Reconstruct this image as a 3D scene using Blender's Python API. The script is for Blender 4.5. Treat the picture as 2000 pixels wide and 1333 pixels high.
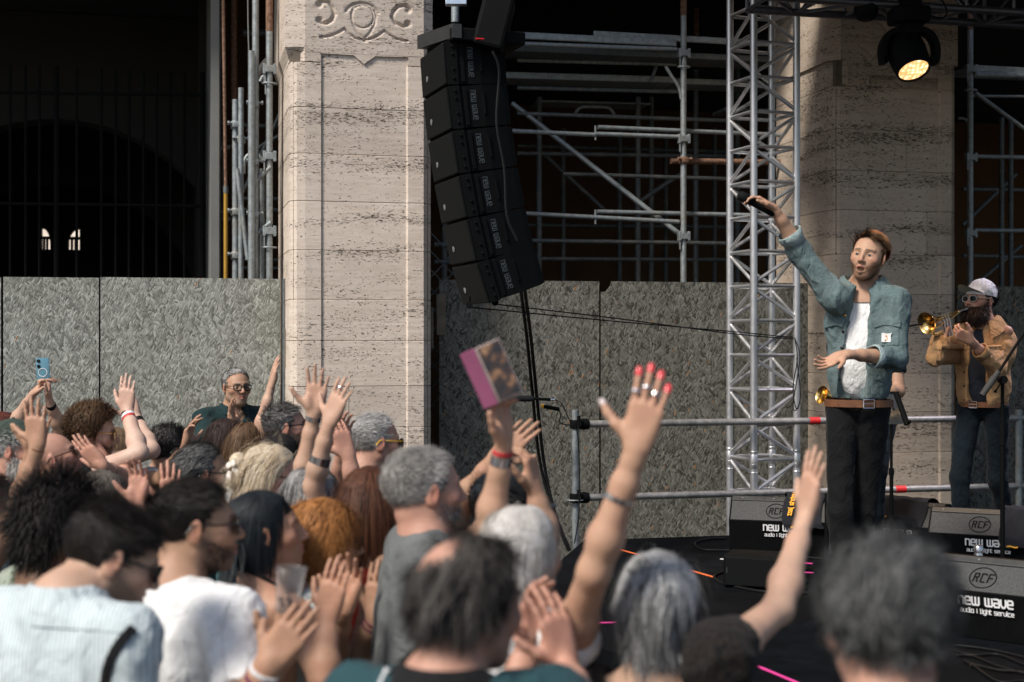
import bpy, bmesh, math, random
import numpy as np
from mathutils import Vector, Matrix

scene = bpy.context.scene
for o in list(bpy.data.objects):
    bpy.data.objects.remove(o, do_unlink=True)
COL = scene.collection
R = math.radians
random.seed(7)

# ------------------------------------------------------------------ camera
FPX, CXP, CYP, CAMZ = 2777.8, 1000.0, 666.5, 2.08
cam_d = bpy.data.cameras.new('camera')
cam_d.lens = 50.0; cam_d.sensor_width = 36.0; cam_d.clip_start = 0.05; cam_d.clip_end = 500
cam_d.dof.use_dof = True; cam_d.dof.focus_distance = 8.6; cam_d.dof.aperture_fstop = 2.8
cam = bpy.data.objects.new('camera', cam_d); COL.objects.link(cam)
cam.location = (0, 0, CAMZ); cam.rotation_euler = (R(90), 0, 0)
scene.camera = cam

# ------------------------------------------------------------------ sky, sun, exposure
SUN_AZ, SUN_EL = 225.0, 48.0      # direction the light comes from, degrees counter-clockwise from +x
world = bpy.data.worlds.new('World'); scene.world = world; world.use_nodes = True
wn = world.node_tree.nodes; wl = world.node_tree.links; wn.clear()
w_out = wn.new('ShaderNodeOutputWorld'); w_bg = wn.new('ShaderNodeBackground'); w_sky = wn.new('ShaderNodeTexSky')
w_sky.sky_type = 'NISHITA'; w_sky.sun_disc = False
w_sky.sun_elevation = R(SUN_EL); w_sky.sun_rotation = R(90.0 - SUN_AZ)
w_sky.dust_density = 2.0; w_sky.air_density = 1.0; w_sky.ozone_density = 1.0
w_bg.inputs['Strength'].default_value = 0.078
wl.new(w_sky.outputs[0], w_bg.inputs[0]); wl.new(w_bg.outputs[0], w_out.inputs[0])
sun_d = bpy.data.lights.new('sun', 'SUN'); sun_d.energy = 2.6; sun_d.angle = R(13.0); sun_d.color = (1.0, 0.935, 0.85)
sun = bpy.data.objects.new('sun', sun_d); COL.objects.link(sun)
_sd = Vector((math.cos(R(SUN_AZ)) * math.cos(R(SUN_EL)), math.sin(R(SUN_AZ)) * math.cos(R(SUN_EL)), math.sin(R(SUN_EL))))
sun.rotation_euler = _sd.to_track_quat('Z', 'Y').to_euler(); sun.location = _sd * 30
scene.view_settings.view_transform = 'Standard'
scene.view_settings.look = 'None'
scene.view_settings.exposure = 0.68
scene.view_settings.gamma = 1.0
scene.view_settings.use_curve_mapping = False
scene.render.engine = 'CYCLES'
scene.cycles.use_denoising = True
scene.cycles.max_bounces = 6; scene.cycles.diffuse_bounces = 3; scene.cycles.glossy_bounces = 3
scene.cycles.transmission_bounces = 6; scene.cycles.transparent_max_bounces = 8
scene.cycles.sample_clamp_indirect = 4.0; scene.cycles.caustics_reflective = False; scene.cycles.caustics_refractive = False

# ------------------------------------------------------------------ placement helpers
CAM = np.array([0.0, 0.0, CAMZ])
def at(px, py, d):
    """the world point that stands d metres away behind a place in the photograph"""
    return np.array([d * (px - CXP) / FPX, d, CAMZ - d * (py - CYP) / FPX])
FA = R(13.5)                                     # the facade runs away to the right
FO = np.array([0.05, 10.5, 0.0])                 # a point of the hoarding plane
FU = np.array([math.cos(FA), math.sin(FA), 0.0]); FN = np.array([-math.sin(FA), math.cos(FA), 0.0])
FACADE = Matrix.Translation(Vector(FO)) @ Matrix.Rotation(FA, 4, 'Z')
def fs(px, y=0.0):
    """distance along the facade of a photo column, on the plane y behind the hoarding"""
    k = (px - CXP) / FPX; o = FO + FN * y
    return (k * o[1] - o[0]) / (FU[0] - k * FU[1])
def fp(s, y, z):
    return FO + FU * s + FN * y + np.array([0, 0, z])
def fz(px, py, y=0.0):
    d = fp(fs(px, y), y, 0)[1]
    return CAMZ - d * (py - CYP) / FPX
def fl(px, py, y=0.0):
    return np.array([fs(px, y), y, fz(px, py, y)])

# ------------------------------------------------------------------ object helpers
BASE = {}
def tag(o, label=None, cat=None, group=None, kind=None):
    if label: o['label'] = label
    if cat: o['category'] = cat
    if group: o['group'] = group
    if kind: o['kind'] = kind
    return o
def thing(name, label, cat, base=(0, 0, 0), frame=None, group=None):
    o = bpy.data.objects.new(name, None); COL.objects.link(o)
    o.empty_display_size = 0.1
    b = Vector([float(v) for v in base])
    o.matrix_world = (frame if frame is not None else Matrix.Identity(4)) @ Matrix.Translation(b)
    BASE[o.name] = np.array(b)
    return tag(o, label, cat, group)
class MB:
    """collects shapes in the coordinates of a thing's frame; build() links them as one mesh object"""
    def __init__(s): s.v = []; s.f = []; s.m = []
    def add(s, vs, fs_, mi=0):
        n = len(s.v); s.v += [tuple(float(c) for c in v) for v in vs]
        s.f += [tuple(i + n for i in f) for f in fs_]; s.m += [mi] * len(fs_); return s
    def box(s, c, size, rot=None, mi=0, bev=0.0):
        c = np.array(c, float); h = np.array(size, float) / 2
        if bev <= 0:
            P = np.array([[x, y, z] for x in (-1, 1) for y in (-1, 1) for z in (-1, 1)]) * h
            F = [(0, 1, 3, 2), (4, 6, 7, 5), (0, 4, 5, 1), (2, 3, 7, 6), (0, 2, 6, 4), (1, 5, 7, 3)]
        else:
            bm = bmesh.new(); bmesh.ops.create_cube(bm, size=1.0)
            for v in bm.verts: v.co = Vector((v.co.x * size[0], v.co.y * size[1], v.co.z * size[2]))
            bmesh.ops.bevel(bm, geom=list(bm.edges), offset=bev, segments=2, profile=0.5, affect='EDGES')
            bm.verts.index_update(); P = np.array([v.co for v in bm.verts]); F = [tuple(v.index for v in f.verts) for f in bm.faces]; bm.free()
        if rot is not None: P = P @ np.array(rot).T
        return s.add(P + c, F, mi)
    def tube(s, pts, r, n=10, cap=True, mi=0):
        pts = [np.array(p, float) for p in pts]; m = len(pts)
        rs = list(r) if hasattr(r, '__len__') else [r] * m
        V = []; prev = None
        for i in range(m):
            t = pts[min(i + 1, m - 1)] - pts[max(i - 1, 0)]; t = t / (np.linalg.norm(t) + 1e-12)
            if prev is None:
                a = np.array([0, 0, 1.0]) if abs(t[2]) < .9 else np.array([1.0, 0, 0])
                u = np.cross(t, a)
            else:
                u = prev - t * prev.dot(t)
            u /= np.linalg.norm(u) + 1e-12; prev = u; w = np.cross(t, u)
            for k in range(n):
                a = 2 * math.pi * k / n
                V.append(pts[i] + (u * math.cos(a) + w * math.sin(a)) * rs[i])
        F = [(i * n + k, i * n + (k + 1) % n, (i + 1) * n + (k + 1) % n, (i + 1) * n + k) for i in range(m - 1) for k in range(n)]
        if cap: F += [tuple(range(n))[::-1], tuple((m - 1) * n + k for k in range(n))]
        return s.add(V, F, mi)
    def disc_lathe(s, prof, axis_o, axis_d, n=24, mi=0, cap=True):
        """prof: (radius, distance along the axis)"""
        o = np.array(axis_o, float); d = np.array(axis_d, float); d /= np.linalg.norm(d)
        a = np.array([0, 0, 1.0]) if abs(d[2]) < .9 else np.array([1.0, 0, 0])
        u = np.cross(d, a); u /= np.linalg.norm(u); w = np.cross(d, u)
        V = [o + d * h + (u * math.cos(2 * math.pi * k / n) + w * math.sin(2 * math.pi * k / n)) * r for r, h in prof for k in range(n)]
        m = len(prof)
        F = [(i * n + k, i * n + (k + 1) % n, (i + 1) * n + (k + 1) % n, (i + 1) * n + k) for i in range(m - 1) for k in range(n)]
        if cap: F += [tuple(range(n))[::-1], tuple((m - 1) * n + k for k in range(n))]
        return s.add(V, F, mi)
    def prism(s, poly, vec, mi=0):
        n = len(poly); P = [np.array(p, float) for p in poly]; vec = np.array(vec, float)
        F = [tuple(range(n))[::-1], tuple(range(n, 2 * n))] + [(k, (k + 1) % n, n + (k + 1) % n, n + k) for k in range(n)]
        return s.add(P + [p + vec for p in P], F, mi)
    def grid(s, G, mi=0, close_u=False):
        """G[i][j] points"""
        a, b = len(G), len(G[0])
        V = [p for row in G for p in row]
        F = [(i * b + j, i * b + (j + 1) % b, (i + 1) % a * b + (j + 1) % b, (i + 1) % a * b + j)
             for i in range(a if close_u else a - 1) for j in range(b - 1)]
        return s.add(V, F, mi)
    def build(s, name, mat, parent=None, smooth=None, frame=None):
        me = bpy.data.meshes.new(name)
        b = BASE.get(parent.name, np.zeros(3)) if parent else np.zeros(3)
        if parent is not None and parent.name in OFFS: b = OFFS[parent.name]
        V = np.array(s.v) - b
        me.from_pydata([tuple(v) for v in V], [], s.f); me.validate()
        o = bpy.data.objects.new(name, me); COL.objects.link(o)
        mats = mat if isinstance(mat, (list, tuple)) else [mat]
        for m_ in mats: me.materials.append(m_)
        if len(mats) > 1: me.polygons.foreach_set('material_index', s.m)
        if smooth is not None:
            me.polygons.foreach_set('use_smooth', [True] * len(me.polygons))
            if smooth < 179:
                try: me.set_sharp_from_angle(angle=R(smooth))
                except Exception: pass
        if parent is not None: o.parent = parent
        elif frame is not None: o.matrix_world = frame
        OFFS[o.name] = b
        return o
OFFS = {}
def copy_tree(o, parent=None):
    c = o.copy(); COL.objects.link(c); c.parent = parent
    for ch in o.children: copy_tree(ch, c)
    return c
def unit(v):
    v = np.array(v, float); return v / (np.linalg.norm(v) + 1e-12)
def bez(p0, p1, p2, p3, n=16):
    p0, p1, p2, p3 = [np.array(p, float) for p in (p0, p1, p2, p3)]
    return [((1 - t) ** 3) * p0 + 3 * (1 - t) ** 2 * t * p1 + 3 * (1 - t) * t * t * p2 + t ** 3 * p3 for t in np.linspace(0, 1, n)]
def catmull(P, n=8):
    P = [np.array(p, float) for p in P]; P = [2 * P[0] - P[1]] + P + [2 * P[-1] - P[-2]]; out = []
    for i in range(1, len(P) - 2):
        for t in np.linspace(0, 1, n, endpoint=False):
            a, b, c, d = P[i - 1], P[i], P[i + 1], P[i + 2]
            out.append(.5 * (2 * b + (c - a) * t + (2 * a - 5 * b + 4 * c - d) * t * t + (3 * b - a - 3 * c + d) * t ** 3))
    return out + [P[-2]]

# ------------------------------------------------------------------ material helpers
class NT:
    def __init__(s, name):
        s.m = bpy.data.materials.new(name); s.m.use_nodes = True
        s.t = s.m.node_tree; s.n = s.t.nodes; s.l = s.t.links
        s.b = s.n['Principled BSDF']; s.out = s.n['Material Output']
    def node(s, typ, **kw):
        n = s.n.new(typ)
        for k, v in kw.items():
            if k.startswith('i_'):
                key = k[2:]; key = int(key) if key.isdigit() else key.replace('_', ' ')
                s.put(n.inputs[key], v)
            else: setattr(n, k, v)
        return n
    def put(s, inp, v):
        if isinstance(v, bpy.types.NodeSocket): s.l.new(v, inp)
        else:
            if isinstance(v, tuple) and len(v) == 3 and inp.type == 'RGBA': v = (*v, 1)
            inp.default_value = v
    def coord(s, scale=(1, 1, 1), kind='Object', loc=(0, 0, 0), rot=(0, 0, 0)):
        tc = s.node('ShaderNodeTexCoord'); mp = s.node('ShaderNodeMapping')
        mp.inputs['Scale'].default_value = scale; mp.inputs['Location'].default_value = loc; mp.inputs['Rotation'].default_value = rot
        s.l.new(tc.outputs[kind], mp.inputs['Vector']); return mp.outputs[0]
    def noise(s, vec, scale, detail=4, rough=.6, dist=0):
        n = s.node('ShaderNodeTexNoise'); s.l.new(vec, n.inputs['Vector'])
        n.inputs['Scale'].default_value = scale; n.inputs['Detail'].default_value = detail
        n.inputs['Roughness'].default_value = rough; n.inputs['Distortion'].default_value = dist
        return n.outputs[0]
    def ramp(s, fac, stops):
        r = s.node('ShaderNodeValToRGB'); s.l.new(fac, r.inputs[0]); e = r.color_ramp.elements
        while len(e) < len(stops): e.new(.5)
        for el, (p, c) in zip(e, stops):
            el.position = p; el.color = (*c, 1) if not isinstance(c, (int, float)) else (c, c, c, 1)
        return r.outputs[0]
    def mix(s, fac, a, b, mode='MIX'):
        n = s.node('ShaderNodeMix', data_type='RGBA', blend_type=mode)
        s.put(n.inputs[0], fac); s.put(n.inputs[6], a); s.put(n.inputs[7], b); return n.outputs[2]
    def math(s, op, a, b=0.0, c=None, clamp=False):
        n = s.node('ShaderNodeMath', operation=op, use_clamp=clamp)
        s.put(n.inputs[0], a); s.put(n.inputs[1], b)
        if c is not None: s.put(n.inputs[2], c)
        return n.outputs[0]
    def bump(s, h, strength=.4, dist=.01, prev=None):
        n = s.node('ShaderNodeBump'); n.inputs['Strength'].default_value = strength; n.inputs['Distance'].default_value = dist
        s.l.new(h, n.inputs['Height'])
        if prev is not None: s.l.new(prev, n.inputs['Normal'])
        return n.outputs[0]
    def set(s, color=None, rough=None, metal=None, normal=None, spec=None):
        if color is not None: s.put(s.b.inputs['Base Color'], color)
        if rough is not None: s.put(s.b.inputs['Roughness'], rough)
        if metal is not None: s.put(s.b.inputs['Metallic'], metal)
        if normal is not None: s.put(s.b.inputs['Normal'], normal)
        if spec is not None: s.put(s.b.inputs['Specular IOR Level'], spec)
        return s.m
_MC = {}
def pmat(name, col, rough=.6, metal=0.0, var=.25, scale=18, bump=.0, spec=.5, bdist=.004, bscale=None):
    """a plain surface with mottled colour and a little relief"""
    if name in _MC: return _MC[name]
    t = NT(name); v = t.coord()
    n = t.noise(v, scale, 5, .65)
    c0 = tuple(c * (1 - var) for c in col); c1 = tuple(min(1, c * (1 + var)) for c in col)
    c = t.ramp(n, [(.3, c0), (.7, c1)])
    r = t.math('MULTIPLY_ADD', n, .25, rough - .12, clamp=True)
    nm = t.bump(t.noise(v, bscale or scale * 4, 4, .6), bump, bdist) if bump > 0 else None
    _MC[name] = t.set(c, r, metal, nm, spec); return _MC[name]
# ================================================================== materials of the setting
def m_osb(name='weathered_osb', tint=(.985, 1.0, .965), lo=.12, chipt=.996):
    """pressed flakes: elongated cells in several directions laid over each other"""
    t = NT(name); tc = t.node('ShaderNodeTexCoord'); oi = t.node('ShaderNodeObjectInfo')
    off = t.node('ShaderNodeCombineXYZ'); t.l.new(t.math('MULTIPLY', oi.outputs['Random'], 37.0), off.inputs[0]); t.l.new(t.math('MULTIPLY', oi.outputs['Random'], 11.0), off.inputs[2])
    va = t.node('ShaderNodeVectorMath', operation='ADD'); t.l.new(tc.outputs['Object'], va.inputs[0]); t.l.new(off.outputs[0], va.inputs[1])
    wob = t.node('ShaderNodeTexNoise'); wob.inputs['Scale'].default_value = 16; wob.inputs['Detail'].default_value = 3; t.l.new(va.outputs[0], wob.inputs['Vector'])
    ws = t.node('ShaderNodeVectorMath', operation='MULTIPLY'); t.l.new(wob.outputs[1], ws.inputs[0]); ws.inputs[1].default_value = (.035, 0, .035)
    v0 = t.node('ShaderNodeVectorMath', operation='ADD'); t.l.new(va.outputs[0], v0.inputs[0]); t.l.new(ws.outputs[0], v0.inputs[1])
    val = None; hgt = None
    for k, (ang, sx, sz, thr) in enumerate(((.25, 36, 11, 0), (-.65, 42, 11, .45), (1.1, 46, 13, .56), (-1.2, 44, 13, .58), (.05, 56, 15, .62), (.75, 85, 24, .60), (-.4, 110, 30, .66))):
        vr = t.node('ShaderNodeVectorRotate', rotation_type='Y_AXIS'); t.l.new(v0.outputs[0], vr.inputs['Vector']); vr.inputs['Angle'].default_value = ang
        mp = t.node('ShaderNodeMapping'); mp.inputs['Scale'].default_value = (sx, .01, sz); mp.inputs['Location'].default_value = (k * 3.7, 0, k * 5.1); t.l.new(vr.outputs[0], mp.inputs['Vector'])
        vo = t.node('ShaderNodeTexVoronoi', voronoi_dimensions='3D'); vo.inputs['Scale'].default_value = 1; t.l.new(mp.outputs[0], vo.inputs['Vector'])
        sp = t.node('ShaderNodeSeparateColor'); t.l.new(vo.outputs['Color'], sp.inputs[0])
        m2 = t.node('ShaderNodeMapping'); m2.inputs['Scale'].default_value = (sx * 5, .01, sz * .8); t.l.new(vr.outputs[0], m2.inputs['Vector'])
        ns = t.noise(m2.outputs[0], 1.0, 2, .6)
        v = t.math('MULTIPLY_ADD', sp.outputs[0], .62, t.math('MULTIPLY', ns, .42))
        h = t.math('MULTIPLY_ADD', vo.outputs['Distance'], -.7, t.math('MULTIPLY_ADD', sp.outputs[2], .5, .1 * k))
        if val is None: val, hgt = v, h
        else:
            pick = t.math('GREATER_THAN', sp.outputs[1], thr)
            n1 = t.node('ShaderNodeMix', data_type='FLOAT'); t.l.new(pick, n1.inputs[0]); t.l.new(val, n1.inputs[2]); t.l.new(v, n1.inputs[3]); val = n1.outputs[0]
            n2 = t.node('ShaderNodeMix', data_type='FLOAT'); t.l.new(pick, n2.inputs[0]); t.l.new(hgt, n2.inputs[2]); t.l.new(h, n2.inputs[3]); hgt = n2.outputs[0]
            last = sp.outputs[0]; last_pick = pick
    big = t.noise(va.outputs[0], 1.6, 4, .6)
    c = t.ramp(val, [(lo, (.10, .10, .090)), (.38, (.235, .238, .22)), (.62, (.32, .326, .304)), (.92, (.52, .525, .50))])
    c = t.mix(1.0, c, tint, 'MULTIPLY')
    tv_ = t.math('MULTIPLY_ADD', oi.outputs['Random'], .30, .84); cv = t.node('ShaderNodeCombineColor'); [t.l.new(tv_, cv.inputs[i]) for i in range(3)]; c = t.mix(1.0, c, cv.outputs[0], 'MULTIPLY')
    chip = t.math('MULTIPLY', t.math('GREATER_THAN', last, chipt), last_pick)
    c = t.mix(chip, c, (.34, .19, .10))
    c = t.mix(t.ramp(big, [(.35, 0.0), (.8, .55)]), c, (.60, .55, .46), 'MULTIPLY')
    return t.set(c, .8, 0, t.bump(hgt, .75, .005), .3)
M_OSB = m_osb(); M_OSB2 = m_osb('dark_brown_osb', (.56, .545, .505), .27, .985)  # second board tone: darker, browner tint with more dark flakes

def m_travertine(name, tint=(1, 1, 1), pit=.545):
    t = NT(name); v = t.coord(kind='Object')
    band = t.noise(t.coord((.35, .35, 3.4)), 3.2, 4, .6)
    p1 = t.noise(t.coord((17, 17, 72)), 1.9, 4, .62, .3)
    p2 = t.noise(t.coord((44, 44, 120)), 2.2, 3, .6)
    bm_ = t.ramp(band, [(.42, 0.0), (.66, 1.0)])
    th = t.math('MULTIPLY_ADD', bm_, -.115, pit + .115)
    d1 = t.math('MULTIPLY', t.math('SUBTRACT', p1, th), 14.0, clamp=True)
    d2 = t.math('MULTIPLY', t.math('SUBTRACT', p2, t.math('ADD', th, .055)), 14.0, clamp=True)
    pits = t.math('MAXIMUM', d1, d2)
    spots = t.noise(t.coord((1, 1, 1)), 60, 2, .5)
    d3 = t.math('MULTIPLY', t.math('SUBTRACT', spots, .69), 22.0, clamp=True)
    pits = t.math('MAXIMUM', pits, d3)
    soft = t.noise(t.coord((2, 2, 16)), 2.6, 5, .65)
    tone = t.noise(v, 1.6, 4, .55)
    a = [(.56, .465, .385), (.66, .565, .48), (.73, .64, .555)]
    a = [tuple(x * y for x, y in zip(c, tint)) for c in a]
    c = t.ramp(soft, [(.25, a[0]), (.5, a[1]), (.75, a[2])])
    c = t.mix(t.math('MULTIPLY', t.ramp(tone, [(.35, 1.0), (.62, 0.0)]), .35), c, tuple(x * y for x, y in zip((.44, .37, .30), tint)))
    oi = t.node('ShaderNodeObjectInfo'); tv_ = t.math('MULTIPLY_ADD', oi.outputs['Random'], .20, .90); cv = t.node('ShaderNodeCombineColor'); [t.l.new(tv_, cv.inputs[i]) for i in range(3)]; c = t.mix(1.0, c, cv.outputs[0], 'MULTIPLY')
    c = t.mix(pits, c, (.13, .095, .068))
    chis = t.noise(t.coord((230, 230, 14)), 1.0, 2, .5)
    h = t.math('MULTIPLY_ADD', pits, -1.0, t.math('MULTIPLY', soft, .25))
    nm = t.bump(h, .9, .012); nm = t.bump(chis, .22, .003, nm)
    return t.set(c, .85, 0, nm, .25)
M_TRAV = m_travertine('travertine'); M_TRAV2 = m_travertine('brown_travertine', (.80, .77, .73), .53)  # second stone tone: darker, browner tint with slightly more pits
M_MORTAR = pmat('joint_mortar', (.16, .13, .10), .9)
def m_galv(name, col=(.42, .46, .47), rough=.5, dirt=.5):
    t = NT(name); v = t.coord()
    n = t.noise(v, 26, 5, .7); n2 = t.noise(v, 140, 3, .6); n3 = t.noise(v, 7, 4, .6)
    c = t.ramp(n, [(.3, tuple(x * .62 for x in col)), (.7, tuple(min(1, x * 1.25) for x in col))])
    c = t.mix(t.math('MULTIPLY', t.ramp(n3, [(.5, 0.0), (.7, 1.0)]), dirt), c, (.30, .27, .22))
    c = t.mix(t.ramp(n2, [(.62, 0.0), (.72, 1.0)]), c, (.62, .60, .55))
    return t.set(c, t.math('MULTIPLY_ADD', n, .3, rough - .1), .55, t.bump(n2, .25, .002))
M_GALV = m_galv('galvanised_steel', (.30, .335, .345)); M_GALVD = m_galv('dull_galvanised_steel', (.15, .17, .175), .6)
def m_rust():
    t = NT('rusty_steel'); v = t.coord(); n = t.noise(v, 40, 5, .7)
    return t.set(t.ramp(n, [(.3, (.07, .035, .02)), (.55, (.22, .12, .075)), (.8, (.34, .25, .19))]), .85, 0, t.bump(n, .5, .003))
M_RUST = m_rust()
M_DECK = m_galv('scaffold_deck_steel', (.36, .40, .40), .55, .3)
M_OCHRE = pmat('ochre_plaster', (.13, .065, .028), .9, var=.2, scale=3, bump=.2)
M_DARKPL = pmat('dark_plaster', (.026, .024, .022), .92, var=.3, scale=2.5, bump=.2)  # the gloom of the loggia is put into this near-black plaster colour
M_WHITEPL = pmat('grey_white_plaster', (.19, .195, .185), .9, var=.15, scale=3, bump=.2)
M_IRON = pmat('black_wrought_iron', (.008, .008, .008), .85, 0, bump=.2, spec=.08)
M_TIMBER = pmat('weathered_timber', (.20, .165, .12), .85, var=.35, scale=9, bump=.4)
M_YELLOW = pmat('yellow_pipe_paint', (.42, .23, .025), .5, var=.15)
def m_ground():
    t = NT('paving'); v = t.coord()
    br = t.node('ShaderNodeTexBrick', offset=.5); t.l.new(v, br.inputs['Vector']); br.inputs['Scale'].default_value = 3.0
    br.inputs['Color1'].default_value = (.16, .15, .14, 1); br.inputs['Color2'].default_value = (.12, .115, .11, 1); br.inputs['Mortar'].default_value = (.05, .05, .05, 1)
    c = t.mix(.5, br.outputs[0], t.ramp(t.noise(v, 6, 5), [(.3, (.06, .06, .06)), (.7, (.2, .19, .17))]), 'OVERLAY')
    return t.set(c, .85, 0, t.bump(br.outputs[1], -.4, .01))

# ================================================================== ground
g = MB(); g.add([(-80, -60, 0), (80, -60, 0), (80, 90, 0), (-80, 90, 0)], [(0, 1, 2, 3)])
tag(g.build('ground', m_ground()), 'dark stone paving of the square under the crowd', 'ground', kind='structure')

# ================================================================== pillars
PF = -0.45      # pillar front, in front of the hoarding plane (facade y)
def pillar(px_l, px_r, panel, joints_py, verts_j, capital, label, mat, seed):
    rng = random.Random(seed)
    s0, s1 = fs(px_l, PF), fs(px_r, PF)            # front edge incl. chamfers
    pm = (px_l + px_r) / 2
    root = thing('stone_pillar', label, 'pillar', ((s0 + s1) / 2, PF + .5, 0), FACADE)
    pa, pb = fs(panel[0], PF), fs(panel[1], PF)
    cl, cr = .105, .06
    dep = 1.05; rec = .013
    zs = [fz(pm, p, PF) for p in joints_py]         # top to bottom
    zs = zs + [zs[-1] - .3 * k for k in range(1, 12) if zs[-1] - .3 * k > .15] + [0.0]
    z_cap = zs[0]
    def section(s0, s1, panelled=True):
        P = [(s0, PF + cl)]
        for a in (math.pi * .17, math.pi * .33):   # slightly rounded chamfer
            P.append((s0 + cl - cl * math.cos(a) * 1.06, PF + cl - cl * math.sin(a) * 1.06))
        P.append((s0 + cl, PF))
        if panelled: P += [(pa, PF), (pa + .006, PF + rec), (pb - .012, PF + rec), (pb, PF)]
        P += [(s1 - cr, PF), (s1, PF + cr), (s1, PF + dep), (s0, PF + dep)]
        return P
    core = MB(); core.box(((s0 + s1) / 2, PF + dep / 2, 3.2), (s1 - s0 - .05, dep - .06, 6.4)); core.build('mortar_core', M_MORTAR, root)
    vj = {i: x for i, x in verts_j}
    for i in range(len(zs) - 1):
        za, zb = zs[i] - .0012, zs[i + 1] + .0012
        if za - zb < .02: continue
        segs = [section(s0, s1)]
        if i in vj:
            q = fs(vj[i], PF); S = section(s0, s1)
            # split the course at a vertical joint inside the panel
            left = [p for p in S if p[0] <= pa + .007 and p[1] < PF + dep - .001] + [(q - .002, PF + rec), (q - .002, PF + dep), (s0, PF + dep)]
            right = [(q + .002, PF + rec)] + [p for p in S if p[0] >= pb - .013 and p[1] < PF + dep - .001] + [(s1, PF + dep), (q + .002, PF + dep)]
            segs = [left, right]
        for S in segs:
            b = MB(); jit = rng.uniform(-.002, .002)
            e = .0028
            n = len(S)
            def ring(z, ins):
                cx = sum(p[0] for p in S) / n; cy = PF + dep / 2
                return [(p[0] + (ins if p[0] < cx else -ins), p[1] + jit + (ins if p[1] < cy else 0), z) for p in S]
            V = ring(zb, e) + ring(zb + e, 0) + ring(za - e, 0) + ring(za, e)
            F = [(r * n + k, r * n + (k + 1) % n, (r + 1) * n + (k + 1) % n, (r + 1) * n + k) for r in range(3) for k in range(n)]
            F += [tuple(range(n))[::-1], tuple(3 * n + k for k in range(n))]
            b.add(V, F); b.build('stone_block', mat, root)
    # plain shaft above the first joint up to the capital, then the capital itself
    capital(root, s0, s1, pa, pb, z_cap, mat, pm)
    return root

def seg_dist(P, A, B):
    d = B - A; t = np.clip(((P - A) @ d) / (d @ d + 1e-12), 0, 1)
    return np.linalg.norm(P - (A + t[..., None] * d), axis=-1)
def poly_dist(P, L):
    out = np.full(P.shape[:-1], 9.0)
    for a, b in zip(L[:-1], L[1:]): out = np.minimum(out, seg_dist(P, np.array(a), np.array(b)))
    return out
def arc(c, r, a0, a1, n=14, ry=None):
    ry = ry or r
    return [(c[0] + r * math.cos(R(a0 + (a1 - a0) * k / n)), c[1] + ry * math.sin(R(a0 + (a1 - a0) * k / n))) for k in range(n + 1)]

def carved_face(root, s0, s1, z0, z1, y0, carve, mat, name, step=.007):
    """front slab whose relief is real: carve(P) gives the depth at each point"""
    nx, nz = int((s1 - s0) / step) + 1, int((z1 - z0) / step) + 1
    X, Z = np.meshgrid(np.linspace(s0, s1, nx), np.linspace(z0, z1, nz), indexing='ij')
    D = carve(np.stack([X, Z], -1))
    V = np.stack([X, np.full_like(X, y0) + D, Z], -1).reshape(-1, 3)
    b = MB(); F = [(i * nz + j, (i + 1) * nz + j, (i + 1) * nz + j + 1, i * nz + j + 1) for i in range(nx - 1) for j in range(nz - 1)]
    b.add(V, F); return b.build(name, mat, root, smooth=35)

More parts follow.
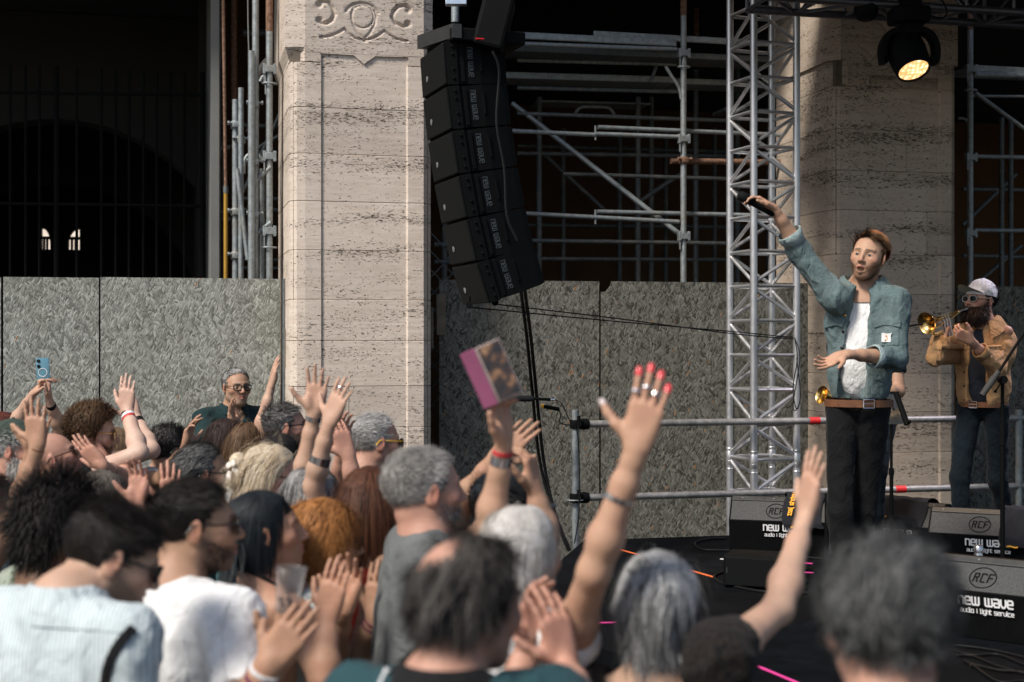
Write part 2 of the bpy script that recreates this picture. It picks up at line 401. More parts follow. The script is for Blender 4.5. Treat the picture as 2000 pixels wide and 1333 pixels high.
def cap_left(root, s0, s1, pa, pb, zc, mat, pm):
    c = (fs(708, PF), fz(708, 33, PF)); k = FPX / fp(c[0], PF, 0)[1]    # pixels per metre
    q = lambda px, py: (fs(px, PF), fz(px, py, PF))
    lines = []
    lines.append((arc(c, 22 / k, 0, 360, 24), .006, .010))                       # inner ring
    lines.append((arc(c, 34 / k, 20, 160, 20, 26 / k) , .009, .012))
    lines.append(([q(x, y) for x, y in ((692, 10), (686, 30), (690, 48), (700, 66), (711, 76), (722, 66), (732, 48), (735, 30), (729, 12))], .007, .010))
    lines.append(([q(x, y) for x, y in ((626, 73), (645, 71), (662, 64), (673, 57), (680, 66), (695, 76), (712, 79))], .008, .014))
    lines.append(([q(x, y) for x, y in ((712, 79), (730, 75), (742, 68), (751, 61), (762, 70), (778, 78), (795, 81))], .008, .014))
    lines.append(([q(x, y) for x, y in ((622, 7), (630, 3), (642, 5), (650, 16), (654, 28), (648, 40), (638, 46), (627, 45))], .011, .022))
    lines.append(([q(x, y) for x, y in ((797, 16), (790, 11), (778, 13), (768, 24), (766, 34), (773, 46), (785, 52), (795, 50))], .011, .022))
    balls = [(q(624, 9), .022), (q(624, 40), .022), (q(798, 20), .022), (q(797, 47), .022), (q(712, 79), .014), (q(711, 100), .010)]
    zb, zt = fz(pm, 106, PF), fz(pm, -40, PF)
    def carve(P):
        D = np.zeros(P.shape[:-1])
        for L, w, d in lines:
            D = np.maximum(D, d * np.clip(1.25 - poly_dist(P, L) / w * .8, 0, 1))
        for cc, r in balls:
            D = np.maximum(D, .026 * np.clip(1.3 - np.linalg.norm(P - np.array(cc), axis=-1) / r, 0, 1))
        return D
    a, b_ = s0 + .105, s1 - .06
    carved_face(root, a, b_, zb, zt, PF - .002, carve, mat, 'carved_capital')
    # body of the capital: square corners, the chamfers stop below it
    b = MB(); S = [(s0 - .03, PF + .03), (a, PF), (a, PF + .05), (b_, PF + .05), (b_, PF), (s1 + .012, PF + .05), (s1 + .012, PF + 1.1), (s0 - .03, PF + 1.1)]
    b.prism([(x, y, zb + .03) for x, y in S], (0, 0, zt + 1.2 - zb)); b.build('capital_block', mat, root)
    b = MB()                       # sloping stop under the capital's left corner
    b.add([(s0 - .03, PF + .03, zb + .03), (s0 - .03, PF + 1.1, zb + .03), (s0 + .01, PF + .10, zb - .07), (s0 + .01, PF + 1.1, zb - .07), (a, PF + .002, zb + .03), (a, PF + .05, zb - .02)],
          [(0, 1, 3, 2), (0, 2, 5, 4), (0, 4, 1), (2, 3, 5)]); b.build('chamfer_stop', mat, root)
    # frieze above the panel with the little pendant point
    zp = fz(pm, 108, PF); zt2 = zb
    b = MB(); m_ = fs(712, PF); zz = fz(pm, 122, PF)
    poly = [(pa, zc), (pa, zp), (m_ - .075, zp - .005), (m_, zz - .02), (m_ + .075, zp - .005), (pb, zp), (pb, zc)]
    top = [(pa, zp), (m_ - .075, zp - .003), (m_ - .004, zz - .012), (m_ + .075, zp - .003), (pb, zp), (pb, zt2 + .03), (pa, zt2 + .03)]
    b.prism([(x, PF - .001, z) for x, z in top], (0, .05, 0)); b.build('frieze', mat, root)
    b = MB(); b.box(((pa + pb) / 2, PF + rec_ + .03, (zc + zp) / 2), (pb - pa, .06, zp - zc + .1)); b.build('panel_head', mat, root)
    for x0, x1 in ((s0 + .1, pa), (pb, s1 - .055)):
        b = MB(); b.box(((x0 + x1) / 2, PF + .06, (zc + zb) / 2 + .02), (x1 - x0 - .002, .12, zb - zc + .03)); b.build('stone_block', mat, root)
    b = MB(); b.prism([(s0, PF + .105, zc + .003), (s0 + .104, PF + .001, zc + .003), (s0 + .104, PF + .1, zc + .003), (s1 - .06, PF + .1, zc + .003), (s1 - .06, PF + .002, zc + .003), (s1, PF + .06, zc + .003), (s1, PF + 1.05, zc + .003), (s0, PF + 1.05, zc + .003)], (0, 0, zb - zc + .03)); b.build('stone_block', mat, root)
rec_ = .013
def cap_right(root, s0, s1, pa, pb, zc, mat, pm):
    q = lambda px, py: (fs(px, PF), fz(px, py, PF))
    lines = [([q(x, y) for x, y in ((1695, 125), (1704, 124), (1716, 112), (1726, 100), (1735, 92))], .018, .022),
             ([q(x, y) for x, y in ((1838, 128), (1830, 124), (1822, 112), (1815, 104))], .018, .022),
             ([q(x, y) for x, y in ((1690, 78), (1702, 83), (1716, 80), (1726, 76))], .010, .008),
             ([q(x, y) for x, y in ((1680, 90), (1690, 95), (1700, 104))], .010, .008),
             ([q(x, y) for x, y in ((1688, 70), (1705, 74), (1722, 68))], .008, .006),
             ([q(x, y) for x, y in ((1820, 80), (1832, 84), (1842, 82))], .010, .008),
             ([q(x, y) for x, y in ((1832, 106), (1840, 100), (1848, 96))], .010, .008),
             ([q(x, y) for x, y in ((1822, 66), (1830, 72), (1842, 72))], .008, .006),
             ([q(x, y) for x, y in ((1706, 38), (1722, 44), (1732, 58), (1737, 70))], .014, .016),
             ([q(x, y) for x, y in ((1826, 42), (1814, 50), (1808, 62))], .014, .016)]
    balls = [(q(1694, 117), .026), (q(1838, 121), .026)]
    zb, zt = fz(pm, 156, PF), fz(pm, -40, PF)
    def carve(P):
        D = np.zeros(P.shape[:-1])
        for L, w, d in lines: D = np.maximum(D, d * np.clip(1.25 - poly_dist(P, L) / w * .8, 0, 1))
        for cc, r in balls: D = np.maximum(D, .028 * np.clip(1.3 - np.linalg.norm(P - np.array(cc), axis=-1) / r, 0, 1))
        return D
    a, b_ = s0 + .105, s1 - .06
    carved_face(root, a - .001, b_ + .001, zb, zt, PF - .001, carve, mat, 'carved_capital')
    b = MB(); S = [(s0 + .05, PF - .001), (a, PF - .001), (a, PF + .05), (b_, PF + .05), (b_, PF - .001), (s1 - .01, PF - .001), (s1 + .012, PF + .03), (s1 + .012, PF + 1.1), (s0 - .02, PF + 1.1), (s0 - .02, PF + .075)]
    zz = fz(pm, 122, PF)
    b.prism([(x, y, zz) for x, y in S], (0, 0, zt + 1.4 - zz)); b.build('capital_block', mat, root)
    b = MB(); b.prism([(s0, PF + .105, zc + .003), (a, PF + .002, zc + .003), (a, PF + .1, zc + .003), (s1 - .06, PF + .1, zc + .003), (s1 - .06, PF + .002, zc + .003), (s1, PF + .06, zc + .003), (s1, PF + 1.05, zc + .003), (s0, PF + 1.05, zc + .003)], (0, 0, zz - zc + .0)); b.build('stone_block', mat, root)
    b = MB(); m_ = fs(1765, PF); zl = fz(pm, 171, PF); zh = fz(pm, 155, PF)
    top = [(pa + .015, zh), (m_ - .10, zh), (m_, zl), (m_ + .10, zh), (pb - .015, zh), (pb - .015, zh + .02), (pa + .015, zh + .02)]
    b.prism([(x, PF - .001, z) for x, z in top], (0, .05, 0)); b.build('frieze', mat, root)
    b = MB(); b.box(((pa + pb) / 2, PF + .045, (zc + zh) / 2), (pb - pa - .03, .05, zh - zc)); b.build('panel_head', mat, root)
    for x0, x1 in ((a, pa + .016), (pb - .016, s1 - .06)):
        b = MB(); b.box(((x0 + x1) / 2, PF + .05, (zc + zh) / 2 + .0), (x1 - x0, .10, zh - zc)); b.build('stone_block', mat, root)
pillar(566, 844, (627, 797), [126, 213, 303, 395, 490, 586, 666, 755, 836, 920], [(7, 682)], cap_left,
       'pale travertine pillar with carved scroll capital behind the hanging speakers', M_TRAV, 3)
pillar(1630, 1872, (1694, 1837), [172, 255, 335, 412, 498, 575, 652, 730, 806, 885, 960], [(1, 1772), (3, 1812)], cap_right,
       'brown stone pillar behind the singer and the trumpet player', M_TRAV2, 5)

# ================================================================== weathered OSB hoarding
def hoarding(label, panels, wood=(), mat=None):
    s_mid = (fs(panels[0][0]) + fs(panels[-1][1])) / 2
    root = thing('site_hoarding', label, 'hoarding', (s_mid, 0, 0), FACADE)
    for k, (xa, xb, top, notch) in enumerate(panels):
        a, b = fs(xa) + .004, fs(xb) - .004
        z = fz((xa + xb) / 2, top); y = .003 * ((k * 7) % 3 - 1)
        if notch:
            n1, n2 = notch   # corner bitten out: width, height
            poly = [(a, 0), (b, 0), (b, z)] + ([(a + n1, z), (a + n1 * .85, z - n2 * .5), (a + n1 * .5, z - n2), (a, z - n2 * 1.08)])
        else: poly = [(a, 0), (b, 0), (b, z), (a, z)]
        m = MB(); m.prism([(x, y, zz) for x, zz in poly], (0, .018, 0)); m.build('panel', mat or M_OSB, root)
    for (xa, xb, ya, yb, off) in wood:
        m = MB(); c = (fl(xa, ya) + fl(xb, yb)) / 2
        m.box((c[0], off, c[2]), (abs(fs(xb) - fs(xa)), .035, abs(fz(xa, yb) - fz(xa, ya))), bev=.003); m.build('batten', M_TIMBER, root)
    return root
hoarding('grey weathered chipboard hoarding left of the pale pillar', [(-420, -170, 541, None), (-167, 3, 541, None), (5, 194, 542, None), (195, 548, 543.5, None)])
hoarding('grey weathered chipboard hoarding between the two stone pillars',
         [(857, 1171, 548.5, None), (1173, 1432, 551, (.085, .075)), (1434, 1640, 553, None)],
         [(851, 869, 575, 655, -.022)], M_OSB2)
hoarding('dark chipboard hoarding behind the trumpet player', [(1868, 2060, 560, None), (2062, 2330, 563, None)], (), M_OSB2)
# loose timber and a bent steel strap hanging in the gap by the pale pillar
b = MB(); c = fl(560, 680, -.1); b.box((c[0], -.1, fz(560, 680, -.1)), (.028, .03, .27), bev=.003)
tag(b.build('timber_offcut', M_TIMBER, None, frame=FACADE), 'short timber offcut wedged upright beside the pale pillar', 'timber')
b = MB(); b.tube([fl(555.5, 545, -.05), fl(555.5, 900, -.05)], .014, 8)
tag(b.build('support_pole', M_GALVD, None, frame=FACADE), 'thin grey pole standing in the gap left of the pale pillar', 'pole')
b = MB(); b.box((fs(843.5, -.02), -.02, fz(843, 640, -.02)), (.018, .03, .30), bev=.002)
tag(b.build('timber_batten', M_TIMBER, None, frame=FACADE), 'thin pale batten upright in the dark gap right of the pale pillar', 'timber')

# ================================================================== the loggia behind
bl = thing('loggia_building', 'dark arcaded building behind the pillars and scaffolding', 'building', (0, 3, 0), FACADE)
def wallbox(name, mat, x0, x1, y0, y1, z0, z1):
    m = MB(); m.box(((x0 + x1) / 2, (y0 + y1) / 2, (z0 + z1) / 2), (x1 - x0, y1 - y0, z1 - z0)); return m.build(name, mat, bl)
YB = 6.8
wallbox('back_wall', M_OCHRE, fs(428, .5) + .01, 16, YB, YB + .3, 0, 4.99)
wallbox('bay_wall', M_OCHRE, fs(428, .5) + .01, fs(640, 1.2), 1.9, 2.1, 0, 4.99)
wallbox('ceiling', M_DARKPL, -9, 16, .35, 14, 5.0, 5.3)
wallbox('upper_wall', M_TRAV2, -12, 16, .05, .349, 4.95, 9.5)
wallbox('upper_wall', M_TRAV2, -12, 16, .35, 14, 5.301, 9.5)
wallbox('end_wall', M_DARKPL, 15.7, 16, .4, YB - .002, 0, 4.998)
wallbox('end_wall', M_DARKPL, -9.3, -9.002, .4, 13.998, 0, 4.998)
# left bay: passage with a side wall, an arch and a far wall with two small lit openings
xs = fs(428, .5) - .16
YL = 9.0
wallbox('passage_wall', M_WHITEPL, xs + .10, xs + .16, .5, 1.9, 0, 4.99)
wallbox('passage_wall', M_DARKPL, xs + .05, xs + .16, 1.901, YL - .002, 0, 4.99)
lx = lambda px, y: fs(px, y)
def arch_pts(c, r, z0, n=20): return [(c + r * math.cos(math.pi * k / n), z0 + r * math.sin(math.pi * k / n)) for k in range(n + 1)]
ops = []
for xa, xb in ((79.5, 98), (132.5, 155.5)): ops.append((lx(xa, YL), lx(xb, YL)))
zo0, zo1 = fz(100, 487.5, YL), fz(100, 445, YL)
m = MB()   # far wall built around the openings
x_l, x_r = -8.99, xs + .05
def fr(x0, x1, z0, z1):
    m.box(((x0 + x1) / 2, YL + .15, (z0 + z1) / 2), (x1 - x0, .3, z1 - z0))
fr(x_l, x_r, 0, zo0); fr(x_l, x_r, zo1, 4.99); fr(x_l, ops[0][0], zo0, zo1); fr(ops[0][1], ops[1][0], zo0, zo1); fr(ops[1][1], x_r, zo0, zo1)
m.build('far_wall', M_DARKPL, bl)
def m_glow():
    t = NT('daylit_window'); v = t.coord(); n = t.noise(v, 9, 4)
    t.b.inputs['Emission Strength'].default_value = 1.0; t.put(t.b.inputs['Emission Color'], t.ramp(n, [(.3, (.50, .40, .32)), (.7, (.72, .62, .52))]))
    return t.set((.1, .1, .1), .9)
MG = m_glow()
for i, (xa, xb) in enumerate(ops):
    m = MB(); m.box(((xa + xb) / 2, YL + .33, (zo0 + zo1) / 2), (xb - xa + .1, .02, zo1 - zo0 + .1)); w = m.build('lit_window', MG, bl)
    m = MB()
    # quarter-arch heads, so that each opening is rounded on its outer shoulder
    H = zo1 - zo0; n = 10; W = xb - xa
    cx, sgn = (xa, 1) if i == 0 else (xb, -1)
    A = [(cx + sgn * W * math.sin(math.pi / 2 * k / n), zo0 + H * .25 + H * .75 * math.cos(math.pi / 2 * k / n)) for k in range(n + 1)]
    P = A + [(cx + sgn * W, zo1)] if sgn == 1 else (A + [(cx + sgn * W, zo1)])[::-1]
    m.prism([(x, YL - .01, z) for x, z in P], (0, .2, 0)); m.build('arch_head', M_DARKPL, bl)
    m = MB()
    for k in (.3, .62): m.tube([(xa + W * k, YL + .1, zo0), (xa + W * k, YL + .1, zo0 + H * .55)], .018, 6)
    m.tube([(xa, YL + .1, zo0 + H * .55), (xb, YL + .1, zo0 + H * .55)], .022, 6); m.build('balustrade', M_DARKPL, w)
# two vault arches across the passage
for y, rr, zb, mt in ((3.0, 1.55, 2.5, M_DARKPL), (6.0, 1.5, 2.3, M_DARKPL)):
    cx = lx(115, y); m = MB(); A = arch_pts(cx, rr, zb, 24)
    P = [(x_r - .003, 4.988), (x_l + .01, 4.988), (x_l + .01, 0), (cx - rr, 0)] + A[::-1] + [(cx + rr, 0), (x_r - .003, 0)]
    m.prism([(x, y, z) for x, z in P], (0, .35, 0)); m.build('vault_arch', mt, bl)
# iron gate across the passage
gy = 1.3
gt = thing('iron_gate', 'tall black iron bar gate across the dark archway', 'gate', (lx(200, gy), gy, 0), FACADE)
for px in (-60, 20, 50, 77, 110, 150, 198, 226, 252, 280, 306, 333, 360, 395):
    m = MB(); m.tube([fl(px, 700, gy) * (1, 1, 0), fl(px, 700, gy) * (1, 1, 0) + (0, 0, 4.2)], .02 if px in (110, 395) else .011, 8); m.build('bar', M_IRON, gt)
for py in (397, 180):
    m = MB(); m.tube([fl(-80, py, gy), fl(402, py + 6, gy)], .013, 8); m.build('cross_bar', M_IRON, gt)
# diamond lattice grille showing beside the pale pillar
lg = thing('lattice_grille', 'dark metal lattice grille glimpsed behind the pale pillar', 'grille', (fs(865, .4), .4, 0), FACADE)
for k in range(8):
    z = 1.5 + k * .14; x0 = fs(846, .4) - .1
    m = MB(); m.tube([(x0, .4, z), (x0 + .5, .4, z + .5)], .006, 6); m.build('lattice_bar', M_GALVD, lg)
    m = MB(); m.tube([(x0, .408, z + .5), (x0 + .5, .408, z)], .006, 6); m.build('lattice_bar', M_GALVD, lg)

# ================================================================== scaffolding
TR = .0242
def scaff(name, label, px, y): return thing(name, label, 'scaffold', (fs(px, y), y, 0), FACADE)
def post(root, px, y, py_top=-60, mat=None, r=TR, rusty_to=None, py_bot=None, lean=0):
    m = MB(); a = fl(px, py_top, y); z0 = 0 if py_bot is None else fz(px, py_bot, y)
    m.tube([(a[0] + lean, y, z0), (a[0], y, a[2])], r, 14); o = m.build('upright', mat or M_GALV, root, smooth=40)
    if rusty_to is not None:
        m = MB(); b = fz(px, rusty_to, y); m.tube([(a[0], y, b), (a[0], y, a[2] + .01)], r + .0012, 14); m.build('rusty_sleeve', M_RUST, root, smooth=40)
    return o
def bar(root, p, q, r=TR, mat=None, name='ledger'):
    m = MB(); m.tube([p, q], r, 12); return m.build(name, mat or M_GALV, root, smooth=40)
def coupler(root, px, py, y, mat=None):
    c = fl(px, py, y); m = MB()
    m.disc_lathe([(.031, -.028), (.035, -.02), (.035, .02), (.031, .028)], c, (0, 0, 1), 14)
    m.box(c + (.0, -.035, 0), (.05, .04, .045), bev=.006); m.tube([c + (-.055, -.03, .01), c + (.055, -.03, .01)], .009, 8)
    m.disc_lathe([(.016, 0), (.016, .014)], c + (.045, -.03, .01), (1, 0, 0), 6); m.disc_lathe([(.016, 0), (.016, .014)], c + (-.058, -.03, .01), (1, 0, 0), 6)
    m.build('coupler', mat or M_RUST, root, smooth=40)
def wedge(root, px, py, y):
    """the square cup that a guard rail hooks into"""
    c = fl(px, py, y); m = MB()
    for s in (-1, 1): m.box(c + (s * .037, -.01, 0), (.022, .05, .075), bev=.004)
    m.box(c + (0, -.026, .0), (.06, .02, .05), bev=.004); m.box(c + (-.037, -.02, -.07), (.010, .014, .07))
    m.build('rail_cup', M_GALV, root)
def ringclip(root, px, py, y):
    c = fl(px, py, y); m = MB()
    P = [c + (.05 * math.cos(a), -.008 + .034 * math.sin(a), 0) for a in np.linspace(0, 2 * math.pi, 13)]
    m.tube(P, .007, 6, cap=False); m.build('toggle_ring', M_GALV, root, smooth=60)

# centre bay
sc = scaff('scaffolding', 'grey tube scaffolding filling the bay between the pillars', 1200, .55)
Y0, Y1 = .45, 1.55
post(sc, 1335, Y0, 3, rusty_to=32); post(sc, 1574, Y0 - .3, 20, rusty_to=33)
post(sc, 1360, Y1, 6, M_RUST, py_bot=72); post(sc, 1359, Y1, 137, M_GALVD)
for px, yy in ((1053, Y1), (1246, Y1), (1272, Y1 + .5), (868, Y1), (1440, Y1 + .4)): post(sc, px, yy, 190 if px < 1300 else 60, M_GALVD)
for px, yy in ((1335, Y0), (1574, Y0 - .3)):
    wedge(sc, px, 105, yy); wedge(sc, px, 272, yy); wedge(sc, px, 462, yy); ringclip(sc, px, 132, yy); coupler(sc, px, 314, yy)
# upper deck: long steel planks seen edge on
def plank(px0, py0, px1, py1, y, h=.1, d=.32, mat=None, name='deck_plank'):
    a, b = fl(px0, py0, y), fl(px1, py1, y); m = MB()
    L = np.linalg.norm(b - a); ang = math.atan2(b[2] - a[2], b[0] - a[0])
    rot = np.array([[math.cos(ang), 0, -math.sin(ang)], [0, 1, 0], [math.sin(ang), 0, math.cos(ang)]])
    m.box((a + b) / 2 + (0, d / 2, 0), (L, d, h), rot, bev=.008); return m.build(name, mat or M_DECK, sc)
plank(870, 62, 1322, 84, Y0 + .05, .055, .03, name='toe_board'); plank(1160, 66, 1560, 88, Y0 + .09, .05, .03, name='toe_board')
for k in range(3): plank(870, 88, 1556, 118, Y0 + .2 + k * .36, .05, .33, M_GALVD)
plank(860, 143, 1320, 156, Y0 + .5, .055, .3); plank(1320, 158, 1556, 166, Y0 + .55, .05, .3)
plank(1050, 197, 1272, 203, Y1 + .2, .02, .3); plank(1416, 213, 1556, 218, Y1 - .3, .03, .3)
bar(sc, fl(1018, 86, Y0), fl(1322, 97, Y0), .018); bar(sc, fl(870, 250, Y0), fl(1162, 264, Y0), .018); bar(sc, fl(1162, 262, Y0), fl(1326, 268, Y0), .018)
bar(sc, fl(1168, 249, Y0 + .07), fl(1568, 266, Y0 + .07), .018)
bar(sc, fl(870, 409, Y0), fl(1326, 434, Y0), .018); bar(sc, fl(1166, 414, Y0 + .07), fl(1430, 420, Y0 + .07), .018); bar(sc, fl(1430, 420, Y0 + .07), fl(1568, 424, Y0), .018)
for px, a, b in ((1163, 246, 274), (1163, 410, 438)):
    bar(sc, fl(px, a, Y0), fl(px, b, Y0), .009, name='rail_hook')
bar(sc, fl(1000, 202, Y0 + .5), fl(1332, 462, Y0 + .06), .022, name='diagonal_brace')
bar(sc, fl(1240, 400, Y1), fl(1330, 340, Y1), .02, M_GALVD, 'diagonal_brace'); bar(sc, fl(1060, 300, Y1 + .4), fl(1180, 410, Y1 + .4), .02, M_GALVD, 'diagonal_brace')
bar(sc, fl(1310, 315, Y0 + .08), fl(1566, 318, Y0 + .08), .024, M_RUST); bar(sc, fl(1010, 300, Y1), fl(1420, 306, Y1), .02, M_GALVD)
bar(sc, fl(870, 505, Y1), fl(1420, 508, Y1), .018, M_GALVD); bar(sc, fl(848, 478, Y0), fl(900, 480, Y0), .018, M_GALVD); bar(sc, fl(848, 512, Y0), fl(900, 513, Y0), .018, M_GALVD)
m = MB(); m.tube(catmull([fl(x, y, Y1 - .2) for x, y in ((1122, 222), (1130, 213), (1140, 209), (1182, 210), (1192, 214), (1200, 224))], 5), .016, 8); m.build('bent_handle', M_GALV, sc, smooth=60)
m = MB(); m.tube(catmull([fl(x, y, Y0) for x, y in ((1300, 130), (1312, 150), (1326, 172), (1331, 195))], 5), .014, 8); m.build('gusset_tube', M_GALV, sc, smooth=60)
bar(sc, fl(1270, 162, Y0 + .4), fl(1282, 130, Y0 + .4), .016, M_GALVD, 'gusset_tube')
for p, q, mt in (((1010, 118), (1320, 126), M_DECK), ((1010, 172), (1330, 180), M_GALVD), ((1010, 222), (1420, 236), M_GALVD), ((1100, 340), (1420, 350), M_GALVD), ((1010, 470), (1420, 476), M_GALVD)): bar(sc, fl(*p, .9), fl(*q, .9), .017, mt)
# frames further back in the gloom
for px, yy in ((1100, 3.2), (1210, 3.0), (1300, 3.4), (1395, 3.2), (1500, 3.2)):
    post(sc, px, yy, 250, M_GALVD)
bar(sc, fl(1010, 285, 3.2), fl(1540, 300, 3.2), .02, M_GALVD); bar(sc, fl(1010, 440, 3.2), fl(1540, 445, 3.2), .02, M_GALVD)

# left bay: bundle of uprights next to the pale pillar
sl = scaff('scaffolding', 'bundle of grey scaffold uprights squeezed beside the pale pillar', 500, .5)
post(sl, 526, .1, -40, rusty_to=62); post(sl, 499, .12, -40); post(sl, 491, .06, 100); post(sl, 470.5, .15, 172, M_GALV, .02)
post(sl, 457, .95, -30, M_RUST, py_bot=200); post(sl, 460, .2, 195, M_GALV); post(sl, 512, .2, 330, M_GALV, .018)
bar(sl, fl(463, 330, .1), fl(484, 508, .1), .017, name='swivel_prop'); bar(sl, fl(484, 508, .1), fl(500, 510, .1), .017, name='swivel_prop')
bar(sl, fl(480, 500, 1.2), fl(492, 360, 1.2), .015, M_GALVD, 'swivel_prop')
for py in (388, 410, 508, 524): bar(sl, fl(476, py, .9), fl(546, py + 1, .9), .015, M_GALVD)
bar(sl, fl(470, 245, 1.0), fl(546, 247, 1.0), .018, M_GALVD); bar(sl, fl(474, 65, 1.2), fl(546, 66, 1.2), .03, M_GALVD)
bar(sl, fl(474, 375, .9), fl(546, 224, .9), .015, name='diagonal_brace'); bar(sl, fl(500, 290, .9), fl(546, 265, .9), .014, name='diagonal_brace')
m = MB(); m.tube(catmull([fl(x, y, .5) for x, y in ((476, 340), (477, 318), (482, 306), (490, 301), (500, 300), (512, 312))], 5), .014, 8); m.build('bent_handle', M_GALV, sl, smooth=60)
m = MB(); m.tube(catmull([fl(x, y, .4) for x, y in ((508, 160), (514, 150), (520, 158), (521, 185))], 5), .014, 8); m.build('bent_handle', M_GALV, sl, smooth=60)
m = MB(); m.tube(catmull([fl(x, y, .5) for x, y in ((498, 165), (504, 145), (516, 124), (530, 112))], 5), .022, 8); m.build('rope_wrap', M_WHITEPL, sl, smooth=60)
for py in (136, 306, 452): wedge(sl, 526, py, .1)
for py in (164, 484): ringclip(sl, 526, py, .1)
for py0, py1 in ((352, 326), (458, 434)): bar(sl, fl(501, py0, .12), fl(530, py1, .08), .017, name='bracket')
for px, py in ((497, 205), (497, 318), (497, 420), (460, 245), (460, 415), (470, 274), (460, 500)): coupler(sl, px, py, .12 if px == 497 else .2, M_GALV)
# yellow pole and hanging rope
b = MB(); a = fl(441, -30, .3); z = fz(441, 372, .3); b.tube([(a[0], .3, 0), (a[0], .3, z)], .016, 10); b.tube([(a[0], .3, z), (a[0] - .02, .3, a[2])], .0125, 10, mi=2); b.tube([(a[0], .3, z - .02), (a[0], .3, z + .03)], .019, 10, mi=1)
tag(b.build('yellow_pole', [M_YELLOW, M_GALVD, M_RUST], None, frame=FACADE, smooth=40), 'long yellow pole standing beside the dark archway', 'pole')
b = MB(); b.tube(catmull([fl(x, y, .2) for x, y in ((484, -20), (485, 60), (487, 135), (487, 200), (486, 245), (481, 257))], 6), .006, 6)
tag(b.build('hanging_rope', M_WHITEPL, None, frame=FACADE), 'pale rope dangling among the scaffold uprights', 'rope')
bg = scaff('scaffolding', 'dark scaffold frames behind the bars of the archway', 430, 1.1)
for px in (428, 436): post(bg, px, 1.0 if px > 430 else .9, -30, M_GALVD, .014)
for py in (288, 415, 428): bar(bg, fl(432, py, .9), fl(450, py, .9), .02, M_GALVD)

# right bay
sr = scaff('scaffolding', 'grey scaffolding at the photo edge behind the trumpet player', 1930, .3)
post(sr, 1895, .25, 15, rusty_to=60)
bar(sr, fl(1900, 146, .3), fl(2120, 152, .3), .03); bar(sr, fl(1900, 188, .35), fl(2120, 190, .35), .012)
bar(sr, fl(1905, 182, .3), fl(2060, 296, .3), .018, name='diagonal_brace'); bar(sr, fl(1905, 306, .3), fl(2080, 310, .3), .018); bar(sr, fl(1905, 450, .3), fl(2080, 452, .3), .018)
m = MB(); m.tube(catmull([fl(x, y, .5) for x, y in ((1872, 232), (1882, 232), (1890, 240), (1892, 260))], 5), .012, 8); m.build('bent_handle', M_GALV, sr, smooth=60)
m = MB(); a = fl(1900, 137, .32); b_ = fl(2120, 140, .32); m.box((a + b_) / 2 + (0, .15, 0), (b_[0] - a[0], .3, .05)); m.build('deck_plank', M_DECK, sr)
for px in (1956, 1974): post(sr, px, 1.6, 230, M_GALVD)
for py in (136, 308, 456): wedge(sr, 1895, py, .25)
ringclip(sr, 1895, 177, .25)
for p, q in (((1985, 340), (1880, 440)), ((1995, 480), (1900, 560)), ((1880, 500), (2040, 503)), ((1880, 370), (2040, 372))): bar(sr, fl(*p, 2.2), fl(*q, 2.2), .02, M_GALVD)
# ================================================================== stage
SZ = 0.78
M_BLACK = pmat('matt_black_paint', (.0018, .0022, .0025), .72, var=.35, scale=30, bump=.3, spec=.14)
M_DECKB = pmat('black_stage_carpet', (.0042, .0050, .0064), .85, var=.5, scale=6, bump=.5, spec=.06, bscale=260)
M_CLOTH = pmat('black_towel_cloth', (.006, .007, .011), .95, var=.3, scale=40, bump=.6, bscale=300)
M_ALU = pmat('truss_aluminium', (.62, .62, .63), .4, .8, var=.12, scale=14, bump=.15)
M_ALUD = pmat('dull_truss_aluminium', (.12, .12, .135), .42, .75, var=.2, scale=14, bump=.15)
M_STEEL = pmat('rail_steel', (.34, .33, .31), .5, .5, var=.35, scale=20, bump=.3)
M_RED = pmat('red_tape', (.62, .02, .02), .5, var=.15)
M_WHITE = pmat('white_print', (.80, .80, .80), .6, var=.04)
M_DIMWHITE = pmat('grey_print', (.045, .055, .06), .6, var=.08)
M_ORANGEP = pmat('orange_print', (.75, .36, .02), .7, var=.1)
M_RUBBER = pmat('cable_rubber', (.005, .005, .0055), .6, var=.3, scale=30, spec=.25)
M_CHROME = pmat('polished_chrome', (.78, .78, .80), .18, 1.0, var=.06)
M_CABG = pmat('grey_cabinet_texture', (.06, .062, .062), .8, var=.45, scale=120, bump=.6, bscale=220)
M_GRILLE = pmat('black_speaker_grille', (.0026, .0033, .0037), .78, 0, var=.3, scale=200, bump=.4, bscale=400, spec=.2)
def tape(name, col):
    return pmat(name, col, .5, var=.12, scale=30)

def wpt(px, py, d): return at(px, py, d)
P = [(.47, 9.28), (.20, 8.0), (.12, 6.6), (.85, 5.0), (1.5, 3.9), (7.5, 3.9), (7.5, 10.98)]
b = MB(); b.prism([(x, y, 0.001) for x, y in P], (0, 0, SZ - .001))
tag(b.build('stage', M_DECKB), 'low black stage deck with a draped edge', 'stage', kind='structure')
def strip(name, label, pts, w, mat, cat='tape', z=SZ + .004):
    b = MB(); n = len(pts)
    L = []
    for i in range(n):
        t = unit(np.array(pts[min(i + 1, n - 1)]) - np.array(pts[max(i - 1, 0)])); nn = np.array([-t[1], t[0]])
        L.append((np.array(pts[i]) + nn * w / 2, np.array(pts[i]) - nn * w / 2))
    for (a, c), (e, f) in zip(L[:-1], L[1:]):
        b.prism([(*a, z - .003), (*c, z - .003), (*f, z - .003), (*e, z - .003)], (0, 0, .0034))
    return tag(b.build(name, mat), label, cat)
def fl2(px, py):
    d = (CAMZ - SZ) * FPX / (py - CYP); p = at(px, py, d); return (p[0], p[1])
M_PINKT = tape('pink_tape', (.80, .06, .32)); M_ORT = tape('orange_tape', (.85, .18, .05))
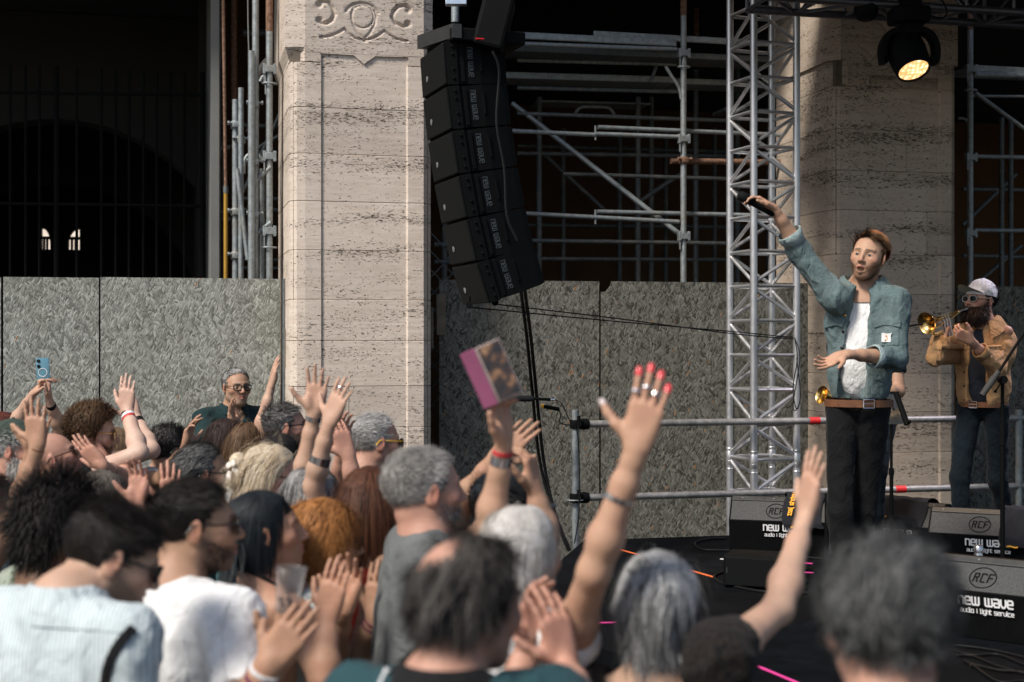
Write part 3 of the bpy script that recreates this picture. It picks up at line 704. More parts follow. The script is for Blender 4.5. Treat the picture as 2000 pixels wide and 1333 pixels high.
strip('floor_tape', 'orange tape line along the rear of the black stage', [fl2(1205, 1073), fl2(1260, 1088), fl2(1330, 1110), fl2(1396, 1129)], .018, M_ORT)
strip('floor_tape', 'pink tape line crossing the stage behind the grey-haired woman', [fl2(1120, 1219), fl2(1215, 1217), fl2(1290, 1218)], .016, M_PINKT)
strip('floor_tape', 'pink tape line running to the bottom edge of the stage', [fl2(1290, 1219), fl2(1365, 1255), fl2(1545, 1330), fl2(1640, 1372)], .018, M_PINKT)
for k, (px, py, w) in enumerate(((1416, 1093, .05), (1578, 1101, .055), (1580, 1119, .05))):
    a = fl2(px - 9, py); c = fl2(px + 9, py + 1)
    strip('tape_mark', ['small pale tape mark beside the black floor speaker', 'upper of two short pink tape marks on the stage', 'lower of two short pink tape marks on the stage'][k], [a, c], .02, M_PINKT if k else M_WHITE)

# ------------------------------------------------------------------ guard rail
P0 = at(1124, 829, 9.6); zt, zl = P0[2], at(1124, 973, 9.6)[2]
rail_root = thing('guard_rail', 'steel tube guard rail along the back of the stage', 'railing', (P0[0], P0[1], 0))
def rp(px, z):
    k = (px - CXP) / FPX; t = (k * P0[1] - P0[0]) / (FU[0] - k * FU[1]); q = P0 + FU * t; return np.array([q[0], q[1], z])
for z in (zt, zl):
    m = MB(); m.tube([rp(1132, z), rp(2100, z)], .0245, 14); m.build('rail', M_STEEL, rail_root, smooth=40)
m = MB(); q = rp(1124, 0); m.tube([(q[0], q[1], .0), (q[0], q[1], at(1124, 801, 9.6)[2])], .0245, 14); m.build('post', M_GALV, rail_root, smooth=40)
m = MB(); q = rp(1990, 0); m.tube([(q[0], q[1], .0), (q[0], q[1], zt + .06)], .0245, 14); m.build('post', M_GALV, rail_root, smooth=40)
for z in (zt, zl):
    c = rp(1127, z); m = MB(); m.disc_lathe([(.035, -.03), (.038, -.02), (.038, .02), (.035, .03)], c + (-.012, 0, 0), (0, 0, 1), 14); m.disc_lathe([(.034, -.03), (.038, -.015), (.038, .015), (.034, .03)], c + FU * .05, FU, 14)
    m.tube([c + (.01, -.05, -.03), c + (.01, -.05, .06)], .012, 8); m.build('clamp', M_BLACK, rail_root, smooth=40)
m = MB(); c = rp(1122, zl - .012); m.disc_lathe([(.062, -.004), (.066, 0), (.062, .004)], c, (0, 0, 1), 18); m.build('rosette', M_GALV, rail_root)
for px, z in ((1590, zt), (1758, zl)):
    m = MB(); m.tube([rp(px - 10, z), rp(px + 10, z)], .0268, 14); m.build('red_band', M_RED, rail_root, smooth=40)

# ------------------------------------------------------------------ truss tower and roof truss
def truss(root, A, B, side, u, v, r_c=.025, r_b=.0125, pitch=.25, mat=None, phase=0, skip=()):
    """square truss from A to B; u, v are its section axes"""
    A, B = np.array(A, float), np.array(B, float); L = np.linalg.norm(B - A); d = (B - A) / L
    h = side / 2; C = [u * h + v * h, -u * h + v * h, -u * h - v * h, u * h - v * h]
    mat = mat or M_ALU
    for c in C:
        m = MB(); m.tube([A + c, B + c], r_c, 14); m.build('chord', mat, root, smooth=40)
    n = int(L / pitch)
    for f in range(4):
        a, c = C[f], C[(f + 1) % 4]
        for k in range(n + 1):
            p = A + d * (k * pitch)
            m = MB(); m.tube([p + a, p + c], r_b, 7, cap=False); m.build('cross_lacing', mat, root, smooth=40)
            if k < n:
                q = A + d * ((k + 1) * pitch)
                e0, e1 = (p + a, q + c) if (k + f + phase) % 2 == 0 else (p + c, q + a)
                m = MB(); m.tube([e0 + d * .02, e1 - d * .02], r_b, 7, cap=False); m.build('diagonal_lacing', mat, root, smooth=40)
tc_ = at(1490, 900, 10.2); TX = np.array([tc_[0], tc_[1], 0])
tw = thing('truss_tower', 'silver square aluminium truss tower behind the singer', 'truss', TX)
ph = R(25.0 - 45.0); tu = np.array([math.cos(ph), -math.sin(ph), 0]); tv = np.array([math.sin(ph), math.cos(ph), 0])
# corner offsets in the picture: -60, -28, +27, +60 px  ->  turned so that one chord stands nearest
ph = R(-20.0); tu = np.array([math.cos(ph), -math.sin(ph), 0]); tv = np.array([math.sin(ph), math.cos(ph), 0])
truss(tw, TX + (0, 0, .02), TX + (0, 0, 5.2), .345, tu, tv, .0255, .013, .245)
for c in (tu + tv, -tu + tv, -tu - tv, tu - tv):
    m = MB()
    for py in (878, 902, 918):
        z = at(1490, py, 10.2)[2]; q = TX + c * .1725; m.disc_lathe([(.0265, -.006), (.029, 0), (.0265, .006)], q + (0, 0, z), (0, 0, 1), 14)
    z = at(1490, 897, 10.2)[2]; m.disc_lathe([(.0258, -.05), (.0285, -.045), (.0285, .045), (.0258, .05)], TX + c * .1725 + (0, 0, z), (0, 0, 1), 14)
    m.build('conical_coupler', M_ALU, tw, smooth=40)
rt = thing('roof_truss', 'dark horizontal truss crossing the top right corner above the stage', 'truss', at(1780, 30, 9.1))
A = at(1480, 14, 8.95); zr = at(1780, 18, 9.1)[2]
A = np.array([A[0], A[1], zr + .17]); B = A + FU * 4.6
truss(rt, A, B, .34, FN, np.array([0, 0, 1.0]), .0255, .012, .34, M_ALUD)
sr_ = thing('shade_roof', 'unseen black roof sheets added above the truss to shade the rear of the stage', 'roof', (3.5, 8.2, 4.75))  # out of view; edges set so its shade falls on pillar, truss and rear stage
for k in range(4):
    x0 = .95 + k * 1.75; m = MB(); m.add([(x0, 6.3, 4.78), (x0 + 1.744, 6.3, 4.78), (x0 + 1.744, 10.25 + .24 * (x0 + 1.0), 4.9), (x0, 10.25 + .24 * (x0 - .75), 4.9)], [(0, 1, 2, 3)]); m.prism([(x0, 6.28, 4.7), (x0 + 1.744, 6.28, 4.7), (x0 + 1.744, 6.3, 4.7), (x0, 6.3, 4.7)], (0, 0, .15)); m.build('shade_sheet', M_BLACK, sr_)

# ------------------------------------------------------------------ lettering made of strokes
GL = {'n': ([[(0, 0), (0, 1), (.75, 1), (1, .85), (1, 0)]], 1.0), 'e': ([[(1, 0), (.2, 0), (0, .15), (0, .85), (.2, 1), (.85, 1), (1, .85), (1, .5), (0, .5)]], 1.0),
      'w': ([[(0, 1), (0, .15), (.15, 0), (1.25, 0), (1.4, .15), (1.4, 1)], [(.7, 0), (.7, 1)]], 1.4), 'a': ([[(.05, 1), (.85, 1), (1, .85), (1, 0), (.15, 0), (0, .15), (0, .38), (.15, .5), (1, .5)]], 1.0),
      'v': ([[(0, 1), (0, .3), (.35, 0), (.65, 0), (1, .3), (1, 1)]], 1.0), 'u': ([[(0, 1), (0, .15), (.15, 0), (1, 0), (1, 1)]], 1.0), 'd': ([[(1, 1.4), (1, 0), (0, 0), (0, 1), (1, 1)]], 1.0),
      'i': ([[(0, 0), (0, 1)], [(0, 1.25), (0, 1.4)]], .12), 'o': ([[(0, 0), (0, 1), (1, 1), (1, 0), (0, 0)]], 1.0), '&': ([[(.2, 0), (.2, 1.3)]], .4), 'l': ([[(0, 1.4), (0, 0), (.4, 0)]], .4),
      'g': ([[(1, 0), (0, 0), (0, 1), (1, 1), (1, -.4), (0, -.4)]], 1.0), 'h': ([[(0, 1.4), (0, 0)], [(0, 1), (1, 1), (1, 0)]], 1.0), 't': ([[(0, 1.4), (0, 0), (.6, 0)], [(0, 1), (.6, 1)]], .6),
      's': ([[(1, 1), (0, 1), (0, .5), (1, .5), (1, 0), (0, 0)]], 1.0), 'r': ([[(0, 0), (0, 1), (.8, 1)]], .8), 'c': ([[(1, 1), (0, 1), (0, 0), (1, 0)]], 1.0), ' ': ([], .55),
      'R': ([[(0, 0), (.25, 1), (1, 1), (.9, .55), (.15, .55)], [(.6, .55), (.8, 0)]], 1.0), 'C': ([[(1.1, .9), (.95, 1), (.25, 1), (.05, 0), (.85, 0)]], 1.0), 'F': ([[(0, 0), (.25, 1), (1.1, 1)], [(.15, .52), (.85, .52)]], 1.0),
      'm': ([[(0, 0), (0, 1), (1.4, 1), (1.4, 0)], [(.7, 0), (.7, 1)]], 1.4), 'b': ([[(0, 1.4), (0, 0), (1, 0), (1, 1), (0, 1)]], 1.0), 'j': ([[(.5, 1), (.5, -.35), (0, -.35)], [(.5, 1.25), (.5, 1.4)]], .6), 'z': ([[(0, 1), (1, 1), (0, 0), (1, 0)]], 1.0)}
def lettering(text, org, ex, ey, en, h, wid, mat, parent, sw=.2, name='lettering', gap=.38, aspect=1.0, centre=False):
    """flat stroke letters standing .8 mm proud; ex along the line, ey up, en outwards"""
    ex, ey, en = unit(ex), unit(ey), unit(en)
    tot = sum(GL[c][1] * aspect + gap for c in text) - gap; k = wid / tot
    m = MB(); x = 0
    for ch in text:
        st, w = GL[ch]
        for line in st:
            Q = [np.array(org) + ex * (x + p[0] * aspect) * k + ey * p[1] * h for p in line]
            for i in range(len(Q) - 1):
                d = Q[i + 1] - Q[i]; L = np.linalg.norm(d)
                if L < 1e-6: continue
                d /= L; s_ = np.cross(en, d); hw = sw * h / 2
                a, c = Q[i] - d * hw * .7, Q[i + 1] + d * hw * .7
                o_ = en * (.0012 + .00007 * i)
                m.add([a - s_ * hw + o_, a + s_ * hw + o_, c + s_ * hw + o_, c - s_ * hw + o_], [(0, 3, 2, 1)])
        x += w * aspect + gap
    return m.build(name, mat, parent)

# ------------------------------------------------------------------ line array
la_w = unit((.155, -.46, 0)); la_n = unit((-.95, -.32, 0)); la_n = unit(la_n - la_w * la_n.dot(la_w)); la_s = -la_n
edge = at(866, 80, 7.62); W_, H_, D_ = .488, .236, .36
th = 3.5
array_tops = []
names = ['topmost black speaker box of the hanging line array', 'second black speaker box from the top of the hanging array', 'third black speaker box from the top of the hanging array',
         'fourth black speaker box from the top of the hanging array', 'fifth black speaker box from the top of the hanging array', 'lowest black speaker box of the hanging array, tilted most']
M_LOGO = pmat('speaker_badge', (.25, .26, .26), .4, .3, var=.1)
for i, t_ in enumerate((4, 7, 9, 11, 13.5, 18)):
    a = R(t_); up = unit(np.array([0, 0, 1.0]) * math.cos(a) + la_n * math.sin(a)); out = unit(la_n * math.cos(a) - np.array([0, 0, 1.0]) * math.sin(a)); back = -out
    top = edge.copy(); bot = edge - up * (H_ + .004)
    root = thing('line_array_speaker', names[i], 'speaker', bot, group='speakers of the hanging line array')
    def q(w, h, d): return edge - la_w * w - up * h + back * d     # w away from the near edge, h down, d back
    m = MB()
    # cabinet: front block, then a body tapering towards the back
    def ring(d, wi, hi): return [q(wi, hi, d), q(W_ - wi, hi, d), q(W_ - wi, H_ - hi, d), q(wi, H_ - hi, d)]
    rs = [ring(.012, .003, .003), ring(.07, .0, .002), ring(.072, .012, .006), ring(.20, .014, .005), ring(.33, .04, .008), ring(D_, .05, .014)]
    V = [p for r_ in rs for p in r_]; F = [(r_ * 4 + k, r_ * 4 + (k + 1) % 4, (r_ + 1) * 4 + (k + 1) % 4, (r_ + 1) * 4 + k) for r_ in range(5) for k in range(4)] + [(3, 2, 1, 0), (20, 21, 22, 23)]
    m.add(V, F); m.build('cabinet', M_BLACK, root)
    m = MB(); c = (q(.006, .008, .0) + q(W_ - .006, H_ - .008, .0)) / 2; rot = np.stack([la_w, out, up], 1)
    m.box(c + back * .004, (W_ - .02, .014, H_ - .014), rot, bev=.004); m.build('grille', M_GRILLE, root)
    m = MB(); m.disc_lathe([(.017, 0), (.017, .003), (.014, .004)], q(W_ - .14, H_ * .62, -.004), out, 16); m.build('badge', M_LOGO, root)
    for hh in (.03, .07, .15, .2):
        m = MB(); m.disc_lathe([(.008, 0), (.008, .004), (.005, .006)], q(-.001, hh, .045), la_w, 12); m.build('rigging_pin', M_BLACK, root)
    m = MB(); m.box(q(.006, H_ / 2, .10), (.006, .02, H_ * .86), rot, bev=.002); m.box(q(.012, H_ * .45, .205), (.008, .012, H_ * .5), rot, bev=.002); m.build('side_rail', M_BLACK, root)
    lettering('new wave', q(.0125, .035, .135), -up, back, la_w, .026, H_ * .66, M_DIMWHITE, root, sw=.17)
    edge = bot
cw = edge + 0
# flying frame, shackles and the junction box above
fr_ = thing('flying_frame', 'black flying frame with sloping grey cover above the speaker array', 'rigging', at(880, 60, 7.7))
e0 = at(884, 66, 7.6); m = MB()
m.box(e0 - la_w * .24 + la_s * .2, (.50, .42, .07), np.stack([la_w, la_s, np.array([0, 0, 1.0])], 1), bev=.008); m.build('frame_bar', M_BLACK, fr_)
a0, a1 = at(884, 46, 7.58), at(815, 70, 8.06); dn = np.array([0, 0, -.075])
m = MB(); m.prism([a0, a1, a1 + dn, a0 + dn], la_s * .05); m.build('front_cover', pmat('dark_grey_cover', (.028, .029, .029), .6), fr_)
m = MB(); c = at(965, 48, 7.75); m.box(c, (.17, .26, .30), np.array([[math.cos(.25), 0, math.sin(.25)], [0, 1, 0], [-math.sin(.25), 0, math.cos(.25)]]), bev=.02); m.build('motor_case', M_BLACK, fr_)
m = MB(); m.tube([at(889, 44, 7.7), at(889, 12, 7.7)], .022, 10); m.build('hanger', M_GALV, fr_, smooth=40)
m = MB(); m.tube([at(930, 76, 7.45), at(945, 77, 7.47)], .005, 6); m.build('red_led', M_RED, fr_)  # tiny LED drawn as a plain red tube; gives no light
m = MB(); m.tube(catmull([at(x, y, 7.6) for x, y in ((962, 100), (975, 140), (970, 240), (985, 330), (990, 420), (1010, 470))], 5), .008, 6); m.build('power_cable', M_RUBBER, fr_)
m = MB(); m.box(at(891, 6, 7.4), (.11, .05, .028), bev=.004); m.tube([at(875, -12, 7.4), at(876, 8, 7.4), at(908, 6, 7.4), at(910, -14, 7.4)], .008, 6); m.build('bracket_lamp', M_CHROME, fr_)
for k, (px, py) in enumerate(((917, 597), (967, 591))):
    m = MB(); c = at(px, py, 7.9); m.disc_lathe([(.02, -.01), (.02, .01)], c, (0, 1, 0), 10); m.tube([c + (0, 0, .05), c], .008, 6); m.build('shackle', M_BLACK, fr_)
    b = MB(); b.tube(catmull([c + (0, 0, -.01), at(1200, (px - 917) * -.12 + 628, 8.9), at(1430, 648 + k * 4, 9.8), at(1552, 660 + k * 3, 10.1)], 8), .004, 5)
    tag(b.build('steel_wire', M_RUBBER), ['lower thin black wire from the speaker array to the truss tower', 'upper thin black wire from the speaker array to the truss tower'][k], 'wire')
b = MB()
for k in range(2): b.tube(catmull([at(1552, 660, 10.0), at(1557 + 5 * k, 700, 9.95), at(1549, 760 + 30 * k, 9.95), at(1556, 800, 9.95), at(1563, 770, 9.95), at(1556, 700, 10.0)], 6), .004, 5)
tag(b.build('cable_loop', M_RUBBER), 'thin black cable loop tied to the truss tower', 'cable')

# ------------------------------------------------------------------ cable drop, ambience microphones on the post
cb = thing('cable_drop', 'black cable bundle hanging from the speakers down to the stage corner', 'cable', at(1110, 1080, 9.5))
for dx in (-4, 4):
    m = MB(); m.tube(catmull([at(x + dx * (1 if y < 1000 else .3), y, dd) for x, y, dd in ((1012, 480, 8.0), (1020, 558, 8.3), (1033, 660, 8.9), (1044, 770, 9.3), (1058, 900, 9.5), (1082, 1000, 9.5), (1112, 1076, 9.5))], 8), .011, 8); m.build('cable_strand', M_RUBBER, cb, smooth=60)
mic = thing('shotgun_microphone', 'black foam-covered long microphone clipped to the hanging cables', 'microphone', at(1000, 780, 9.25))
m = MB(); m.disc_lathe([(.001, -.002), (.017, .004), (.021, .02), (.021, .30), (.015, .32)], at(946, 778, 9.2), at(1042, 779, 9.25) - at(946, 778, 9.2), 14); m.build('foam_cover', M_CLOTH, mic, smooth=50)
m = MB(); m.tube([at(1042, 779, 9.25), at(1075, 781, 9.27)], .0105, 10); m.build('body', M_BLACK, mic, smooth=50)
m = MB(); m.tube([at(1075, 781, 9.27), at(1084, 781, 9.27)], .008, 10); m.build('plug', M_CHROME, mic, smooth=50)
m = MB(); m.tube(catmull([at(x, y, 9.4) for x, y in ((1084, 781), (1096, 788), (1105, 805), (1113, 822), (1121, 832))], 6), .004, 6); m.build('lead', M_RUBBER, mic)
mc2 = thing('clip_microphone', 'short black microphone clipped under the longer one', 'microphone', at(1075, 797, 9.3))
m = MB(); m.tube([at(1060, 794, 9.3), at(1092, 800, 9.32)], .013, 12); m.build('body', M_BLACK, mc2, smooth=50)
m = MB(); m.tube([at(1057, 793.5, 9.3), at(1062, 794.4, 9.3)], .0145, 10); m.build('orange_band', M_ORANGEP, mc2)
m = MB(); m.tube(catmull([at(x, y, 9.4) for x, y in ((1092, 800), (1095, 812), (1093, 825), (1105, 830), (1124, 834), (1130, 870), (1132, 940), (1130, 1010), (1122, 1062))], 6), .0045, 6); m.build('lead', M_RUBBER, mc2)

# ------------------------------------------------------------------ stage lights
def lamp_lens():
    t = NT('lit_lamp_lens'); v = t.coord((1, 1, 1)); vo = t.node('ShaderNodeTexVoronoi'); t.l.new(v, vo.inputs['Vector']); vo.inputs['Scale'].default_value = 36; vo.inputs['Randomness'].default_value = .45
    c = t.ramp(vo.outputs['Distance'], [(.0, (1.0, .88, .68)), (.30, (1.0, .66, .34)), (.62, (.60, .30, .10))])
    t.put(t.b.inputs['Emission Color'], c); t.b.inputs['Emission Strength'].default_value = 1.25
    return t.set((.2, .1, .05), .3)
mh = thing('moving_head_lamp', 'black moving-head stage lamp with glowing warm lens under the truss', 'stage lamp', at(1775, 25, 9.0))
m = MB(); c = at(1775, 32, 9.0); m.box(c, (.235, .2, .10), bev=.02); m.box(c + (0, 0, .07), (.14, .12, .07), bev=.01); m.tube([c + (0, 0, -.05), c + (0, 0, -.09)], .05, 16); m.build('base', M_BLACK, mh, smooth=30)
head_c = at(1773, 108, 9.0); ld = unit((-.10, -.60, -.80)); ld = unit(at(1783, 136, 8.93) - at(1766, 92, 9.03))
lx_ = np.array([1.0, 0, 0])
m = MB()
for s in (-1, 1):
    pts = [c + (s * .05, 0, -.085), c + (s * .13, 0, -.12), c + (s * .168, 0, -.20), c + (s * .162, 0, -.29), head_c + (s * .15, 0, -.02)]
    pts = catmull(pts, 5)
    for p, q_ in zip(pts[:-1], pts[1:]):
        d = unit(q_ - p); m.box((p + q_) / 2, (np.linalg.norm(q_ - p) + .02, .11, .04), np.stack([d, np.array([0, 1.0, 0]), np.cross(d, (0, 1.0, 0))], 1), bev=.01)
m.box(c + (0, 0, -.10), (.16, .11, .04), bev=.012); m.build('yoke', M_BLACK, mh, smooth=30)
m = MB(); o_ = head_c - ld * .14
m.disc_lathe([(.02, -.02), (.085, .0), (.115, .05), (.122, .12), (.118, .20), (.104, .275), (.096, .275), (.094, .262)], o_, ld, 32); m.build('head', M_BLACK, mh, smooth=40)
m = MB(); m.disc_lathe([(.094, .0), (.06, .006), (.001, .008)], o_ + ld * .263, ld, 32); m.build('lens', lamp_lens(), mh, smooth=40)
m = MB(); m.tube(catmull([c + (.1, 0, .02), c + (.19, -.02, -.02), c + (.24, 0, .02), c + (.22, .02, .10), c + (.16, .02, .14)], 5), .006, 6); m.build('lead', M_RUBBER, mh)
sl_d = bpy.data.lights.new('lamp_beam', 'SPOT'); sl_d.energy = 70; sl_d.color = (1.0, .62, .32); sl_d.spot_size = R(104); sl_d.spot_blend = .6; sl_d.shadow_soft_size = .08
slo = bpy.data.objects.new('lamp_beam', sl_d); COL.objects.link(slo); slo.parent = mh
slo.location = Vector(o_ + ld * .30 - BASE[mh.name]); slo.rotation_euler = Vector(-ld).to_track_quat('Z', 'Y').to_euler()
m2 = thing('par_lamp', 'small dark unlit lamp hanging under the roof truss', 'stage lamp', at(1690, 10, 9.0))
m = MB(); m.disc_lathe([(.03, 0), (.07, .02), (.078, .12), (.06, .16), (.045, .17)], at(1692, -12, 9.0), (-.04, -.1, -1), 20); m.build('housing', M_BLACK, m2, smooth=40)
m = MB(); m.box(at(1690, -14, 9.0), (.19, .05, .03), bev=.004); m.build('bracket', M_BLACK, m2)

m3 = thing('par_lamp', 'stage lamp with lilac light at the right end of the roof truss', 'stage lamp', at(2150, 20, 9.6))
pl_ = np.array([4.55, 9.75, 3.95]); pd_ = unit(np.array([3.15, 9.35, 1.9]) - pl_); m = MB(); m.disc_lathe([(.03, -.17), (.07, -.15), (.078, -.05), (.08, 0), (.07, -.004)], pl_, pd_, 20); m.build('housing', M_BLACK, m3, smooth=40)
m = MB(); m.box(pl_ - pd_ * .1 + (0, 0, .12), (.2, .05, .03), bev=.004); m.build('bracket', M_BLACK, m3)
l2 = bpy.data.lights.new('lamp_beam', 'SPOT'); l2.energy = 150; l2.color = (.93, .84, 1.0); l2.spot_size = R(50); l2.spot_blend = .5; l2.shadow_soft_size = .07
lo2 = bpy.data.objects.new('lamp_beam', l2); COL.objects.link(lo2); lo2.parent = m3; lo2.location = Vector(pl_ + pd_ * .03 - BASE[m3.name]); lo2.rotation_euler = Vector(-pd_).to_track_quat('Z', 'Y').to_euler()
# ------------------------------------------------------------------ floor monitors
def monitor(label, org, ang, lit=False, text=True, towel=None, w=.60, group='wedge monitors on the stage'):
    """org: audience-side bottom edge, its end nearer the photo's left; ang: turn of that edge"""
    ex = np.array([math.cos(ang), math.sin(ang), 0]); ey = np.array([-math.sin(ang), math.cos(ang), 0]); o = np.array([org[0], org[1], SZ + .003])
    root = thing('wedge_monitor', label, 'stage monitor', o + ex * w / 2 + ey * .25, group=group)
    q = lambda x, y, z: o + ex * x + ey * y + np.array([0, 0, z])
    sec = [(.02, 0), (-.012, .205), (.085, .315), (.115, .340), (.165, .340), (.50, .09), (.47, 0)]
    m = MB(); m.prism([q(.0, y, z) for y, z in sec], ex * w); m.build('cabinet', M_BLACK, root)
    nrm = unit(np.cross(ex, unit(np.array([0, 0, 1]) * .11 + ey * .097)))
    up = unit(ey * .097 + np.array([0, 0, .11]))
    if nrm.dot(ey) > 0: nrm = -nrm
    c = q(w / 2, (.085 - .012) / 2, (.315 + .205) / 2) + nrm * .003
    m = MB(); m.box(c, (w - .02, .140, .006), np.stack([ex, up, nrm], 1), bev=.002); pl = m.build('back_panel', M_CABG, root)
    m = MB(); c2 = q(w / 2, .10, .3275) + nrm * .004; up2 = unit(ey * .03 + np.array([0, 0, .025])); n2 = unit(np.cross(ex, up2)); n2 = -n2 if n2.dot(ey) > 0 else n2
    m.box(q(w / 2, .10, .3275) + n2 * .003, (w - .015, .036, .006), np.stack([ex, up2, n2], 1), bev=.002); m.build('top_strip', pmat('grey_metal_strip', (.05, .053, .052), .5, .3), root)
    for x in (.07, .26, w - .07):
        m = MB(); m.disc_lathe([(.006, 0), (.006, .002)], q(x, .10, .3275) + n2 * .006, n2, 8); m.build('screw', M_GALVD, root)
    # embossed round badge
    cc = c + nrm * .0035 + ex * (-.02); m = MB()
    P_ = [cc + ex * .058 * math.cos(a) + up * .052 * math.sin(a) for a in np.linspace(0, 2 * math.pi, 33)]
    m.tube(P_, .0028, 6, cap=False); m.build('badge_ring', M_BLACK, pl)
    lettering('RCF', cc - ex * .04 - up * .022, ex, up, nrm, .042, .085, M_BLACK, pl, sw=.17)
    if text:
        fn = unit(-ey + np.array([0, 0, -.15])); fu = unit(np.array([0, 0, 1]) - ey * .156); fn = np.cross(ex, fu); fn = -fn if fn.dot(ey) > 0 else fn
        t0 = q(.21, -.0105, .152)
        lettering('new wave', t0 + fn * .002, ex, fu, fn, .034, .235, M_WHITE, root, sw=.24)
        lettering('audio & light service', t0 - fu * .036 + ex * .006 + fn * .002, ex, fu, fn, .0145, .232, M_WHITE, root, sw=.26)
    m = MB(); dirg = unit(ey * .335 + np.array([0, 0, -.25])); ng = unit(np.cross(dirg, ex)); ng = -ng if ng[2] < 0 else ng
    m.box(q(w / 2, .3325, .215) + ng * .002, (w - .06, .40, .006), np.stack([ex, dirg, ng], 1), bev=.002); m.build('front_grille', M_GRILLE, root)
    m = MB(); m.box(q(-.001, .22, .17), (.006, .11, .035), np.stack([ex, ey, np.array([0, 0, 1.0])], 1), bev=.002); m.box(q(w + .001, .22, .17), (.006, .11, .035), np.stack([ex, ey, np.array([0, 0, 1.0])], 1), bev=.002); m.build('side_handle', M_GRILLE, root)
    return q, ex, ey, up, nrm, root
def towel(label, q, x0, x1, drop_b, drop_f, yellow_text, seed):
    rng = np.random.RandomState(seed)
    path = [(-.022 - .012, .205 - drop_b), (-.020, .21), (.075, .322), (.11, .353), (.168, .355), (.168 + drop_f * .78, .355 - drop_f * .58)]
    pts = catmull([np.array([y, z, 0]) for y, z in path], 8); nx = 14; G = []
    for i, p in enumerate(pts):
        row = []
        for j in range(nx + 1):
            x = x0 + (x1 - x0) * j / nx + .012 * math.sin(i * .25 + seed); wv = .004 * math.sin(j * 1.7 + i * .35 + seed) + .003 * math.sin(j * .8 - i * .5)
            row.append(q(x, p[0] - abs(wv) * .6 - .004, p[1] + wv * .5 + .006))
        G.append(row)
    th_ = thing('towel', label, 'towel', q((x0 + x1) / 2, .1, .36))
    m = MB(); m.grid(G); m.grid([[p + np.array([0, 0, -.004]) for p in r] for r in G]); m.build('cloth', M_CLOTH, th_, smooth=80)
    # orange hem at the hanging end
    m = MB(); m.tube([G[0][j] + np.array([0, 0, -.003]) for j in range(2, 7)], .005, 6); m.build('hem', M_ORANGEP, th_)
    return th_, G
q1 = at(1424, 1080, 8.68); M1 = monitor('wedge monitor at the rear left of the stage, half under a dark towel', (q1[0], q1[1]), R(-16))
t1, G1 = towel('navy towel with orange lettering over the rear left monitor', M1[0], .33, .56, .03, .26, True, 2)
gx = unit(G1[4][2] - G1[20][2]); 
lettering('umbria jazz', np.array(G1[24][1]) + M1[1] * .035 + np.array([0, -.006, .012]), unit(G1[9][1] - G1[22][1]) , -M1[1], unit(-M1[2] + np.array([0, 0, .8])), .019, .17, M_ORANGEP, t1, sw=.32)
q2 = at(1652, 1084, 8.65); M2 = monitor('wedge monitor between the singer and the trumpet player', (q2[0], q2[1]), R(-44))
t2, G2 = towel('folded black towel lying on the centre wedge monitor', M2[0], .16, .50, -.05, .10, False, 5)
q3 = at(1812, 1108, 8.1); M3 = monitor('wedge monitor with warmly lit panel in front of the trumpet player', (q3[0], q3[1]), R(-26))
t3, G3 = towel('black towel with orange stripe on the monitor by the mic stand', M3[0], .40, .60, .05, .14, False, 9)
q4 = at(1785, 1234, 6.36); M4 = monitor('nearest wedge monitor, large at the photo\'s right edge', (q4[0], q4[1]), R(-38), w=.64)
# small front-fill box
o5 = at(1412, 1150, 7.5); a5 = R(-20); ex5 = np.array([math.cos(a5), math.sin(a5), 0]); ey5 = np.array([-math.sin(a5), math.cos(a5), 0]); o5[2] = SZ + .003
ff = thing('floor_speaker', 'small plain black loudspeaker lying on the stage floor', 'speaker', o5)
R5 = np.stack([ex5, ey5, np.array([0, 0, 1.0])], 1)
m = MB(); m.box(o5 + ex5 * .15 + ey5 * .12 + (0, 0, .085), (.30, .24, .17), R5, bev=.012); m.build('cabinet', M_BLACK, ff)
m = MB(); m.box(o5 + ex5 * .15 + ey5 * -.002 + (0, 0, .085), (.27, .008, .145), R5, bev=.003); m.build('grille', M_GRILLE, ff)
m = MB(); m.box(o5 + ex5 * .022 + ey5 * -.007 + (0, 0, .09), (.004, .002, .03), R5); m.build('badge', M_DIMWHITE, ff)

# ------------------------------------------------------------------ stands, bottle, cables
ms = thing('microphone_stand', 'tall black boom microphone stand at the photo\'s right edge', 'mic stand', (at(1958, 900, 7.45) * (1, 1, 0)) + (0, 0, SZ))
bx_ = at(1958, 900, 7.45); m = MB(); m.tube([(bx_[0], bx_[1], SZ + .02), (bx_[0], bx_[1], at(1958, 835, 7.45)[2])], .0125, 12); m.tube([(bx_[0], bx_[1], at(1958, 870, 7.45)[2]), (bx_[0], bx_[1], at(1958, 832, 7.45)[2])], .016, 12)
m.tube([(bx_[0], bx_[1], at(1958, 835, 7.45)[2]), (bx_[0], bx_[1], at(1958, 742, 7.45)[2])], .0095, 12); m.build('pole', M_BLACK, ms, smooth=40)
m = MB(); m.disc_lathe([(.13, 0), (.13, .012), (.03, .03), (.014, .04)], (bx_[0], bx_[1], SZ + .002), (0, 0, 1), 24); m.build('base', M_BLACK, ms, smooth=40)
m = MB(); c = at(1958, 742, 7.43); m.disc_lathe([(.022, -.02), (.022, .02)], c, (0, 1, 0), 14); m.tube([c + (-.035, 0, -.06), c], .004, 6); m.disc_lathe([(.008, 0), (.008, .014)], c + (-.037, 0, -.068), (0, 0, 1), 8); m.build('joint', M_BLACK, ms, smooth=40)
m = MB(); m.tube([at(1941, 742, 7.40), at(2060, 558, 7.5)], .008, 10); m.build('boom', M_BLACK, ms, smooth=40)
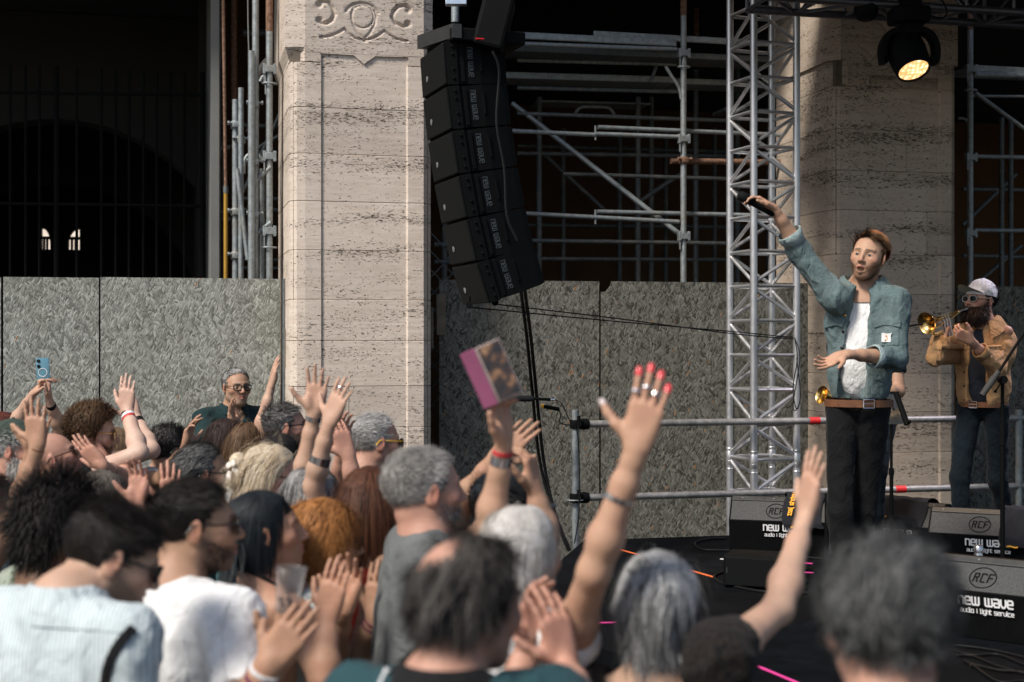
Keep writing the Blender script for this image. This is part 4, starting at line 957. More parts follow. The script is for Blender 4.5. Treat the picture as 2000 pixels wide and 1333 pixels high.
m = MB(); m.tube([at(1918, 773, 7.38), at(1942, 738, 7.39)], [.0165, .0185], 14); m.tube([at(1942, 738, 7.39), at(1950, 727, 7.40)], .014, 12); m.build('counterweight_grip', pmat('worn_black_rubber', (.04, .038, .036), .75), ms, smooth=40)
tb = thing('tablet_stand', 'black stand with clamped tablet behind the singer', 'music stand', at(1742, 1010, 8.0) * (1, 1, 0) + (0, 0, SZ))
c = at(1741, 900, 8.0); m = MB(); m.tube([(c[0], c[1], SZ + .02), (c[0], c[1], at(1741, 920, 8.0)[2])], .011, 10); m.tube([(c[0], c[1], at(1741, 920, 8.0)[2]), (c[0], c[1], at(1738, 812, 8.0)[2])], .008, 10)
m.disc_lathe([(.014, -.02), (.016, 0), (.014, .02)], (c[0], c[1], at(1741, 922, 8.0)[2]), (0, 0, 1), 10); m.disc_lathe([(.016, -.012), (.018, .0), (.012, .012)], (c[0], c[1], at(1738, 818, 8.0)[2]), (0, 0, 1), 10); m.build('pole', M_BLACK, tb, smooth=40)
m = MB(); m.disc_lathe([(.11, 0), (.11, .01), (.02, .03)], (c[0], c[1], SZ + .002), (0, 0, 1), 20); m.build('base', M_BLACK, tb, smooth=40)
m = MB(); A_ = [at(1716, 766, 8.0), at(1752, 766, 7.93), at(1772, 828, 7.86), at(1736, 829, 7.93)]; m.prism(A_, np.array([.006, .012, 0])); m.build('tablet', pmat('tablet_glass', (.02, .022, .024), .15), tb)
m = MB(); m.tube([at(1750, 768, 7.92), at(1772, 830, 7.85)], .016, 12); m.tube([at(1714, 767, 8.0), at(1754, 767, 7.92)], .006, 8); m.disc_lathe([(.01, 0), (.01, .02)], at(1772, 824, 7.84), (1, 0, 0), 8); m.build('tablet_clamp', M_BLACK, tb, smooth=40)
m = MB(); m.tube(catmull([at(1738, 812, 8.0), at(1733, 800, 7.97), (at(1742, 792, 7.95)), at(1748, 802, 7.93)], 5), .012, 8); m.build('gooseneck', M_BLACK, tb, smooth=40)
st2 = thing('short_stand', 'thin black stand pole left of the singer\'s legs', 'stand', at(1615, 1060, 8.1) * (1, 1, 0) + (0, 0, SZ))
c = at(1615, 1000, 8.1); m = MB(); m.tube([(c[0], c[1], SZ), (c[0], c[1], at(1614, 965, 8.1)[2])], .013, 10); m.build('pole', M_BLACK, st2, smooth=40)
m = MB(); m.disc_lathe([(.04, 0), (.035, .06), (.014, .08)], (c[0], c[1], SZ + .002), (0, 0, 1), 14); m.disc_lathe([(.12, 0), (.12, .008)], (c[0], c[1], SZ + .001), (0, 0, 1), 20); m.build('base', M_BLACK, st2, smooth=40)
def bottle(label, px, d, prof, mat, name='bottle', capm=None):
    p = at(px, 1000, d); r = thing(name, label, 'bottle', (p[0], p[1], SZ + .003))
    m = MB(); m.disc_lathe(prof, (p[0], p[1], SZ + .004), (0, 0, 1), 20); m.build('body', mat, r, smooth=50)
    h = prof[-1][1]; m = MB(); m.disc_lathe([(prof[-1][0] + .003, 0), (prof[-1][0] + .003, .028), (prof[-1][0], .032)], (p[0], p[1], SZ + .004 + h), (0, 0, 1), 18); m.build('cap', capm or mat, r, smooth=50)
M_BRUSH = pmat('brushed_steel', (.62, .62, .63), .28, 1.0, var=.1)
bottle('stainless steel drinking flask behind the nearest monitor', 1911, 7.15, [(.034, 0), (.036, .005), (.036, .17), (.033, .19), (.022, .215), (.020, .235)], M_BRUSH, 'steel_flask')
M_PET = pmat('clear_pet_plastic', (.75, .8, .82), .1, var=.05)
_pb = M_PET.node_tree.nodes['Principled BSDF']; _pb.inputs['Transmission Weight'].default_value = .9; _pb.inputs['IOR'].default_value = 1.3
bottle('clear water bottle on the floor by the singer\'s feet', 1628, 8.2, [(.030, 0), (.032, .005), (.032, .14), (.026, .165), (.013, .19), (.012, .205)], M_PET, 'water_bottle', M_WHITE)
def cable(label, pts, r=.006, z=SZ + .008, mat=None):
    b = MB(); Q = [np.array([*fl2(*p), z]) for p in pts]; b.tube(catmull(Q, 7), r, 6); tag(b.build('cable', mat or M_RUBBER, smooth=60), label, 'cable')
cable('black cable curling left of the rear left monitor', [(1420, 1054), (1380, 1056), (1357, 1064), (1372, 1076), (1420, 1078), (1480, 1080), (1530, 1086), (1600, 1094), (1660, 1098)], .007)
cable('black cable looping around the small floor speaker', [(1560, 1098), (1480, 1100), (1420, 1118), (1396, 1128), (1404, 1140), (1440, 1150), (1500, 1160), (1580, 1162)], .008)
cable('black cable running behind the small floor speaker', [(1505, 1112), (1560, 1116), (1600, 1112), (1680, 1110)], .006)
cable('black ring of cable by the small floor speaker', [(1560, 1138), (1574, 1136), (1572, 1143), (1556, 1143), (1540, 1146)], .006)
for k in range(5):
    cable(['uppermost', 'second', 'third', 'fourth', 'lowest'][k] + ' of the black cables lying in front of the nearest monitor', [(1840 + 14 * k, 1262 + 11 * k), (1900, 1268 + 9 * k + 7 * (k % 2)), (1950, 1276 + 15 * k - 8 * (k % 2)), (2010, 1290 + 10 * k + 6 * (k % 3)), (2080, 1302 + 17 * k)], .0055)
# ================================================================== figures: implicit surfaces turned into continuous meshes
class SDF:
    def __init__(s, vox): s.vox = vox; s.p = []
    def cone(s, a, b, ra, rb, k=.012, flat=False, w=None, f=1.0, cut=None):
        """tapered limb from a to b; w, f: flatten by f along w; flat: cut square at b"""
        s.p.append(('c', np.array(a, float), np.array(b, float), ra, rb, k, flat, None if w is None else unit(w), f)); return s
    def ell(s, c, r, Rm=None, k=.012, op='+'):
        s.p.append(('e', np.array(c, float), np.array(r, float), Rm, k, op)); return s
    def sub(s, c, r, Rm=None, k=.006): return s.ell(c, r, Rm, k, '-')
    def cutz(s, z): s.p.append(('z', z)); return s
    def cuttop(s, z): s.p.append(('t', z)); return s
    def mesh(s):
        vx = s.vox; lo = np.full(3, 9e9); hi = np.full(3, -9e9)
        for p in s.p:
            if p[0] == 'c': m = max(p[3], p[4]) + vx * 2; pts = np.stack([p[1] - m, p[1] + m, p[2] - m, p[2] + m])
            elif p[0] == 'e' and p[5] == '+': m = max(p[2]) + vx * 2; pts = np.stack([p[1] - m, p[1] + m])
            else: continue
            lo = np.minimum(lo, pts.min(0)); hi = np.maximum(hi, pts.max(0))
        lo -= vx * 3; n = (np.ceil((hi - lo) / vx) + 4).astype(int)
        Fd = np.full(n, .06, np.float32)
        ax = [(lo[i] + vx * np.arange(n[i])).astype(np.float32) for i in range(3)]
        def sub_(c0, c1):
            i0 = np.clip(np.floor((c0 - lo) / vx).astype(int), 0, n - 1); i1 = np.clip(np.ceil((c1 - lo) / vx).astype(int) + 1, 1, n)
            sl = tuple(slice(a, b) for a, b in zip(i0, i1)); return sl, ax[0][sl[0]][:, None, None], ax[1][sl[1]][None, :, None], ax[2][sl[2]][None, None, :]
        for p in s.p:
            if p[0] == 'z':
                Fd[:] = np.maximum(Fd, (p[1] - ax[2])[None, None, :]); continue
            if p[0] == 't':
                Fd[:] = np.maximum(Fd, (ax[2] - p[1])[None, None, :]); continue
            if p[0] == 'c':
                _, a, b, ra, rb, k, flat, w, f = p
                m = max(ra, rb) + k + vx * 2
                sl, X, Y, Z = sub_(np.minimum(a, b) - m, np.maximum(a, b) + m)
                ba = b - a; l2 = ba @ ba + 1e-12; x, y, z = X - a[0], Y - a[1], Z - a[2]
                h = np.clip((x * ba[0] + y * ba[1] + z * ba[2]) / l2, 0, 1)
                vx_, vy_, vz_ = x - ba[0] * h, y - ba[1] * h, z - ba[2] * h
                if w is not None:
                    q = (vx_ * w[0] + vy_ * w[1] + vz_ * w[2]) * (1 / f - 1); vx_, vy_, vz_ = vx_ + w[0] * q, vy_ + w[1] * q, vz_ + w[2] * q
                d = np.sqrt(vx_ ** 2 + vy_ ** 2 + vz_ ** 2) - (ra + (rb - ra) * h)
                if w is not None and f < 1: d = d * (f * .5 + .5)
                if flat:
                    u = ba / math.sqrt(l2); d = np.maximum(d, (X - b[0]) * u[0] + (Y - b[1]) * u[1] + (Z - b[2]) * u[2])
                op = '+'
            else:
                _, c, r, Rm, k, op = p; m = max(r) + k + vx * 2
                sl, X, Y, Z = sub_(c - m, c + m); x, y, z = X - c[0], Y - c[1], Z - c[2]
                if Rm is not None:
                    q = Rm.T; x, y, z = q[0, 0] * x + q[0, 1] * y + q[0, 2] * z, q[1, 0] * x + q[1, 1] * y + q[1, 2] * z, q[2, 0] * x + q[2, 1] * y + q[2, 2] * z
                k0 = np.sqrt((x / r[0]) ** 2 + (y / r[1]) ** 2 + (z / r[2]) ** 2) + 1e-6
                k1 = np.sqrt((x / r[0] ** 2) ** 2 + (y / r[1] ** 2) ** 2 + (z / r[2] ** 2) ** 2) + 1e-6
                d = k0 * (k0 - 1) / k1
            G = Fd[sl]
            if d.size == 0: continue
            if op == '+':
                h = np.clip(.5 + .5 * (G - d) / k, 0, 1); Fd[sl] = G + (d - G) * h - k * h * (1 - h)
            else:
                h = np.clip(.5 - .5 * (G + d) / k, 0, 1); Fd[sl] = G + (-d - G) * h + k * h * (1 - h)
        I = Fd < 0
        c = [I[i:n[0] - 1 + i, j:n[1] - 1 + j, l:n[2] - 1 + l] for i in (0, 1) for j in (0, 1) for l in (0, 1)]
        cnt = sum(x.astype(np.int8) for x in c); act = (cnt > 0) & (cnt < 8)
        idx = np.argwhere(act)
        if len(idx) == 0: return np.zeros((0, 3)), np.zeros((0, 4), int)
        offs = np.array([(i, j, l) for i in (0, 1) for j in (0, 1) for l in (0, 1)])
        vals = np.stack([Fd[idx[:, 0] + o[0], idx[:, 1] + o[1], idx[:, 2] + o[2]] for o in offs], 1)
        pos = np.zeros((len(idx), 3)); num = np.zeros(len(idx))
        for a in range(8):
            for b in range(a + 1, 8):
                if np.abs(offs[a] - offs[b]).sum() != 1: continue
                va, vb = vals[:, a], vals[:, b]; cr = (va < 0) != (vb < 0)
                t = np.where(cr, va / np.where(cr, va - vb, 1), 0)
                pos += np.where(cr[:, None], offs[a] + (offs[b] - offs[a]) * t[:, None], 0); num += cr
        V = lo + vx * (idx + pos / num[:, None])
        cid = np.full(act.shape, -1, np.int32); cid[act] = np.arange(len(idx))
        Q = []
        for axis in range(3):
            A = [slice(None)] * 3; B = [slice(None)] * 3; A[axis] = slice(0, -1); B[axis] = slice(1, None)
            ch = I[tuple(A)] != I[tuple(B)]; e = np.argwhere(ch)
            o1, o2 = [(1, 2), (2, 0), (0, 1)][axis]
            e = e[(e[:, o1] > 0) & (e[:, o2] > 0) & (e[:, o1] < n[o1] - 1) & (e[:, o2] < n[o2] - 1)]
            d1 = np.zeros(3, int); d1[o1] = 1; d2 = np.zeros(3, int); d2[o2] = 1
            q = [cid[tuple((e - x).T)] for x in (d1 + d2, d2, np.zeros(3, int), d1)]
            q = np.stack(q, 1); flip = ~I[tuple(e.T)]
            q[flip] = q[flip][:, ::-1]; Q.append(q)
        return V, np.concatenate(Q)
def vnormals(V, Q):
    N = np.zeros_like(V); f = np.cross(V[Q[:, 2]] - V[Q[:, 0]], V[Q[:, 3]] - V[Q[:, 1]])
    for k in range(4): np.add.at(N, Q[:, k], f)
    return N / (np.linalg.norm(N, axis=1, keepdims=True) + 1e-12)
def join(parts):
    V, Q, n = [], [], 0
    for v, q in parts: V.append(v); Q.append(q + n); n += len(v)
    return np.concatenate(V), np.concatenate(Q)
def nmesh(name, V, Q, mat, parent, col=None, smooth=True):
    me = bpy.data.meshes.new(name); V = np.asarray(V, np.float64)
    b = OFFS.get(parent.name) if parent.name in OFFS else BASE[parent.name]
    me.vertices.add(len(V)); me.vertices.foreach_set('co', (V - b).astype(np.float32).ravel())
    k = Q.shape[1]; me.loops.add(len(Q) * k); me.loops.foreach_set('vertex_index', Q.astype(np.int32).ravel())
    me.polygons.add(len(Q)); me.polygons.foreach_set('loop_start', np.arange(0, len(Q) * k, k, dtype=np.int32))
    if smooth: me.polygons.foreach_set('use_smooth', np.ones(len(Q), bool))
    me.update(calc_edges=True)
    if col is not None:
        ca = me.color_attributes.new('Col', 'FLOAT_COLOR', 'POINT')
        c4 = np.ones((len(V), 4), np.float32); c4[:, :3] = col; ca.data.foreach_set('color', c4.ravel())
    me.materials.append(mat); o = bpy.data.objects.new(name, me); COL.objects.link(o); o.parent = parent; OFFS[o.name] = b
    return o
_ph = np.random.RandomState(5).rand(40, 5)
def wob(V, freq, seed=0, n=5):
    """cheap smooth noise, about -1..1"""
    r = np.random.RandomState(seed); o = np.zeros(len(V))
    for _ in range(n):
        d = r.randn(3) * freq; o += np.sin(V @ d + r.rand() * 6.28 + 1.3 * np.sin(V @ (r.randn(3) * freq * .6) + r.rand() * 6.28))
    return o / n * 1.4

# ------------------------------------------------------------------ materials for figures
def m_skin(name):
    t = NT(name); a = t.node('ShaderNodeAttribute', attribute_name='Col'); v = t.coord()
    n = t.noise(v, 45, 4, .6); n2 = t.noise(v, 260, 3, .6); n3 = t.noise(v, 12, 3, .5)
    c = t.mix(.35, a.outputs['Color'], t.ramp(n, [(.3, (.80, .74, .70)), (.7, (1.1, 1.0, .96))]), 'MULTIPLY')
    c = t.mix(t.ramp(n3, [(.45, 0.0), (.75, .22)]), c, (.50, .20, .14))
    t.b.inputs['Subsurface Weight'].default_value = .10; t.b.inputs['Subsurface Radius'].default_value = (1.0, .35, .2); t.b.inputs['Subsurface Scale'].default_value = .008
    nb = t.bump(t.noise(t.coord((1, 1, 1)), 95, 4, .65, .5), .35, .004); return t.set(c, t.math('MULTIPLY_ADD', n2, .2, .42), 0, t.bump(n2, .35, .0015, nb), .35)
M_SKIN = m_skin('skin')
def m_hair():
    t = NT('hair'); a = t.node('ShaderNodeAttribute', attribute_name='Col'); v = t.coord()
    c = t.mix(.5, a.outputs['Color'], t.ramp(t.noise(v, 90, 3, .6), [(.3, .55), (.7, 1.25)]), 'MULTIPLY')
    t.b.inputs['Anisotropic'].default_value = .4
    return t.set(c, .58, 0, None, .22)
M_HAIR = m_hair()
_CL = {}
def cloth(name, col, kind='plain', col2=None, rough=.9):
    if name in _CL: return _CL[name]
    t = NT(name); v = t.coord()
    n = t.noise(v, 14, 4, .6); wv = t.noise(t.coord((1, 1, 1)), 520, 2, .5); big = t.noise(v, 5, 3, .5)
    c = t.ramp(n, [(.3, tuple(x * .84 for x in col)), (.7, tuple(min(1, x * 1.12) for x in col))])
    if kind == 'stripe':
        w = t.node('ShaderNodeTexWave', wave_type='BANDS', bands_direction='X'); t.l.new(v, w.inputs['Vector']); w.inputs['Scale'].default_value = 33; w.inputs['Distortion'].default_value = .3
        c = t.mix(t.ramp(w.outputs[1], [(.45, 0.0), (.6, .75)]), c, col2)
    elif kind == 'denim':
        m2 = t.noise(t.coord((60, 60, 420)), 1, 2, .5); c = t.mix(.45, c, t.ramp(m2, [(.35, tuple(x * .6 for x in col)), (.65, tuple(min(1, x * 1.5) for x in col))]))
        c = t.mix(t.ramp(big, [(.45, 0.0), (.7, .45)]), c, col2)
    elif kind == 'floral':
        vo = t.node('ShaderNodeTexVoronoi'); t.l.new(v, vo.inputs['Vector']); vo.inputs['Scale'].default_value = 26
        c = t.mix(t.ramp(vo.outputs['Distance'], [(.22, 1.0), (.34, 0.0)]), c, col2)
    elif kind == 'lace':
        vo = t.node('ShaderNodeTexVoronoi', feature='DISTANCE_TO_EDGE'); t.l.new(v, vo.inputs['Vector']); vo.inputs['Scale'].default_value = 70
        c = t.mix(t.ramp(vo.outputs['Distance'], [(.05, 0.0), (.12, 1.0)]), c, col2)
    folds = t.noise(t.coord((1, 1, 1)), 7, 2, .5, .15)
    nm = t.bump(folds, .6, .025); cr = t.math('ABSOLUTE', t.math('SUBTRACT', t.noise(t.coord((1, 1, .6)), 13, 3, .6, .6), .5)); nm = t.bump(cr, .75, .03, nm); nm = t.bump(wv, .3, .002, nm)
    t.b.inputs['Sheen Weight'].default_value = .05
    _CL[name] = t.set(c, rough, 0, nm, .2); return _CL[name]
M_SUNG = pmat('dark_sunglass_lens', (.006, .006, .007), .2, var=.1, spec=.25); M_FRAMEB = pmat('black_spectacle_frame', (.012, .012, .012), .3, var=.1)
M_FRAMEBR = pmat('brown_spectacle_frame', (.09, .04, .02), .3, var=.4, scale=60); M_FRAMEY = pmat('yellow_spectacle_arm', (.75, .42, .02), .4, var=.1); M_GOLD = pmat('gold', (.75, .50, .18), .25, 1.0, var=.1)
M_SILVER = pmat('silver_jewellery', (.72, .72, .74), .22, 1.0, var=.1); M_FRAMEG = pmat('green_spectacle_frame', (.10, .16, .10), .4, var=.1); M_FRAMEP = pmat('pale_spectacle_frame', (.42, .40, .34), .4, var=.1)
M_GLASS = pmat('clear_spectacle_lens', (.9, .95, .95), .05, var=.02)
_g = M_GLASS.node_tree.nodes['Principled BSDF']; _g.inputs['Transmission Weight'].default_value = .96; _g.inputs['IOR'].default_value = 1.05
M_EYE = pmat('eyeball_white', (.48, .45, .42), .25, var=.05); M_IRIS = pmat('dark_iris', (.03, .03, .03), .15, var=.2); M_TEETH = pmat('teeth', (.72, .68, .58), .3, var=.05)
M_LEATHER = pmat('brown_leather', (.16, .065, .028), .45, var=.3, scale=25, bump=.3)

SK = {'fair': (.52, .345, .25), 'tan': (.43, .265, .175), 'rosy': (.50, .285, .21), 'olive': (.38, .235, .155), 'brown': (.26, .15, .095), 'pale': (.60, .43, .34)}

def rotm(yaw, pitch, roll=0):
    """columns: head's right, forward, up. yaw: heading, degrees ccw from +x; pitch up positive"""
    y, p = R(yaw), R(pitch); f = np.array([math.cos(y) * math.cos(p), math.sin(y) * math.cos(p), math.sin(p)])
    r = np.array([math.sin(y), -math.cos(y), 0.0]); u = np.cross(r, f)
    if roll: c, s_ = math.cos(R(roll)), math.sin(R(roll)); r, u = r * c + u * s_, u * c - r * s_
    return np.stack([r, f, u], 1)

def ray(px, py): return unit(np.array([(px - CXP) / FPX, 1.0, -(py - CYP) / FPX]))
def reach(S, px, py, L, far):
    """the point on the sight line through (px, py) that lies L from S"""
    v = ray(px, py); w = CAM - S; b = v @ w; disc = b * b - (w @ w - L * L)
    t = -b if disc < 0 else -b + (math.sqrt(disc) if far else -math.sqrt(disc))
    return CAM + v * t

# ------------------------------------------------------------------ head
def head_sdf(sd, C, M, sc=1.0, fem=False, mouth=0.0, long_=1.0, jaw=1.0):
    def P(x, y, z): return C + M @ (np.array([x, y, z * long_]) * sc)
    def E(c, r, k=.02, op='+', Rl=None): sd.ell(P(*c), np.array(r) * sc, M if Rl is None else M @ Rl, k * sc, op)
    def K(a, b, ra, rb, k=.012): sd.cone(P(*a), P(*b), ra * sc, rb * sc, k * sc)
    j = jaw * (.92 if fem else 1.0)
    E((0, -.018, .034), (.0745, .0955, .080), .02)
    E((0, .022, -.012), (.066, .070, .088), .03)
    for s in (-1, 1):
        K((s * .047 * j, -.002, -.050), (s * .020 * j, .058, -.094), .020, .018, .022)
        E((s * .044, .056, -.022), (.023, .022, .020), .022)
        K((s * .010, .086, .021), (s * .044, .071, .022), .0085 if not fem else .006, .007, .012)
    E((0, .064, -.096), (.024 * j, .020, .018), .02)
    E((0, .048, -.058), (.040, .040, .040), .025)
    for s in (-1, 1): E((s * .031, .0905, -.001), (.0155, .014, .0125), .010, '-')
    for s in (-1, 1): E((s * .031, .0715, .0), (.0155, .0125, .0115), .003)
    for s in (-1, 1): E((s * .031, .0885, -.001), (.0140, .0095, .0034), .003, '-')
    K((0, .086, .012), (0, .1075, -.028), .0075, .0105, .010); E((0, .1075, -.031), (.0115, .0095, .0085), .008)
    for s in (-1, 1): E((s * .0125, .096, -.034), (.0075, .010, .0072), .006); E((s * .007, .100, -.0405), (.0042, .005, .004), .003, '-')
    mo = mouth
    K((-.020, .0835, -.0605 + .002), (0, .0925, -.0575 + .001), .0045, .0062, .006); K((.020, .0835, -.0585), (0, .0925, -.0565), .0045, .0062, .006)
    K((-.018, .082, -.066 - mo * .018), (0, .0905, -.0695 - mo * .02), .0045, .0070, .006); K((.018, .082, -.066 - mo * .018), (0, .0905, -.0695 - mo * .02), .0045, .0070, .006)
    if mo > 0: E((0, .088, -.063 - mo * .009), (.0185, .022, .0045 + mo * .008), .004, '-')
    else: E((0, .098, -.0630), (.022, .010, .0016), .003, '-')
    for s in (-1, 1):
        Rl = np.array(Matrix.Rotation(s * R(-22), 3, 'Z') @ Matrix.Rotation(R(-12), 3, 'X'))
        E((s * .0775, -.012, -.004), (.0085, .019, .031), .006, '+', Rl); E((s * .087, -.008, .0), (.0055, .010, .017), .005, '-', Rl); E((s * .0765, -.004, -.028), (.006, .009, .010), .006, '+', Rl)
def head_local(V, C, M, sc): return ((V - C) @ M) / sc
def skin_col(V, C, M, sc, tone, age=.3, stub=0.0, stubc=(.10, .07, .05), lips=(.42, .13, .11), fem=False, seed=0):
    L = head_local(V, C, M, sc); c = np.tile(np.array(tone), (len(V), 1)); x, y, z = np.abs(L[:, 0]), L[:, 1], L[:, 2]
    near = (np.linalg.norm(L, axis=1) < .16)
    def blend(m, col, a):
        m = np.clip(m, 0, 1)[:, None] * a; c[:] = c * (1 - m) + np.array(col) * m
    g = lambda x0, y0, z0, rx, ry, rz: np.exp(-(((x - x0) / rx) ** 2 + ((y - y0) / ry) ** 2 + ((z - z0) / rz) ** 2)) * near
    red = (tone[0] * .98, tone[1] * .62, tone[2] * .58)
    blend(g(.045, .06, -.022, .025, .03, .022), red, .55); blend(g(0, .108, -.03, .014, .02, .014), red, .6); blend(g(.085, -.01, -.004, .012, .025, .035), red, .6)
    blend(g(.031, .082, -.008, .016, .02, .008), tuple(t * .62 for t in tone), .5)
    if stub > 0:
        reg = np.clip((-.022 - z + .6 * np.clip(.03 - y, -.1, .1)) / .018, 0, 1) * np.clip((y + .015) / .02, 0, 1) * np.clip((z + .15) / .03, 0, 1) * near
        reg *= 1 - np.exp(-((x / .019) ** 2 + ((z + .064) / .011) ** 2))
        blend(reg, stubc, stub)
    blend(((np.abs(z + .0635) < .0095) & (x < .0205) & (y > .074) & near).astype(float), lips, .65)
    br = np.exp(-((z - .0215 - .05 * (.03 - np.abs(x - .03))) / .0042) ** 2) * np.clip((x - .008) / .006, 0, 1) * np.clip((.052 - x) / .01, 0, 1) * (y > .06) * near
    blend(br, tuple(q * .6 for q in stubc), .95)
    c *= (1 + .05 * wob(V, 60, seed))[:, None]
    return np.clip(c, 0, 1)

# ------------------------------------------------------------------ hand: fingers of unequal length with knuckle bends, thumb from the side of the palm
HP = {'flat': (.10, .05, .55), 'clap': (.16, .03, .35), 'spread': (.10, .17, .95), 'open': (.22, .10, .8), 'cup': (.55, .06, .6), 'grip': (1.0, .02, .5), 'fist': (1.35, .0, .2), 'point': (.4, .05, .5)}
def hand_sdf(sd, W, f, p, right, sc=1.0, pose='flat', curl=None, spread=None, thumb=None, curls=None):
    f = unit(f); p = unit(np.array(p, float) - f * np.dot(p, f)); th = np.cross(f, p) if right else np.cross(p, f)
    cu, sp, to = HP[pose]; cu = cu if curl is None else curl; sp = sp if spread is None else spread; to = to if thumb is None else thumb
    s = sc; tips = []
    kn = [(.030, .090), (.0105, .095), (-.0095, .091), (-.0285, .082)]; ln = [.074, .082, .076, .060]; rd = [.0081, .0083, .0080, .0071]
    for (l, x) in kn: sd.cone(W + (th * l * .55 + f * .004) * s, W + (th * l + f * x) * s, .0155 * s, .0125 * s, .012 * s, w=p, f=.82)
    sd.ell(W + (f * .045 - th * .022 + p * .007) * s, np.array([.034, .014, .015]) * s, np.stack([f, th, p], 1), .012 * s)
    sd.ell(W + (f * .034 + th * .026 + p * .010) * s, np.array([.032, .016, .016]) * s, np.stack([unit(f + th * .35), unit(th - f * .35), p], 1), .012 * s)
    for i, ((l, x), L, r) in enumerate(zip(kn, ln, rd)):
        a = W + (th * l + f * x) * s; c_ = (curls[i] if curls is not None else cu * (1 + .08 * i)); ang = sp * (1.5 - i) * .75
        d0 = f * math.cos(ang) + th * math.sin(ang); tot = 0
        for j, fr_ in enumerate((.45, .31, .26)):
            tot += c_ * (.75 if j == 0 else 1.0); d = d0 * math.cos(tot) + p * math.sin(tot); b_ = a + d * L * fr_ * s
            sd.cone(a, b_, (r - .0006 * j) * s, (r - .0007 * (j + 1)) * s, .004 * s); a = b_
        tips.append((a, d, unit(np.cross(np.cross(d, p), d)) if abs(np.dot(d, p)) < .98 else -f))
    a = W + (f * .018 + th * .024 + p * .006) * s; d = unit(f * .62 + th * (.55 + .45 * to) + p * .28 * (1.2 - to)); b_ = a + d * .040 * s
    sd.cone(a, b_, .0145 * s, .0122 * s, .010 * s); d2 = unit(f * (.95 - .35 * to) + th * (.15 + .55 * to) + p * .2); c1 = b_ + d2 * .032 * s
    sd.cone(b_, c1, .0115 * s, .0100 * s, .006 * s); d3 = unit(d2 + f * .25); c2 = c1 + d3 * .024 * s; sd.cone(c1, c2, .0102 * s, .0080 * s, .004 * s)
    tips.append((c2, d3, p)); return tips, th, p, f

